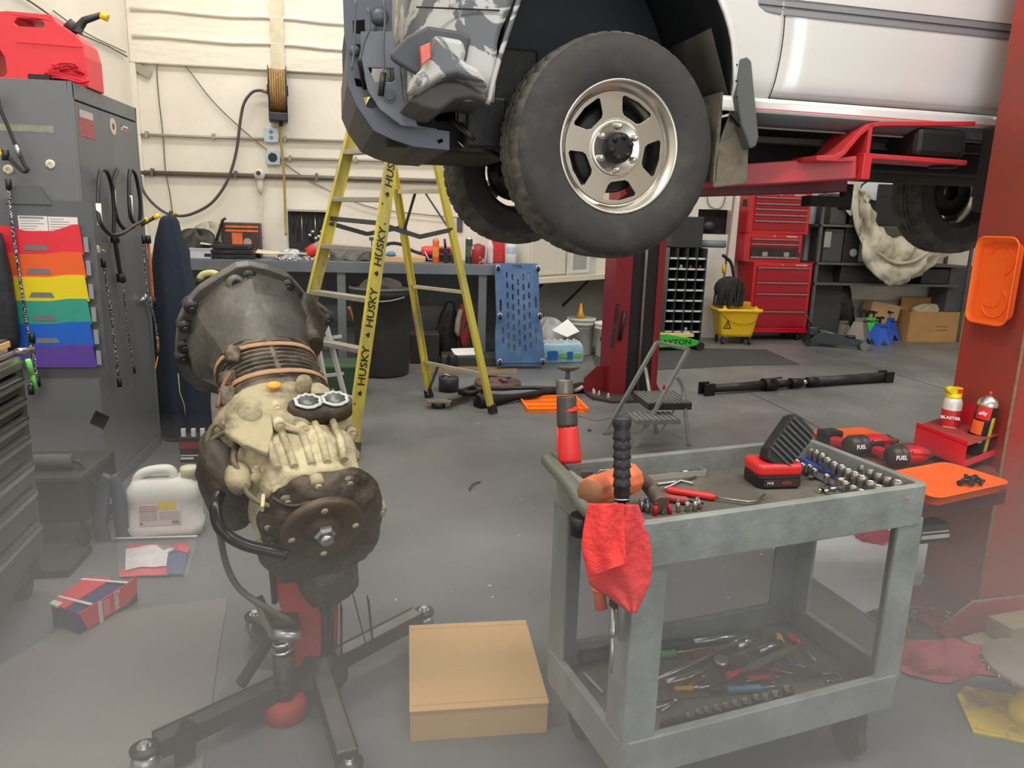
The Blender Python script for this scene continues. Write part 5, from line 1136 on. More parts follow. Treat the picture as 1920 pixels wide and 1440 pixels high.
# loose sockets and wrenches
sk = []
pr_ = B().lathe([(0, 0), (.012, 0), (.012, .03), (.009, .03), (.009, .01), (0, .01)], n=12)
rnd = random.Random(4)
for k in range(26):
    q = on(rnd.uniform(518, 596), rnd.uniform(7.45, 7.66), BZ+.012)
    m_ = frz(q, (rnd.uniform(-1, 1), rnd.uniform(-1, 1), .02))
    if k == 0: s0 = solo('loose_socket', pr_, chrome, 'small loose chrome socket scattered on the middle of the bench', 'socket', m_, 'loose sockets on the bench')
    else: dup(s0, m_)
w0 = None
for k in range(12):
    q = on(rnd.choice([rnd.uniform(470, 515), rnd.uniform(600, 690)]), rnd.uniform(7.46, 7.7), BZ+.005)
    if w0 is None:
        b = B(); b.bar((-.07, 0, 0), (.07, 0, 0), .012, .006); b.cyl((.08, 0, -.004), (.08, 0, .004), .014); b.prism([(-.1, -.014), (-.075, -.014), (-.065, 0), (-.075, .014), (-.1, .014), (-.088, 0)], -.004, .004)
        w0 = solo('bench_wrench', b, steel, 'steel wrench lying loose near the front of the bench', 'wrench', T(q.x, q.y, q.z, rnd.uniform(0, 3)), 'loose wrenches on the bench')
    else: dup(w0, T(q.x, q.y, q.z, rnd.uniform(0, 3)))
q = on(655, 7.75); rag('grey_parts_bag', 'grey heap of parts on the bench between the ladder rails', 'bag', q, .4, .2, .13, M('parts_grey', (104, 102, 98), .6, .1, .25, 14, .5), 21)
t = thing('trigger_spray', 'navy blue spray trigger bottle on the bench behind the ladder rail', 'spray bottle', T(*on(706, 7.7)))
B().lathe([(0, 0), (.045, 0), (.05, .05), (.045, .12), (.02, .17), (0, .17)], n=16).obj('bottle_body', M('clear_blue', (196, 204, 210), .3, 0, .05, 8), t)
B().box((-.07, -.015, .2), (.03, .015, .235)).box((-.02, -.014, .17), (.01, .014, .21)).box((-.05, -.008, .14), (-.04, .008, .21)).obj('trigger_head', M('navy_plastic', (60, 74, 110), .4), t)
tb = boxt('flat_carton', 'flat open brown carton on the bench behind the ladder', 'box', 716, 796, 7.5, .055, .34, M('carton_tan', (202, 170, 124), .75, 0, .08, 8))
q = on(735, 7.6, BZ+.062); solo('rubber_tube', B().tube(smooth([(-.12, 0, .03), (-.06, 0, .1), (.02, .02, .12), (.12, .02, .1), (.2, .05, .05), (.3, .05, .02)], 4), .017, 8), rubber, 'black rubber tube arched over the flat carton', 'tube', T(*q))
q = on(733, 7.55, BZ+.06); solo('blue_bottle_cap', B().lathe([(0, 0), (.05, 0), (.05, .02), (.03, .04), (0, .045)]), M('blue_cap', (70, 120, 170), .4), 'blue and white bottle cap lying in the flat carton', 'dish', T(*q))  # blue bottle cap left in the carton
t = thing('red_air_tank', 'small red cylinder lying on the bench behind the spray cans', 'cylinder', T(*on(825, 7.85)))
B().lathe([(0, -.2), (.045, -.19), (.055, -.15), (.055, .15), (.045, .19), (0, .2)], frz((0, 0, .1), (1, 0, 0))).obj('tank', M('tank_red', (214, 66, 72), .4), t); B().tube([(-.16, -.05, .1), (-.12, -.05, .02), (-.06, -.06, .02), (-.02, -.05, .1)], .006).obj('wire_handle', white, t); B().box((-.15, -.05, 0), (.15, .06, .05)).obj('cradle', blackp, t)
c = on(817, 7.55); tin('spray_can', 'orange and grey spray can on the bench at the left of the ladder rail', 'spray can', (c.x, c.y, BZ), .033, .25, M('can_orange', (232, 106, 40), .35, .2), M('can_grey_top', (150, 146, 140), .3, .5), M('can_amber', (236, 150, 60), .4))
c = on(835, 7.55); t = thing('glue_gun', 'black pistol shaped tool standing on the bench beside the orange spray can', 'tool', T(c.x, c.y, BZ)); B().box((-.02, -.03, 0), (.03, .03, .12)).obj('grip', blackp, t, bevel=.01); B().box((-.06, -.02, .1), (.05, .02, .15)).obj('tool_body', blackp, t, bevel=.01); B().cyl((0, 0, .15), (-.01, 0, .24), .012).obj('nozzle', blackp, t)
c = on(852, 7.62); tin('spray_can', 'short brown can behind the black pistol shaped tool', 'can', (c.x, c.y, BZ), .035, .16, M('can_brown', (96, 88, 70), .4, .3))
c = on(879, 7.6); tin('spray_can', 'tall dark green spray can on the bench right of the ladder rail', 'spray can', (c.x, c.y, BZ), .036, .27, M('can_green', (40, 72, 52), .4, .1), steel, M('can_green_light', (80, 100, 80), .4))
c = on(896, 7.58); t = tin('round_tin', 'dark red round tin with a pale pattern on the bench', 'tin', (c.x, c.y, BZ), .075, .2, M('tin_red', (150, 40, 48), .35, .1, .1, 12, 0, rgb2=(214, 170, 170), lo=.56, hi=.6), M('tin_red2', (150, 40, 48), .35))
c = on(918, 7.66); clr = M('clear_plastic', (214, 212, 208), .25, 0, .05, 10)
bottle('water_bottle', 'clear ribbed bottle on the bench between the red tin and red pouch', 'bottle', (c.x, c.y, BZ), .036, .26, clr)
c = on(934, 7.8); solo('red_pouch', B().prism([(-.06, 0), (.07, 0), (.06, .3), (-.08, .3)], -.02, .02, fr((0, 0, 0), (1, 0, 0), (0, -1, 0))), M('pouch_red', (206, 52, 52), .5), 'bright red pouch standing at the right end of the bench', 'pouch', T(c.x, c.y, BZ), bevel=.01)
c = on(957, 7.7); bottle('labelled_bottle', 'clear bottle with a blue lettered white label above the blue creeper', 'bottle', (c.x, c.y, BZ), .06, .27, clr, None, M('label_bluewhite', (186, 192, 214), .5, 0, .2, 60))
# ------------------------------------------------------------------ under and in front of the bench
def pz(px, py): p = PZ(px, py, 0); return Vector((p.x, p.y, 0))
t = thing('trash_can', 'large round black trash can standing under the bench behind the ladder', 'trash can', T(-.16, 6.84, 0))
canm = M('trash_black', (44, 45, 43), .6, 0, .08, 5)
B().lathe([(0, .005), (.235, .005), (.24, .02), (.255, .4), (.272, .72), (.285, .725), (.29, .78), (.275, .785), (.268, .7), (.235, .03), (0, .03)], n=44).obj('bin_body', canm, t)
B().lathe([(.28, .775), (.296, .78), (.298, .8), (.28, .805)], n=44).obj('rim', M('trash_rim', (82, 84, 82), .4, 0, .05), t)
b = B().tube([(.24+0*a, -.12, .73) if 0 else (.3*math.cos(-2.4+a*.12), .3*math.sin(-2.4+a*.12), .73-.03*math.sin(a*.25)) for a in range(14)], .006); b.obj('bag_edge', M('bag_edge', (150, 150, 146), .4), t)
solo('trash_fill', crumple((0, 0, 0), .44, .44, .16, 3), M('trash_dark', (56, 50, 46), .8, 0, .3, 10, .4), 'dark rubbish heaped at the top of the black trash can', 'rubbish', T(-.16, 6.84, .70))
# white folding frame and green tote behind the gearbox
t = thing('folding_step', 'white folding step with a splayed metal frame behind the gearbox', 'step stool')
def hy(px, py, Y): return PY(px, py, Y)
wf = M('white_frame', (206, 206, 202), .4, .3, .06, 6)
Y1 = 4.9
B().bar(hy(612, 612, Y1), hy(650, 755, Y1-.1), .02, .028).obj('front_leg', wf, t); B().bar(hy(590, 612, Y1+.3), hy(618, 760, Y1+.2), .02, .028).obj('rear_leg', wf, t)
B().bar(hy(600, 636, Y1+.1), hy(636, 631, Y1), .05, .022).obj('upper_tread', wf, t); B().bar(hy(596, 706, Y1+.1), hy(640, 701, Y1-.02), .05, .02).obj('lower_tread', wf, t)
B().bar(hy(606, 612, Y1), hy(622, 640, Y1-.02), .02, .02).obj('top_brace', wf, t)
b = B(); q = hy(628, 735, 5.5); b.box((-.24, -.15, 0), (.2, .2, .26)); solo('green_tote', b, M('tote_green', (46, 76, 52), .5, 0, .12, 6), 'dark green plastic tote on the floor behind the white folding step', 'tote', T(PZ(628, 742, 0).x, PZ(628, 742, 0).y+.1, 0), bevel=.02)
q = hy(385, 520, 6.6); t = thing('yellow_funnel_tube', 'pale yellow curved tube sticking out beside the navy jacket', 'tube'); 
B().tube(smooth([hy(372, 530, 6.6), hy(380, 515, 6.6), hy(400, 512, 6.6), hy(414, 520, 6.6)], 4), .028, 10).obj('tube', M('pale_yellow', (208, 200, 140), .5, 0, .08, 6), t)
B().cyl(hy(372, 534, 6.6), hy(376, 522, 6.6), .036).obj('black_mouth', blackp, t); B().cyl((hy(414, 520, 6.6).x, 6.6, 0), (hy(414, 520, 6.6).x, 6.6, hy(414, 520, 6.6).z), .012).obj('stand_rod', dsteel, t)
solo('hanging_cable', B().tube(smooth([hy(654, 575, 7.2), hy(664, 600, 7.2), hy(672, 630, 7.1), hy(676, 660, 7.0)], 4), .012), M('cord_orange', (190, 120, 70), .6), 'brown orange cable hanging under the bench by the leg', 'cord')
# jackets under the bench
def drape(name, label, cat, Y, rows, mt, seed, th=.09):
    rings = []
    for k, (py, x0, x1) in enumerate(rows):
        a, c_ = PY(x0, py, Y), PY(x1, py, Y); z = max(.01, a.z)
        rings.append([((a.x+c_.x)/2+(c_.x-a.x)/2*math.cos(2*PI*i/24)*(1+.08*math.sin(5*i*.26*4+k+seed)), Y+th*math.sin(2*PI*i/24)*(1+.2*math.sin(i*1.3+k+seed)), z) for i in range(24)])
    return solo(name, B().loft(rings), mt, label, cat)
drape('black_coat', 'black shiny coat hanging in the dark under the bench', 'coat', 7.75, [(566, 838, 852), (585, 828, 855), (620, 815, 856), (655, 812, 858), (680, 820, 856)], M('coat_black', (34, 33, 31), .55, 0, .2, 8, .4), 1)
drape('red_fabric_bag', 'red and cream fabric bag hanging under the bench right of the black coat', 'bag', 7.8, [(568, 862, 876), (590, 856, 880), (620, 854, 882), (644, 862, 880), (652, 866, 876)], M('bag_red_dusty', (150, 62, 54), .85, 0, .25, 6, .4), 4)
drape('cream_glove', 'cream cloth draped over the left side of the red fabric bag', 'cloth', 7.68, [(580, 860, 868), (600, 854, 864), (620, 852, 862), (630, 856, 862)], M('cream_dusty', (176, 168, 148), .85, 0, .15, 9, .3), 6, .03)
q = pz(812, 690); solo('dark_crate', B().box((-.17, 0, 0), (.12, .3, .3)), M('crate_dark', (48, 46, 44), .7, 0, .2, 8), 'dark crate on the floor under the bench left of the black coat', 'crate', T(q.x-.05, 7.3, 0), bevel=.01)
q = pz(880, 676); solo('flat_black_tray', B().box((-.35, 0, 0), (.2, .3, .1)), M('tray_dull', (66, 64, 60), .6, 0, .2, 8), 'flat black tray on the floor behind the ladder under the bench', 'tray', T(q.x+.05, 7.15, 0), bevel=.01)
solo('white_booklet', B().box((-.12, -.08, 0), (.12, .08, .012), T(0, 0, 0, .2, .25)), pap, 'white booklet lying on the flat black tray', 'booklet', T(q.x-.07, 7.25, .125))
q = pz(880, 700); solo('brown_floor_cardboard', B().prism([(-.5, -.1), (.45, -.14), (.5, .2), (-.45, .25)], 0, .005), M('cardboard_dull', (128, 108, 86), .8, 0, .15, 6), 'flattened brown cardboard on the floor in front of the bench', 'cardboard', T(q.x, q.y+.1, 0))
t = tin('drain_bottle', 'small dark round bottle by the foot of the black coat', 'bottle', (pz(848, 690).x, 7.08, 0), .05, .14, blackp, dsteel)

# ------------------------------------------------------------------ blue creeper
C0 = PZ(930, 692, 0); C1 = PZ(1020, 690, 0); C1 = Vector((C0.x+.5, C0.y+.03, 0)); Ct = Vector((C0.x-.015, BF-.10, 1.04))
cx_ = (C1-C0).normalized(); cup = (Ct-Vector((C0.x, C0.y, 0))).normalized()
cmx = fr(C0+Vector((0, 0, .01)), cx_, cx_.cross(cup)); cmx = Matrix((cx_, (cup-cx_*cup.dot(cx_)).normalized(), cx_.cross(cup).normalized())).transposed().to_4x4(); cmx.translation = C0+Vector((0, 0, .025))
blu = M('creeper_blue', (62, 98, 142), .5, 0, .08, 5, 0, rgb2=(92, 122, 156), lo=.45, hi=.7)
t = thing('mechanic_creeper', 'blue plastic mechanic creeper leaning upright against the end of the bench', 'creeper', cmx)
# local x right, y up the board, z towards viewer
Lc = 1.02
outc = [(.02, 0), (.46, 0), (.485, .03), (.49, .12), (.475, .36), (.455, .42), (.45, .5), (.455, 1.0), (.44, 1.02), (.03, 1.02), (.012, 1.0), (.015, .5), (.01, .42), (-.0, .36), (-.005, .1), (.0, .02)]
hs = [rrect(.10, .03, .014, 3, .235, .985)[::-1], rrect(.022, .12, .01, 2, .06, .60)[::-1], rrect(.022, .11, .01, 2, .415, .63)[::-1]]
rows_ = 0
for r_ in range(9):
    y_ = .93-r_*.1; wide = 3.5 if r_ < 5 else 4.6
    xs = [-2, -1, 0, 1, 2] if y_ > .45 else [-3, -2, -1, 0, 1, 2, 3]
    for i in xs:
        yy = y_+(.0 if abs(i) % 2 == 0 else -.05)-.03*(abs(i)//2 == 1)
        if yy < .16: continue
        if y_ > .45 and abs(i) > 2: continue
        if min(abs(yy-.985), 9) < .06: continue
        hs.append(rrect(.017, .062, .006, 1, .24+i*.055, yy)[::-1])
board = B().prism(outc, -.012, .012, holes=hs).obj('board', blu, t, bevel=.003)
B().box((.03, .03, .012), (.45, .045, .022)).obj('foot_ridge', blu, t)
for (x, y_) in ((.04, .975), (.44, .975), (.045, .50), (.445, .50), (.03, .05), (.46, .05)):
    c_ = B(); c_.cyl((x-.012, y_-.02, .05), (x+.012, y_-.02, .05), .024, n=16); co = c_.obj('caster', blackp, t)
    B().tube([(x-.016, y_-.03, .05), (x-.016, y_+.01, .045), (x, y_+.022, .03), (x+.016, y_+.01, .045), (x+.016, y_-.03, .05)], .0045).obj('caster_fork', chrome, co)
# ------------------------------------------------------------------ counter, boxes and buckets right of the creeper
k0 = Vector((1.405, 7.648, 0)); kd = Vector((.756, .654, 0)); kn = Vector((-.654, .756, 0))
km = Matrix((kd, kn, Vector((0, 0, 1)))).transposed().to_4x4(); km.translation = k0; ki = km.inverted()
crm = M('cream_laminate', (222, 214, 192), .5, 0, .04, 4)
t = thing('white_counter', 'cream counter on a diagonal behind the lift post holding the microwave', 'counter', km)
B().box((-.1, 0, .78), (2.0, .44, .845)).obj('counter_top', crm, t, bevel=.006)
B().box((-.1, .38, 0), (2.0, .44, .78)).obj('back_panel', M('panel_grey', (132, 130, 124), .7, 0, .1, 3), t)
for x in (.15, 1.0, 1.9): B().bar((x, .38, .45), (x, .02, .78), .03, .02).obj('bracket', blackp, t)
def kp(px, py, z=.85): return ki @ PZ(px, py, z)
q0, q1 = kp(972, 523), kp(1063, 521)
mo = M('mini_fridge_white', (216, 211, 196), .4, 0, .03, 3)
t = thing('white_cabinet_box', 'large cream white appliance box on the counter behind the far tyre', 'appliance', km @ T(-.05, .06, .848))
B().box((0, 0, 0), (.62, .36, .72)).obj('body', mo, t, bevel=.01); B().box((.012, -.02, .02), (.608, 0, .7)).obj('door', mo, t, bevel=.006)
t = thing('microwave', 'white microwave on the counter between the appliance box and lift post', 'microwave', km @ T(.62, .05, .848))
mw = M('microwave_white', (222, 222, 214), .35, 0, .03, 5)
B().box((0, 0, 0), (.56, .34, .3)).obj('body', mw, t, bevel=.008)
B().box((.015, -.015, .02), (.40, 0, .29)).obj('door', mw, t, bevel=.004); B().box((.07, -.018, .06), (.33, -.014, .24)).obj('window', M('mw_window', (166, 168, 164), .3, 0, .05, 30), t); B().box((.42, -.006, .02), (.55, 0, .29)).obj('control_panel', M('mw_panel', (206, 206, 200), .4), t); B().cyl((.48, -.02, .2), (.48, -.004, .2), .022).obj('dial', mw, t)
bkm = M('bucket_white', (222, 220, 210), .45, 0, .04, 5)
def bucket(p, label, r=.14, h=.36, txt=None, mt=None):
    t_ = thing('plastic_bucket', label, 'bucket', T(p.x, p.y, 0))
    B().lathe([(0, .002), (r*.86, .002), (r*.88, .01), (r*.96, h*.82), (r*1.03, h*.83), (r*1.03, h*.87), (r*.98, h*.88), (r*1.02, h*.93), (r*1.05, h*.94), (r*1.05, h), (r*.97, h), (r*.84, .02), (0, .02)], n=32).obj('bucket_body', mt or bkm, t_)
    B().tube([(r*1.03*math.cos(a), r*1.03*math.sin(a)-.0, h*.86-.05*math.sin(-a)) for a in [-PI+i*PI/12 for i in range(13)]], .003).obj('wire_handle', steel, t_)
    return t_
t = bucket(pz(1094, 668)+Vector((0, .17, 0)), 'translucent white bucket with an orange funnel in it behind the water bottles', .15, .4, mt=M('bucket_clear', (200, 200, 194), .4, 0, .08, 4))
bp_ = t.location.copy()
solo('orange_funnel', B().lathe([(.006, .16), (.009, .158), (.02, .06), (.055, .0), (.058, 0), (.024, .062), (.01, .16)], n=20), M('funnel_orange', (226, 160, 44), .4), 'orange funnel standing upside down on the bucket', 'funnel', T(bp_.x-.02, bp_.y-.03, .402))
solo('bucket_lid', B().lathe([(0, 0), (.145, 0), (.145, .012), (0, .014)], n=28), M('lid_grey', (150, 150, 146), .5), 'grey lid on the bucket under the orange funnel', 'lid', T(bp_.x, bp_.y, .388))
t = bucket(pz(1140, 672)+Vector((.03, .14, 0)), 'white bucket with black round lettering partly behind the back lift post', .15, .37)
nv = (CAM-Vector((t.location.x, t.location.y, .2))); nv.z = 0; nv.normalize(); nv = Vector((nv.x-.25, nv.y, 0)).normalized(); xv = Vector((0, 0, 1)).cross(nv)
text("O'", .12, blackp, t, fr(Vector((0, 0, .2))+nv*.1395, xv, nv) @ T(.0, 0, 0), bold=.003)
text('R', .07, blackp, t, fr(Vector((0, 0, .18))+nv*.1395, xv, nv) @ T(.06, 0, -.005), bold=.002)
# water bottle pack
wp = pz(1052, 680); t = thing('water_bottle_pack', 'shrink wrapped pack of water bottles with blue and green print on the floor', 'bottle pack', T(wp.x, wp.y+.1, 0, .1))
blw = M('shrink_wrap_blue', (168, 206, 224), .2, 0, .12, 9, .4)
b = B().grid(lambda u, v: ((u-.5)*.46*(1-.06*math.sin(PI*v)), -.12+.0*v+(-.01+.012*math.sin(14*u)), .01+.2*v), 28, 6)
b = B().loft([[(x*(1+.03*math.sin(i*1.1+z*40)), y*(1+.05*math.sin(i*.9)), z) for i, (x, y) in enumerate(rrect(.46*sc, .26*sc, .05, 6))] for z, sc in ((.0, .96), (.02, 1.0), (.12, 1.02), (.18, .98), (.205, .9))])
wo = b.obj('shrink_wrap', blw, t)
for i in range(6):
    for j in range(3): B().lathe([(0, 0), (.014, 0), (.014, .018), (0, .02)], T(-.18+i*.072, -.08+j*.08, .2)).obj('bottle_cap', white, t)
B().box((-.17, -.14, .04), (-.06, -.132, .13)).obj('blue_print', M('print_blue', (40, 110, 190), .35, 0, .1, 20), t); B().box((-.05, -.141, .06), (.2, -.133, .1)).obj('green_print', M('print_green', (120, 190, 90), .35), t); B().box((.04, -.142, .04), (.1, -.133, .12)).obj('blue_print', M('print_blue', (0, 0, 0)), t)
q = pz(1030, 668); rag('white_plastic_bag', 'crumpled white and clear plastic bags heaped behind the water bottles', 'bag', (q.x+.03, q.y+.32, 0), .42, .3, .34, M('bag_white', (206, 206, 202), .4, 0, .1, 9, .5), 31)
q = PZ(1050, 610, .25); solo('foil_sheet', B().prism([(-.14, -.04), (.05, .1), (.16, -.05), (.02, -.12)], 0, .01, T(0, 0, 0, 0, .9)), M('foil_pale', (226, 226, 222), .35, .2, .05, 8), 'bent pale sheet resting on the plastic bags', 'sheet', T(1.72, 7.62, .33))
# ------------------------------------------------------------------ back lift post
bm = T(1.735, 5.86, 0, .06)
t = thing('lift_post', 'back lift post, dark red, with its bolted base plate on the floor', 'lift post', bm)
b = B(); b.box((0, 0, .02), (.14, .012, 4.3)); b.box((0, .012, .02), (.012, .28, 4.3)); b.box((.012, .268, .02), (.42, .28, 4.3)); b.box((.408, .0, .02), (.42, .268, 4.3)); b.box((.36, 0, .02), (.408, .012, 4.3)); b.obj('column', posb, t, bevel=.003)
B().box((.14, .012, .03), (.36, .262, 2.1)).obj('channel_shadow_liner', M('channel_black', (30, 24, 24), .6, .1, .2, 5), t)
B().cyl((.25, .0, .04), (.25, .0, 2.5), .013).obj('lift_screw', M('screw_steel', (180, 176, 170), .3, .8, .1, 40), t)
B().prism([(-.18, -.1), (-.06, -.24), (.36, -.24), (.5, -.1), (.5, .32), (-.18, .32)], 0, .022).obj('base_plate', M('base_dark', (72, 58, 54), .6, .2, .2, 8), t)
B().prism([(-.19, .0), (-.19, .12), (-.08, .22), (.0, .22), (.0, 0)], 0, .012, fr((0, .12, .02), (1, 0, 0), (0, -1, 0))).obj('gusset', posb, t)
B().prism([(.42, .0), (.5, .0), (.42, .14)], 0, .012, fr((0, .12, .02), (1, 0, 0), (0, -1, 0))).obj('gusset', posb, t)
for x, y in ((-.12, .06), (-.1, -.03), (-.05, -.12), (-.13, .0)): B().hexb((x, y, .022), (0, 0, 1), .014, .02).cyl((x, y, .02), (x, y, .06), .008).obj('anchor_bolt', steel, t)
B().bar((-.004, -.006, .42), (.03, -.006, .78), .02, .03, (0, -1, 0)).obj('lock_handle', dsteel, t)
B().cyl((.06, -.01, .48), (.09, -.01, .72), .016).obj('lock_handle', blackp, t)
# ------------------------------------------------------------------ bin shelf
a, c_ = PZ(1247, 650, 0), PZ(1306, 648, 0)
binm = M('bin_steel_grey', (98, 102, 104), .45, .4, .1, 6); t = thing('parts_bin_shelf', 'grey steel bin shelf of open pigeonholes with pale label strips', 'shelf', T(3.12, 8.42, 0, -.03))
W3, H3 = .47, 1.12; zt3 = PY(1290, 465, 8.42).z; H3 = zt3
B().box((0, .28, 0), (W3, .3, H3)).box((0, 0, 0), (.008, .3, H3)).box((W3-.008, 0, 0), (W3, .3, H3)).obj('cabinet_shell', binm, t)
B().box((.008, .27, 0), (W3-.008, .28, H3)).obj('dark_back', M('bin_back', (34, 36, 38), .8), t)
nr_ = 9
for k in range(nr_):
    z = .04+k*(H3-.05)/nr_; sh = B().box((.008, 0, z), (W3-.008, .27, z+.006)).box((.008, -.002, z), (W3-.008, .004, z+.026)).obj('shelf_board', binm, t)
    for j in range(4 if k > 0 else 0): B().box((.02+j*.113, -.004, z+.004), (.10+j*.113, -.002, z+.022)).obj('label_strip', M('label_strip_white', (206, 208, 204), .5, 0, .08, 30), sh)
for j in range(1, 4): B().box((j*W3/4-.002, .01, 0), (j*W3/4+.002, .27, H3)).obj('divider', binm, t)
for k, (j, z, c) in enumerate(((1, 7, (190, 184, 176)), (2, 1, (196, 210, 206)), (2, 7, (120, 60, 60)), (3, 7, (110, 58, 60)))):
    zz = .04+z*(H3-.05)/nr_+.006; solo('small_part', B().lathe([(0, 0), (.018, 0), (.018, .05), (0, .055)]), M('smallpart%d' % k, c, .4), ['pale spool in the second pigeonhole of the row near the top', 'pale crumpled part in a low pigeonhole', 'dull red part in the third pigeonhole near the top', 'dull red part in the rightmost pigeonhole near the top'][k], 'part', T(3.12, 8.42, 0, -.03) @ T(.06+j*.117, .06, zz))
# framed opening and board behind the shelf
fx = PY(1300, 400, 9.2)
t = thing('wall_cabinet', 'white cabinet with a dark square opening and a fan behind the bin shelf', 'cabinet')
a, c_ = PY(1291, 354, 9.1), PY(1376, 500, 9.1); o0, o1 = PY(1310, 392, 9.1), PY(1370, 440, 9.1)
wfm = M('frame_white', (214, 210, 198), .6, 0, .06, 5)
B().prism([(a.x, 0.0), (c_.x, 0), (c_.x, a.z), (a.x+.1, a.z), (a.x, a.z-.12)], 0, .03, fr((0, 9.13, 0), (1, 0, 0), (0, -1, 0)), holes=[[(o0.x, o1.z), (o1.x, o1.z), (o1.x, o0.z), (o0.x, o0.z)][::-1]]).obj('front_panel', wfm, t)
B().box((o0.x-.02, 9.3, o1.z-.02), (o1.x+.02, 9.32, o0.z+.02)).obj('dark_interior', M('bin_back', (0, 0, 0)), t)
B().ball(((o0.x+o1.x)/2, 9.25, (o0.z+o1.z)/2-.05), (.09, .04, .07)).obj('motor', dsteel, t)
B().tube(smooth([PY(1326, 368, 9.08), PY(1330, 385, 9.08), PY(1345, 392, 9.08), PY(1356, 384, 9.08), PY(1360, 366, 9.08)], 4), .006).obj('wire', wirem, t)
q = PY(1318, 447, 8.9); t = solo('grey_roll', B().cyl((-.18, 0, 0), (.16, 0, 0), .045), M('roll_grey', (116, 126, 134), .5), 'grey roll on top of the bin shelf below the dark opening', 'roll', T(q.x, 8.6, H3+.05))
q = PY(1275, 430, 8.8); solo('black_binder_stack', B().box((-.26, 0, 0), (.12, .2, .36)), M('binder_black', (44, 44, 46), .5, 0, .15, 8), 'black upright boxes on the bin shelf behind the tyre', 'box', T(3.42, 8.47, H3), bevel=.01)
# ------------------------------------------------------------------ red tool chests
chr_ = M('chest_red', (198, 24, 36), .28, .1, .05, 3, coat=.3); chd = M('drawer_red', (158, 24, 40), .3, .1, .06, 4)
pull = M('drawer_pull_bar', (170, 146, 146), .35, .7, .1, 20)
def chest(label, x0, x1, z0, z1, Y, d, rows, name='tool_chest', base=False):
    t_ = thing(name, label, 'tool chest', T(x0, Y, 0)); w_ = x1-x0; h = z1-z0
    B().box((0, .012, z0), (w_, d, z1)).box((0, 0, z0), (.04, .012, z1)).box((w_-.04, 0, z0), (w_, .012, z1)).box((.04, 0, z1-.05), (w_-.04, .012, z1)).box((.04, 0, z0), (w_-.04, .012, z0+.03)).obj('body', chr_, t_, bevel=.004)
    y = 0; tot = sum(r for r, _ in rows); av = h-.09
    zz = z1-.055
    for r, c in rows:
        hh = av*r/tot; dr_ = B().box((.045, -.006, zz-hh+.008), (w_-.045, .012, zz)).obj('drawer', chd if c != 2 else M('glass_dark', (46, 34, 36), .3), t_, bevel=.002)
        if c == 2:
            for k in range(5): B().box((.06+k*(w_-.15)/4, -.012, zz-hh*.75), (.13+k*(w_-.15)/4, -.006, zz-hh*.35)).obj('bin_pull', steel if k % 2 else dsteel, dr_)
            B().box((.05, -.02, zz-hh+.01), (w_-.05, -.006, zz-hh+.03)).obj('drawer_pull', pull, dr_)
        else: B().box((.05, -.024, zz-.018), (w_-.05, -.006, zz-.004)).obj('drawer_pull', pull, dr_)
        zz -= hh
    B().cyl((w_*.47, -.012, z1-.028), (w_*.47, 0, z1-.028), .014).obj('lock', steel, t_); B().box((w_*.70, -.004, z1-.038), (w_*.9, 0, z1-.018)).obj('name_plate', M('plate_silver', (206, 170, 170), .3, .5), t_)
    return t_
Y0 = 8.9
def zy(py): return PY(1440, py, Y0).z
xl_, xr_ = PY(1411, 500, Y0).x, PY(1521, 500, Y0).x
chest('red tool chest, topmost of the stack of three beside the mop bucket', PY(1408, 400, Y0).x, PY(1519, 400, Y0).x, zy(438), zy(360), Y0, .42, [(1, 0), (.9, 0), (.9, 0), (1, 0), (1.7, 0)])
chest('red tool chest, middle of the stack of three with a row of small bins', PY(1407, 400, Y0).x, PY(1510, 400, Y0).x, zy(491), zy(438)-.004, Y0, .42, [(1, 0), (.9, 0), (2.2, 2)])
t = chest('large red roller tool cabinet, bottom of the stack of three beside the mop bucket', xl_, xr_, .14, zy(491)-.004, Y0-.04, .44, [(1.6, 0), (1.2, 0), (1.9, 0), (1.8, 0)])
B().box((-.01, -.01, .11), (xr_-xl_+.01, .45, .14)).obj('base_skirt', chr_, t)
for x in (.08, xr_-xl_-.08):
    for y in (.08, .4): B().cyl((x-.02, y, .05), (x+.02, y, .05), .05).box((x-.03, y-.03, .06), (x+.03, y+.03, .11)).obj('caster', dsteel, t)
B().box((-.004, .14, zy(388)), (-.001, .25, zy(374))).obj('side_badge', blackp, COL.objects['tool_chest'])
# ------------------------------------------------------------------ mop bucket and mop
mb = PZ(1368, 640, 0); t = thing('mop_bucket', 'yellow mop bucket on casters with a black warning triangle beside the red chests', 'mop bucket', T(4.12, 8.66, 0, -.08))
yel = M('bucket_yellow', (232, 190, 30), .4, 0, .1, 5, rgb2=(196, 160, 34), lo=.55, hi=.7)
def rr_(w, d, z, r=.05): return [(x, y, z) for x, y in rrect(w, d, r, 5)]
B().loft([rr_(.40, .26, .10), rr_(.42, .28, .14), rr_(.50, .33, .38), rr_(.52, .35, .40), rr_(.58, .39, .415), rr_(.58, .39, .445), rr_(.50, .33, .445), rr_(.47, .30, .38), rr_(.38, .24, .14)]).obj('bucket_body', yel, t)
for sx in (-.26, .26): B().prism([(-.03, 0), (.03, 0), (.0, .05)], -.01, .01, fr((sx*.75, -.16, .44), (1, 0, 0), (0, -1, 0))).obj('rim_lug', yel, t)
B().box((-.08, .0, .30), (.2, .12, .52)).obj('wringer', M('wringer_amber', (190, 140, 28), .4, 0, .15, 8), t, bevel=.02)
B().tube(smooth([(-.22, -.172, .38), (-.14, -.175, .31), (0, -.185, .26), (.14, -.175, .27), (.22, -.172, .32)], 4), .004).obj('wire_handle', M('handle_brown', (130, 90, 40), .5), t)
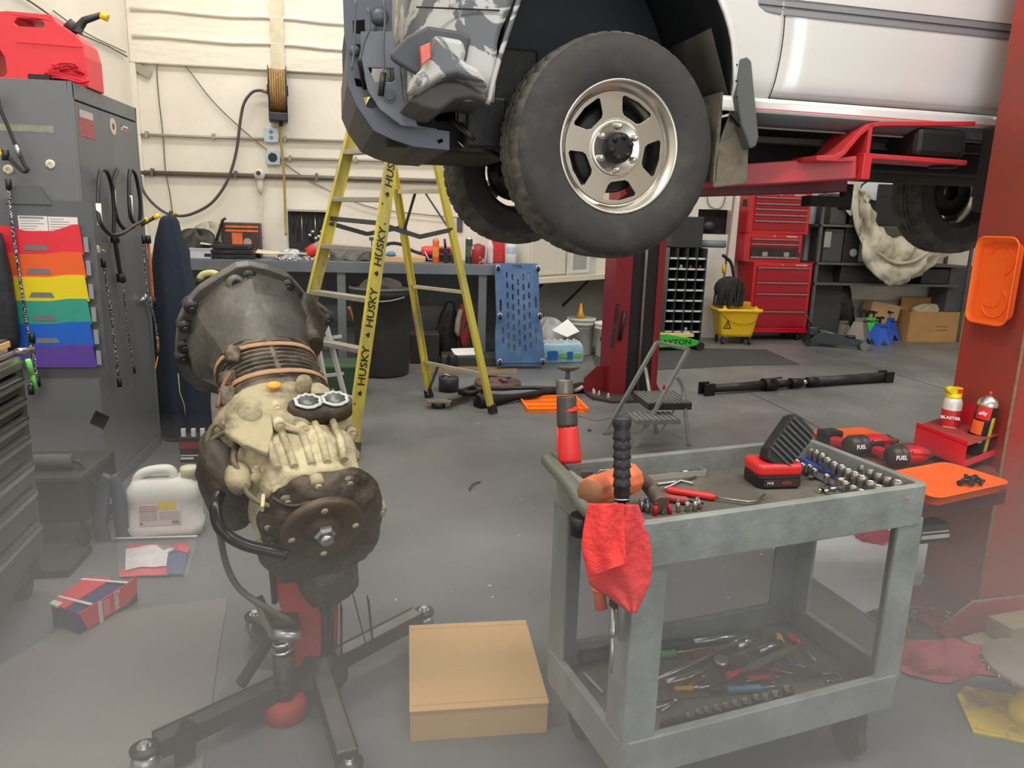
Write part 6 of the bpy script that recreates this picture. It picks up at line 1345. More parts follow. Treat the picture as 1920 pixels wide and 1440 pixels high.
tri = B().prism([(-.05, -.04), (.05, -.04), (0, .075)], 0, .001, fr((-.14, -.155, .24), (1, -.06, 0), (-.1, -1, -.17)), holes=[[(-.034, -.03), (.034, -.03), (0, .05)][::-1]]); tri.box((-.004, -.02, 0), (.004, .02, .001), fr((-.14, -.155, .24), (1, -.06, 0), (-.1, -1, -.17))); tri.obj('warning_triangle', blackp, t)
for x in (-.17, .17):
    for y in (-.11, .11): w_ = B().cyl((x-.012, y, .035), (x+.012, y, .035), .035); w_.box((x-.016, y-.015, .04), (x+.016, y+.015, .1)); w_.obj('caster', dsteel, t)
solo('dirty_water', B().box((-.2, -.12, 0), (.2, .12, .01)), greas, 'dark water inside the yellow mop bucket', 'water', T(4.12, 8.66, .3, -.08))
t = thing('string_mop', 'string mop with a grey handle and black mop head resting in the yellow bucket', 'mop')
hb, ht = PY(1358, 517, 8.78), PY(1377, 365, 8.86)
B().tube([PY(1356, 540, 8.75), hb, ht, ht+(ht-hb)*.2], .014).obj('handle', M('mop_handle_grey', (130, 124, 118), .5, .2), t)
B().tube([PY(1357, 512, 8.77), PY(1357, 496, 8.78)], .024).obj('yellow_collar', yel, t)
b = B(); rnd = random.Random(9)
for k in range(70):
    a = rnd.uniform(0, 2*PI); x0 = PY(1364, 530, 8.7).x+rnd.uniform(-.14, .2); r_ = rnd.uniform(.02, .08)
    z0 = .80-.18*((x0-4.1)/.3)**2
    b.tube([(x0, 8.68+r_*math.sin(a), z0-rnd.uniform(0, .03)), (x0+rnd.uniform(-.02, .02), 8.66+1.1*r_*math.sin(a), z0-.12), (x0+rnd.uniform(-.03, .03), 8.66+r_*math.sin(a), .47)], .013, 5)
mo_ = b.obj('mop_strings', M('mop_black', (48, 44, 42), .9, 0, .3, 20, .3), t); mo_['kind'] = 'stuff'
b = B().ball((PY(1362, 525, 8.7).x+.03, 8.69, .68), (.19, .09, .15)); b.obj('mop_core', M('mop_black', (0, 0, 0)), t)
B().tube(smooth([PY(1355, 478, 8.75), PY(1362, 484, 8.75), PY(1371, 494, 8.75), PY(1376, 520, 8.75), PY(1380, 545, 8.75)], 4), .02).obj('wringer_lever', blackp, t)
# ------------------------------------------------------------------ green floor jack, mat side
q = PZ(1252, 660, 0); t = thing('floor_jack', 'lime green floor jack lettered DAYTON partly behind the back lift post', 'floor jack', T(2.72, 8.02, 0, .12))
lime = M('jack_lime', (66, 190, 62), .4, .1, .08, 6)
B().prism([(0, .05), (.62, .05), (.72, .07), (.72, .12), (.6, .15), (.3, .2), (0, .2)], -.0, .012, fr((0, 0, 0), (1, 0, 0), (0, -1, 0))).obj('side_plate', lime, t, bevel=.003)
B().prism([(0, .05), (.62, .05), (.72, .07), (.72, .12), (.6, .15), (.3, .2), (0, .2)], -.012, .0, fr((0, .24, 0), (1, 0, 0), (0, -1, 0))).obj('side_plate', lime, t)
B().box((.0, .01, .14), (.56, .23, .155)).obj('top_plate', lime, t)
for x in (.74, .02): B().cyl((x, -.03, .055), (x, .27, .055), .05 if x > .5 else .04).obj('roller', dsteel, t)
text('DAYTON', .085, M('print_dark_green', (24, 60, 26), .5), t, fr((.40, -.0135, .105), (1, 0, 0), (0, -1, 0)), bold=.0015, sx=1.25)
solo('wood_block', B().box((-.12, -.05, 0), (.34, .05, .035)), M('pine_block', (226, 196, 140), .7, 0, .1, 6, stretch=(1, 8, 8)), 'pale wooden strip lying on the green floor jack', 'wood', T(3.05, 8.16, .156, .1))
# ------------------------------------------------------------------ far right: board, black panel, shelving, tarp
a, c_ = PY(1521, 360, 9.25), PY(1552, 490, 9.25); solo('pale_blue_door', B().box((0, 0, 0), (c_.x-a.x, .04, a.z)), M('door_pale_blue', (178, 186, 192), .5, 0, .12, 5), 'pale grey blue panel leaning right of the red chests', 'panel', T(a.x, 9.25, 0))
a, c_ = PY(1528, 410, 9.05), PY(1575, 620, 9.05)
solo('black_plastic_panel', B().prism([(0, 0), (.44, 0), (.50, .9), (.46, 1.02), (.1, 1.0), (.08, .95)], 0, .05, T(0, 0, 0, 0, 1.45)), M('panel_black2', (52, 51, 50), .55, 0, .15, 6), 'tall black plastic panel leaning beside the shelving right of the red chests', 'panel', T(5.28, 8.98, 0), bevel=.02)
q = PY(1545, 400, 9.2); solo('wood_pole', B().bar(PY(1518, 600, 8.95), PY(1550, 370, 9.1), .02, .02), M('pole_wood', (168, 120, 74), .6), 'thin brown wooden pole leaning between the red chests and black panel', 'pole')
t = thing('storage_rack', 'dark metal storage rack full of parts at the back right under the tarp', 'rack')
rk = M('rack_grey', (92, 92, 90), .5, .3, .15, 6); x0, x1 = PY(1555, 450, 9.0).x, PY(1790, 450, 9.0).x
for px, py in ((1530, 418), (1590, 530)): pass
for z in (PY(1570, 421, 8.85).z, PY(1570, 492, 8.85).z, PY(1570, 530, 8.85).z):
    B().box((x0-.25, 8.8, z-.03), (x1, 9.3, z)).obj('shelf_board', rk, t)
for x in (x0-.25, x1+.12):
    for y in (8.82, 9.26): B().box((x, y, 0), (x+.035, y+.035, 2.3)).obj('upright', rk, t)
zs_ = [PY(1570, 421, 8.85).z, PY(1570, 492, 8.85).z, PY(1570, 530, 8.85).z]
def rb(name, label, cat, px0, px1, z, h, mt, Y=8.86, d=.35, **k):
    a_, e = PY(px0, 450, Y).x, PY(px1, 450, Y).x; return solo(name, B().box((0, 0, 0), (e-a_, d, h)), mt, label, cat, T(a_, Y, z), bevel=.012, **k)
dg = M('case_dark_grey', (66, 68, 68), .5, 0, .12, 6); dk = M('case_black', (36, 36, 36), .5, 0, .2, 6); pg = M('case_pale', (150, 148, 140), .5, 0, .12, 6)
rb('grey_plastic_case', 'dark grey plastic case at the left end of the upper rack shelf', 'case', 1552, 1582, zs_[0], .38, dg)
rb('black_part', 'black round part on the upper rack shelf left of the tarp', 'part', 1590, 1600, zs_[0], .16, dk)
rb('grey_binder', 'grey box with a pale card on the middle rack shelf', 'box', 1546, 1582, zs_[1], .42, dg)
rb('pale_card', 'small pale card on the rack above the black panel', 'card', 1546, 1559, zs_[1]+.18, .2, pg, Y=8.835, d=.02)
rb('black_machine', 'black machine part with a round disc on the middle rack shelf', 'machine', 1584, 1614, zs_[1], .48, dk)
B().cyl((PY(1600, 474, 8.85).x, 8.86, PY(1600, 474, 8.85).z), (PY(1600, 474, 8.85).x, 8.845, PY(1600, 474, 8.85).z), .05).obj('round_disc', pg, COL.objects['black_machine']).matrix_parent_inverse = COL.objects['black_machine'].matrix_world.inverted()
bpy.context.view_layer.update(); COL.objects['round_disc'].matrix_parent_inverse = Matrix.Translation(-COL.objects['black_machine'].location)
rb('black_crate', 'black crate on the lower rack shelf behind the tarp', 'crate', 1584, 1660, zs_[2], .26, dk)
rb('black_crate', 'black crate at the right end of the lower rack shelf', 'crate', 1738, 1790, zs_[2], .2, dk)
rb('dark_equipment', 'tall dark equipment standing beside the near lift post at the back right', 'equipment', 1792, 1850, .0, 1.0, M('equip_grey', (78, 78, 80), .5, 0, .15, 5), Y=8.9, d=.35)
rb('parts_heap', 'black upper part heap on top of the rack behind the pale disc', 'parts', 1635, 1740, zs_[0], .52, dk, Y=8.95, d=.3)
# pale round lid/glass above
t = thing('round_light_dome', 'large pale oval dish with a dark rim on top of the storage rack', 'dish')
q = PY(1674, 357, 9.0)
B().lathe([(0, 0), (.44, 0), (.47, .02), (.44, .03), (0, .02)], frz((q.x, 9.0, q.z), (0, -1, 0)) @ Matrix.Diagonal((1.0, .36, 1, 1)), 40).obj('dish_face', M('dish_pale', (206, 212, 218), .4, 0, .03, 4), t)
B().tube([(q.x+.47*math.cos(2*PI*i/40), 8.98, q.z+.17*math.sin(2*PI*i/40)) for i in range(40)], .012, 6, closed=True).obj('rim', blackp, t)
B().tube(smooth([PY(1645, 368, 8.95), PY(1665, 367, 8.95), PY(1680, 361, 8.95), PY(1693, 353, 8.95)], 4), .008, 6).obj('arc_mark', dsteel, t)
B().cyl((q.x, 9.02, q.z-.2), (q.x, 9.02, q.z), .03).obj('stand', blackp, t)
# tarp
tm_ = M('canvas_tarp', (196, 190, 170), .85, 0, .1, 3, .35, rgb2=(168, 161, 140), lo=.45, hi=.65, bscale=9)
def tp(px, py, Y): p = PY(px, py, Y); return p
top = [tp(1614, 348, 8.78), tp(1628, 372, 8.74), tp(1644, 405, 8.72), tp(1660, 432, 8.70), tp(1682, 446, 8.70), tp(1706, 440, 8.72), tp(1724, 424, 8.74), tp(1742, 446, 8.76)]
low = [tp(1613, 372, 8.76), tp(1614, 480, 8.70), tp(1634, 512, 8.62), tp(1660, 532, 8.58), tp(1690, 534, 8.58), tp(1722, 520, 8.62), tp(1756, 492, 8.68), tp(1788, 474, 8.75)]
ts, ls = smooth(top, 5), smooth(low, 5)
def tf(u, v):
    i = min(int(u*(len(ts)-1)), len(ts)-1); p = ts[i].lerp(ls[i], v); s__ = math.sin(PI*v)
    return p+Vector((0, -.09*s__+.035*math.sin(10*v+5*u)+.02*math.sin(23*u+9*v), .012*math.sin(16*u)*s__))
B_ = B().grid(tf, len(ts)-1, 14)
t = thing('canvas_tarp', 'crumpled cream canvas tarp hanging in a sling from the storage rack', 'tarp')
B_.obj('tarp_sling', tm_, t, solid=.012, sub=1, rough=.16, rsize=.16)
st = smooth([tp(1602, 358, 8.8), tp(1606, 400, 8.77), tp(1616, 440, 8.74), tp(1645, 482, 8.7)], 4)
B().grid(lambda u, v: st[min(int(v*(len(st)-1)), len(st)-1)]+Vector((.12*(u-.5), -.03*math.sin(PI*u), 0)), 6, len(st)-1).obj('tarp_fold', tm_, t, solid=.012)
st2 = smooth([tp(1642, 470, 8.62), tp(1675, 492, 8.55), tp(1710, 490, 8.55), tp(1742, 470, 8.6), tp(1752, 460, 8.7)], 5)
B().tube(st2, .035, 8, flat=.6).obj('tarp_fold', tm_, t)
st3 = [tp(1578, 372, 8.82), tp(1600, 400, 8.8)]; B().bar(st3[0], st3[1], .02, .1, (0, 0, 1)).obj('tarp_strap', tm_, t)
# floor things back right
t = thing('hydraulic_jack', 'dark grey green low floor jack with pale lettering beside the jack stands', 'floor jack', T(5.02, 8.46, 0, -.42))
jg = M('jack_slate', (58, 68, 68), .35, .3, .1, 6)
for y in (0, .22):
    B().prism([(0, .06), (.1, .17), (.2, .19), (.62, .09), (.66, .04), (.1, .05)], 0, .012, fr((0, y, 0), (1, 0, 0), (0, -1, 0))).obj('side_plate', jg, t, bevel=.003)
B().box((.1, .01, .165), (.34, .2, .18), T(0, 0, .03, 0, 0, .18)).obj('top_plate', M('jack_plate', (70, 88, 90), .35, .2), t)
text('USA', .09, M('letter_pale', (216, 224, 222), .5), t, T(.22, .1, .178, 0, 0, .18) @ T(0, 0, 0, 0), bold=.002).name = 'lettering'
B().cyl((.64, -.05, .045), (.64, .28, .045), .032).obj('front_axle', dsteel, t)
for y in (-.05, .25): B().cyl((.64, y-.02, .05), (.64, y+.02, .05), .05, n=18).obj('front_wheel', M('wheel_grey', (120, 122, 122), .5, .3), t)
for y in (-.03, .24): B().cyl((.0, y-.015, .045), (.0, y+.015, .045), .045).obj('rear_wheel', blackp, t)
B().lathe([(0, 0), (.05, 0), (.055, .03), (0, .035)], T(.5, .11, .12)).obj('saddle', dsteel, t); B().box((.0, .05, .12), (.12, .18, .24)).obj('pump_unit', dsteel, t, bevel=.02)
B().cyl((.03, .1, .24), (-.06, .1, .42), .012).obj('handle_socket', dsteel, t)
js0 = {}
def stand(px, py, label, mt, s=1., rz=0):
    q_ = PZ(px, py, 0); t_ = thing('jack_stand', label, 'jack stand', T(q_.x, q_.y, 0, rz) @ Matrix.Diagonal((s, s, s, 1)))
    for k in range(4):
        m_ = T(0, 0, 0, k*PI/2); b_ = B()
        P_ = [(-.12, 0), (-.07, 0), (0, .09), (.07, 0), (.12, 0), (.05, .26), (-.05, .26)]
        b_.prism(P_, 0, .006, m_ @ fr((0, -.12, 0), (1, 0, 0), (0, -.96, .27))); b_.obj('leg_plate', mt, t_)
    B().box((-.045, -.045, .24), (.045, .045, .30)).obj('collar', mt, t_); B().box((-.016, -.012, .24), (.016, .012, .37)).obj('ratchet_post', dsteel, t_); B().box((-.05, -.03, .36), (.05, .03, .378)).box((-.05, -.03, .378), (-.036, .03, .392)).box((.036, -.03, .378), (.05, .03, .392)).obj('saddle', blackp, t_)
    B().tube([(-.05, -.055, .27), (0, -.07, .26), (.09, -.07, .25)], .006).obj('release_handle', dsteel, t_)
    return t_
sgr = M('stand_grey', (140, 134, 124), .45, .4, .1, 8); sgn = M('stand_green', (72, 224, 92), .4, 0, .06, 6); sbl = M('stand_blue', (48, 96, 200), .4, 0, .08, 6)
stand(1578, 637, 'small silver grey jack stand behind the low floor jack', sgr, .85, .3)
stand(1608, 643, 'large grey jack stand, leftmost before the green pair', sgr, 1.1, .6)
stand(1620, 637, 'lime green jack stand behind the grey one', sgn, 1.0, .2); stand(1632, 637, 'lime green jack stand farther back behind the blue pair', sgn, 1.0, .5)
stand(1644, 645, 'blue jack stand nearest the viewer', sbl, .9, .25); stand(1662, 637, 'blue jack stand behind right beside the cardboard box', sbl, 1.0, .4)
q = PZ(1678, 634, 0); t = thing('large_cardboard_box', 'large worn open cardboard box full of parts at the back right', 'box', T(q.x-.04, 8.84, 0, .0))
cdm = M('cardboard_worn', (176, 134, 82), .8, 0, .12, 4, .1)
w4, d4, h4 = 1.0, .35, .40
B().box((0, 0, 0), (w4, .012, h4)).box((0, d4, 0), (w4, d4+.012, h4)).box((0, .012, 0), (.012, d4, h4)).box((w4-.012, .012, 0), (w4, d4, h4)).box((.012, .012, 0), (w4-.012, d4, .012)).obj('box_walls', cdm, t)
B().box((.1, d4-.0, h4), (.7, d4+.01, h4+.16)).obj('flap', cdm, t); B().prism([(0, 0), (.22, 0), (.16, .2), (.02, .2)], 0, .01, fr((.56, d4-.02, h4-.02), (1, 0, 0), (0, -1, .2))).obj('flap', M('cardboard_light', (196, 160, 110), .8), t)
for k in range(2): B().box((.4, -.001, .2-k*.05), (.58, .0, .212-k*.05)).obj('faded_print', M('print_brown', (128, 92, 56), .8), t)
rag('packing_paper', 'crumpled cream packing paper in the open cardboard box', 'paper', (q.x+.42, 9.1, .30), .5, .22, .16, M('packing_cream', (206, 190, 160), .8, 0, .1, 9, .4), 41)
rag('black_trash_bag', 'heap of black plastic bags below the rack behind the jack stands', 'bag', (5.78, 9.14, 0), .5, .22, .68, M('bag_black2', (26, 27, 30), .35, 0, .2, 7, .4), 44)
q = PY(1640, 575, 9.0); solo('tan_carton', B().box((0, 0, 0), (.42, .2, .34), T(0, 0, 0, 0, 0, .15)), M('carton_tan2', (186, 152, 104), .8, 0, .1, 6), 'tan carton leaning behind the jack stands', 'box', T(PY(1626, 600, 8.98).x, 8.98, .18))
# ------------------------------------------------------------------ drive shaft on the floor
a, c_ = PZ(1316, 730, .05), PZ(1668, 706, .05); t = thing('drive_shaft', 'long black drive shaft with yokes lying on the floor', 'drive shaft', fr(a, c_-a, (0, 0, 1))); Ls = (c_-a).length
shm = M('shaft_black', (52, 51, 50), .38, .5, .25, 10)
def cylx(x0, x1, r, r2=None, mt=shm, nm='tube'): return B().cyl((x0, 0, 0), (x1, 0, 0), r, r2, n=20).obj(nm, mt, t)
cylx(.10, Ls*.30, .034, .042); cylx(Ls*.30, Ls*.36, .06, .056, greas, 'centre_bearing'); cylx(Ls*.36, Ls*.44, .036, .034, greas, 'universal_joint'); cylx(Ls*.44, Ls*.50, .048, .04, greas, 'yoke'); cylx(Ls*.50, Ls*.54, .024, None, steel, 'spline'); cylx(Ls*.53, Ls*.58, .045, None, greas, 'dust_cap'); cylx(Ls*.57, Ls*.955, .044, .048)
for x, s_ in ((0, 1), (Ls, -1)):
    B().box((x-.0 if s_ > 0 else x-.1, -.055, -.05), (x+.1 if s_ > 0 else x, -.03, .055)).box((x-.0 if s_ > 0 else x-.1, .03, -.05), (x+.1 if s_ > 0 else x, .055, .055)).cyl((x+s_*.05, -.05, 0), (x+s_*.05, .05, 0), .016).box((x+s_*.09-.01, -.05, -.04), (x+s_*.09+.01, .05, .04)).obj('end_yoke', greas, t, bevel=.004)
B().tube([(Ls*.33, -.04, .05), (Ls*.32, -.07, .07), (Ls*.35, -.08, .08), (Ls*.37, -.05, .07)], .01).obj('bearing_bracket', dsteel, t)
# ------------------------------------------------------------------ small grey folding step ladder by the post
t = thing('folding_step_ladder', 'small silver folding step ladder with ribbed treads standing by the back lift post', 'step ladder')
sl = M('step_silver', (150, 154, 154), .4, .6, .08, 8); tr_ = M('tread_grey', (132, 134, 132), .6, 0, .06, 6); YS = 4.62
def sy(px, py, Y=YS): return PY(px, py, Y)
fb, bb2 = sy(1196, 826, 4.5), sy(1286, 350, 4.8)
e1 = PZ(1190, 838, 0); e1 = Vector((e1.x, e1.y, 0)); tp1 = sy(1291, 655, 4.75); off = Vector((-.12, .30, 0))
B().bar(e1, tp1, .02, .035, (0, -1, 0)).obj('front_rail', sl, t); B().bar(e1+off, tp1+off, .02, .035, (0, -1, 0)).obj('front_rail', sl, t)
B().bar(tp1, tp1+off, .03, .02).obj('top_bar', sl, t)
r1, r2 = sy(1268, 706, 4.75), PZ(1292, 836, 0); r2 = Vector((r2.x, r2.y, 0))
B().tube(smooth([r1, r1.lerp(r2, .15)+Vector((.03, 0, 0)), r1.lerp(r2, .5)+Vector((.02, 0, 0)), r2], 4), .014).obj('rear_leg', sl, t); B().tube([r1+off, r2+off], .014).obj('rear_leg', sl, t)
def tread(px0, px1, py, zt_, w_, nm):
    a_, c2 = sy(px0, py, YS-.02), sy(px1, py, YS-.02)
    o_ = B().box((a_.x, a_.y, a_.z-.045), (c2.x, a_.y+.34, a_.z)).obj(nm, M('tread_edge', (56, 56, 56), .6), t, bevel=.004)
    nb = 10
    B().box((a_.x, a_.y, a_.z), (c2.x, a_.y+.34, a_.z+.006)).obj('tread_mat', tr_, o_)
    for k in range(nb): x = a_.x+(c2.x-a_.x)*(k+.5)/nb; B().box((x-.005, a_.y, a_.z+.006), (x+.005, a_.y+.34, a_.z+.012)).obj('tread_rib', M('tread_rib', (112, 114, 112), .6), o_)
tread(1216, 1298, 757, 0, 0, 'upper_tread')
a_ = sy(1183, 832, 4.5); lowt = B().box((a_.x, 4.42, .16), (a_.x+.3, 4.62, .19), T(0, 0, 0)).obj('lower_tread', tr_, t)
for k in range(8): x = a_.x+.02+k*.037; B().box((x, 4.42, .19), (x+.01, 4.62, .196)).obj('tread_rib', M('tread_rib', (0, 0, 0)), lowt)
B().bar(sy(1265, 768), sy(1242, 806), .012, .008).bar(sy(1242, 806), sy(1285, 824), .008, .006).obj('link_arm', chrome, t)
q = sy(1245, 726, YS-.08); B().ball(q, (.012, .006, .018)).obj('pink_mark', M('pink_mark', (214, 50, 96), .5), t)
# ------------------------------------------------------------------ parts on the floor by the ladder feet
t = solo('orange_tray', B().prism([(0, 0), (.44, -.02), (.50, .42), (.03, .46)], 0, .004).box((0, 0, 0), (.44, .012, .03)).box((.0, .0, 0), (.012, .45, .03)).box((.46, 0, 0), (.48, .42, .03)).box((0, .43, 0), (.49, .45, .03)).box((.01, .15, 0), (.46, .16, .022)).box((.01, .29, 0), (.47, .30, .022)), M('tray_orange', (250, 130, 24), .45, 0, .04, 5), 'bright orange ribbed tray on the floor between the ladder and lift post', 'tray', T(.955, 5.36, 0), bevel=.002)
q = PZ(925, 728, 0); t = thing('brake_rotor', 'rusty brown brake rotor lying on the floor behind the ladder foot', 'brake rotor', T(q.x+.05, q.y+.1, 0))
rust = M('rust_brown', (116, 82, 70), .75, .2, .2, 10, rgb2=(88, 68, 60))
B().lathe([(.1, .0), (.2, .0), (.205, .01), (.205, .035), (.2, .045), (.1, .045), (.1, .06), (.04, .065), (.04, 0)], n=40).obj('disc', rust, t)
for k in range(4): B().tube([(.08*math.cos(k*1.57), .08*math.sin(k*1.57), .07), (.14*math.cos(k*1.57+.5), .14*math.sin(k*1.57+.5), .06)], .008).obj('spring_clip', dsteel, t)
q = PZ(842, 735, 0); t = thing('bearing_cup', 'grey hollow hub cup standing on the floor between the ladder feet', 'hub', T(q.x, q.y+.05, 0)); B().lathe([(.05, .1), (.055, 0), (.0, 0), (.085, 0), (.085, .115), (.07, .125), (.05, .12), (.05, .02)], n=28).obj('cup', dsteel, t); B().tube([(.02, -.0, .12), (-.03, 0, .14), (-.05, .02, .12)], .01).obj('clip', steel, t)
q = PZ(822, 764, 0); t = thing('steel_plate_part', 'bent rusty plate and strut propped on the floor before the ladder', 'part', T(q.x, q.y, 0))
B().prism([(-.09, -.05), (.09, -.06), (.11, .04), (.02, .07), (-.1, .05)], .045, .055).obj('rusty_plate', M('rust_pale', (128, 112, 92), .7, .2, .2, 12), t); B().lathe([(0, 0), (.05, 0), (.06, .045), (0, .045)]).obj('cup', dsteel, t); B().bar((.09, .02, .05), (.36, .38, .06), .05, .02).bar((.1, .0, .03), (.36, .33, .04), .015, .03).obj('strut', M('strut_grey', (88, 86, 80), .5, .4, .2, 10), t)
t = thing('drive_axle_shaft', 'dark greasy half axle with ribbed boots lying across the floor by the orange tray', 'axle')
a, c_ = PZ(895, 755, .04), PZ(1095, 726, .04)
pts = [a.lerp(c_, k/20) for k in range(21)]
B().tube(pts, [.06, .06, .055, .05, .04, .035, .03, .028, .028, .028, .03, .03, .04, .035, .042, .036, .042, .04, .045, .05, .045], 14).obj('shaft', greas, t)
B().tube([a+Vector((-.02, .02, .02)), a+Vector((.1, .35, .03)), a+Vector((.5, .42, .02)), a+Vector((.9, .35, .02))], .018).obj('stabilizer_link', dsteel, t)
B().tube([a+Vector((-.12, .2, .04)), a+Vector((0, .3, .05)), a+Vector((.05, .2, .04)), a+Vector((-.05, .1, .05)), a+Vector((-.12, .2, .04))], .025).obj('bracket', greas, t)
for k, (px, py) in enumerate(((885, 905), (895, 910))): pass
solo('rubber_scrap', B().tube(smooth([PZ(880, 918, .006), PZ(886, 908, .008), PZ(900, 903, .006)], 4), .006), blackp, 'small curved scrap of black rubber alone on the open floor', 'scrap')
solo('bolt_nut', B().lathe([(.006, 0), (.014, 0), (.014, .01), (.006, .01)], n=6), blackp, 'small black nut on the floor right of the ladder foot', 'nut', T(PZ(1105, 808, 0).x, PZ(1105, 808, 0).y, 0))
# ------------------------------------------------------------------ utility cart
cO = Vector((.493, 1.403, 0)); cxd = Vector((.9755, .22, 0)); cyd = Vector((-.22, .9755, 0))
KM = Matrix((cxd, cyd, Vector((0, 0, 1)))).transposed().to_4x4(); KM.translation = cO; KI = KM.inverted()
CL, CW, ZR, ZT, ZL, ZB = .855, .43, .80, .735, .265, .20
def kz(px, py, z): return KI @ PZ(px, py, z)
cgm = M('cart_grey_plastic', (118, 122, 117), .55, 0, .10, 7, .12, rgb2=(142, 147, 142), lo=.42, hi=.68, bscale=60)
cgd = M('cart_grey_dirty', (92, 88, 80), .6, 0, .16, 6, .1, rgb2=(108, 104, 94), bscale=50)
t = thing('utility_cart', 'grey two shelf plastic utility cart loaded with tools in the foreground', 'cart', KM)
def tray(name, z0, z1, zf):
    w_ = .022
    b = B().prism(rrect(CL, CW, .03, 3, CL/2, CW/2), z0, z1, holes=[rrect(CL-2*w_, CW-2*w_, .02, 3, CL/2, CW/2)[::-1]])
    o_ = b.obj(name, cgm, t, bevel=.005, seg=3)
    B().box((.015, .015, zf-.012), (CL-.015, CW-.015, zf)).obj('shelf_surface', cgd, o_); return o_
tray('upper_shelf', ZR-.105, ZR, ZT); tray('lower_shelf', ZL-.10, ZL, ZB)
for (x, y, sx, sy) in ((0, 0, 1, 1), (CL, 0, -1, 1), (0, CW, 1, -1), (CL, CW, -1, -1)):
    L_ = [(0, 0), (.085, 0), (.085, .012), (.03, .03), (.012, .085), (0, .085)]
    P_ = [(x+sx*(a_+.004), y+sy*(c_+.004)) for a_, c_ in L_]
    B().prism(P_, ZL-.02, ZR-.09).obj('corner_leg', cgm, t, bevel=.004)
    B().bar((x+sx*.04, y+sy*.03, ZL-.01), (x+sx*.04, y+sy*.03, ZR-.1), .012, .008).obj('leg_rib', cgm, t)
    c = B().cyl((x+sx*.09-.014, y+sy*.06, .05), (x+sx*.09+.014, y+sy*.06, .05), .05, n=20).box((x+sx*.09-.025, y+sy*.06-.03, .06), (x+sx*.09+.025, y+sy*.06+.03, .17)); c.obj('caster', rubber, t)
q0, q1 = kz(1019, 856, .81), kz(1068, 908, .81)
B().tube(smooth([(0, CW-.03, .79), (q0.x+.02, CW-.02, .80), (q0.x, q0.y-.03, .81), (q1.x, q1.y-.01, .81), (-.05, .12, .79), (0, .10, .78)], 4), .019, 12).obj('handle', M('handle_green_grey', (96, 102, 92), .4, 0, .06, 6), t)
B().cyl((-.045, .16, .72), (-.045, .16, .765), .03).obj('handle_knob', blackp, t)
p_ = kz(1693, 934, .77); B().prism([(-.006, 0), (.008, -.004), (.004, .01)], 0, .001, fr((p_.x-.0, -.001, .775), (1, 0, 0), (0, -1, 0))).obj('chipped_mark', M('chip_tan', (180, 140, 110), .8), t)
# --- things on the upper shelf
def at(px, py, z=ZT): return PZ(px, py, z)
def rzc(a=0): return math.atan2(cxd.y, cxd.x)+a
pol = M('polished_socket', (172, 170, 164), .27, .9, .06, 30)
def sock(px, py, r, h, label, group, mt=pol, zf=ZT+.004):
    p = PZ(px, py, zf+h); m_ = T(p.x, p.y, zf)
    b = B().lathe([(r*.8, 0), (r, .002), (r, h-.001), (r*.93, h), (r*.74, h), (r*.70, h-.006), (r*.66, h*.5), (0, h*.5)], n=20)
    return solo('socket', b, mt, label, 'socket', m_, group)
tops = [(1525, 817), (1534, 822), (1544, 826), (1555, 831), (1566, 836), (1578, 842), (1591, 848), (1604, 854), (1617, 860), (1631, 868), (1646, 876), (1662, 883), (1679, 890), (1698, 900)]
sz = ['smallest', 'second smallest', 'third smallest', 'fourth smallest', 'fifth smallest', 'sixth smallest', 'seventh smallest', 'seventh largest', 'sixth largest', 'fifth largest', 'fourth largest', 'third largest', 'second largest', 'largest']
gr = 'tall chrome sockets on the back rail'
ends = [at(1518, 838), at(1705, 925)]
for i, (px, py) in enumerate(tops): sock(px-13, py+2, .0088+.0004*i, .048, 'tall chrome socket, %s in the row along the right rim of the cart' % sz[i], gr, zf=ZT+.006)
def rail(px0, py0, px1, py1, w, h, mt, label, name='socket_rail', z=ZT):
    a_, c_ = PZ(px0, py0, z), PZ(px1, py1, z); return solo(name, B().bar((0, 0, h/2), ((c_-a_).length, 0, h/2), w, h), mt, label, 'rail', fr(a_, c_-a_, (0, 0, 1)), bevel=.002)
rail(1502, 838, 1698, 940, .02, .005, blackp, 'black rail under the tall chrome sockets at the right of the cart')
gr2 = 'short sockets on the middle rail'
r2 = [(1513, 826), (1521, 833), (1531, 838), (1541, 843), (1552, 849), (1562, 857), (1575, 865), (1589, 871), (1601, 878), (1614, 884), (1627, 891), (1643, 901), (1658, 909)]
deepb = M('black_socket', (44, 44, 48), .35, .6, .15, 20)
for i, (px, py) in enumerate(r2):
    o_ = sock(px-9, py+2, .0098+.0003*i, .034, 'short socket in the middle row of the cart, %s from the far end' % ORD[i], gr2, pol, ZT+.012)
rail(1488, 847, 1655, 937, .024, .011, blackp, 'black rail under the middle row of short sockets')
bl_ = M('rail_blue', (62, 76, 140), .4, 0, .08, 8)
rail(1478, 851, 1632, 930, .026, .012, bl_, 'long blue socket rail in the middle of the cart sockets')
rail(1470, 868, 1588, 925, .016, .008, M('rail_blue_grey', (92, 98, 130), .4, .2, .1, 8), 'greyish blue socket rail, leftmost of the rails on the cart')
for i, (px, py) in enumerate(((1501, 861), (1512, 867), (1525, 870), (1534, 877), (1557, 888), (1592, 901), (1607, 910), (1622, 917))):
    sock(px-6, py+2, .0085+.0012*(i > 4)*2, .022+.006*(i > 4), 'small chrome socket on the blue rail, %s from the far end' % ORD[i], 'small sockets on the blue rail', pol, ZT+.012)
p = PZ(1578, 895, ZT+.03); solo('adapter_socket', B().cyl((-.014, 0, 0), (.016, 0, 0), .0085).cyl((-.016, 0, 0), (-.012, 0, 0), .0095), M('brass_chrome', (190, 180, 150), .3, .9), 'brassy adapter lying across the blue socket rail', 'adapter', T(p.x, p.y, ZT+.022, rzc()))
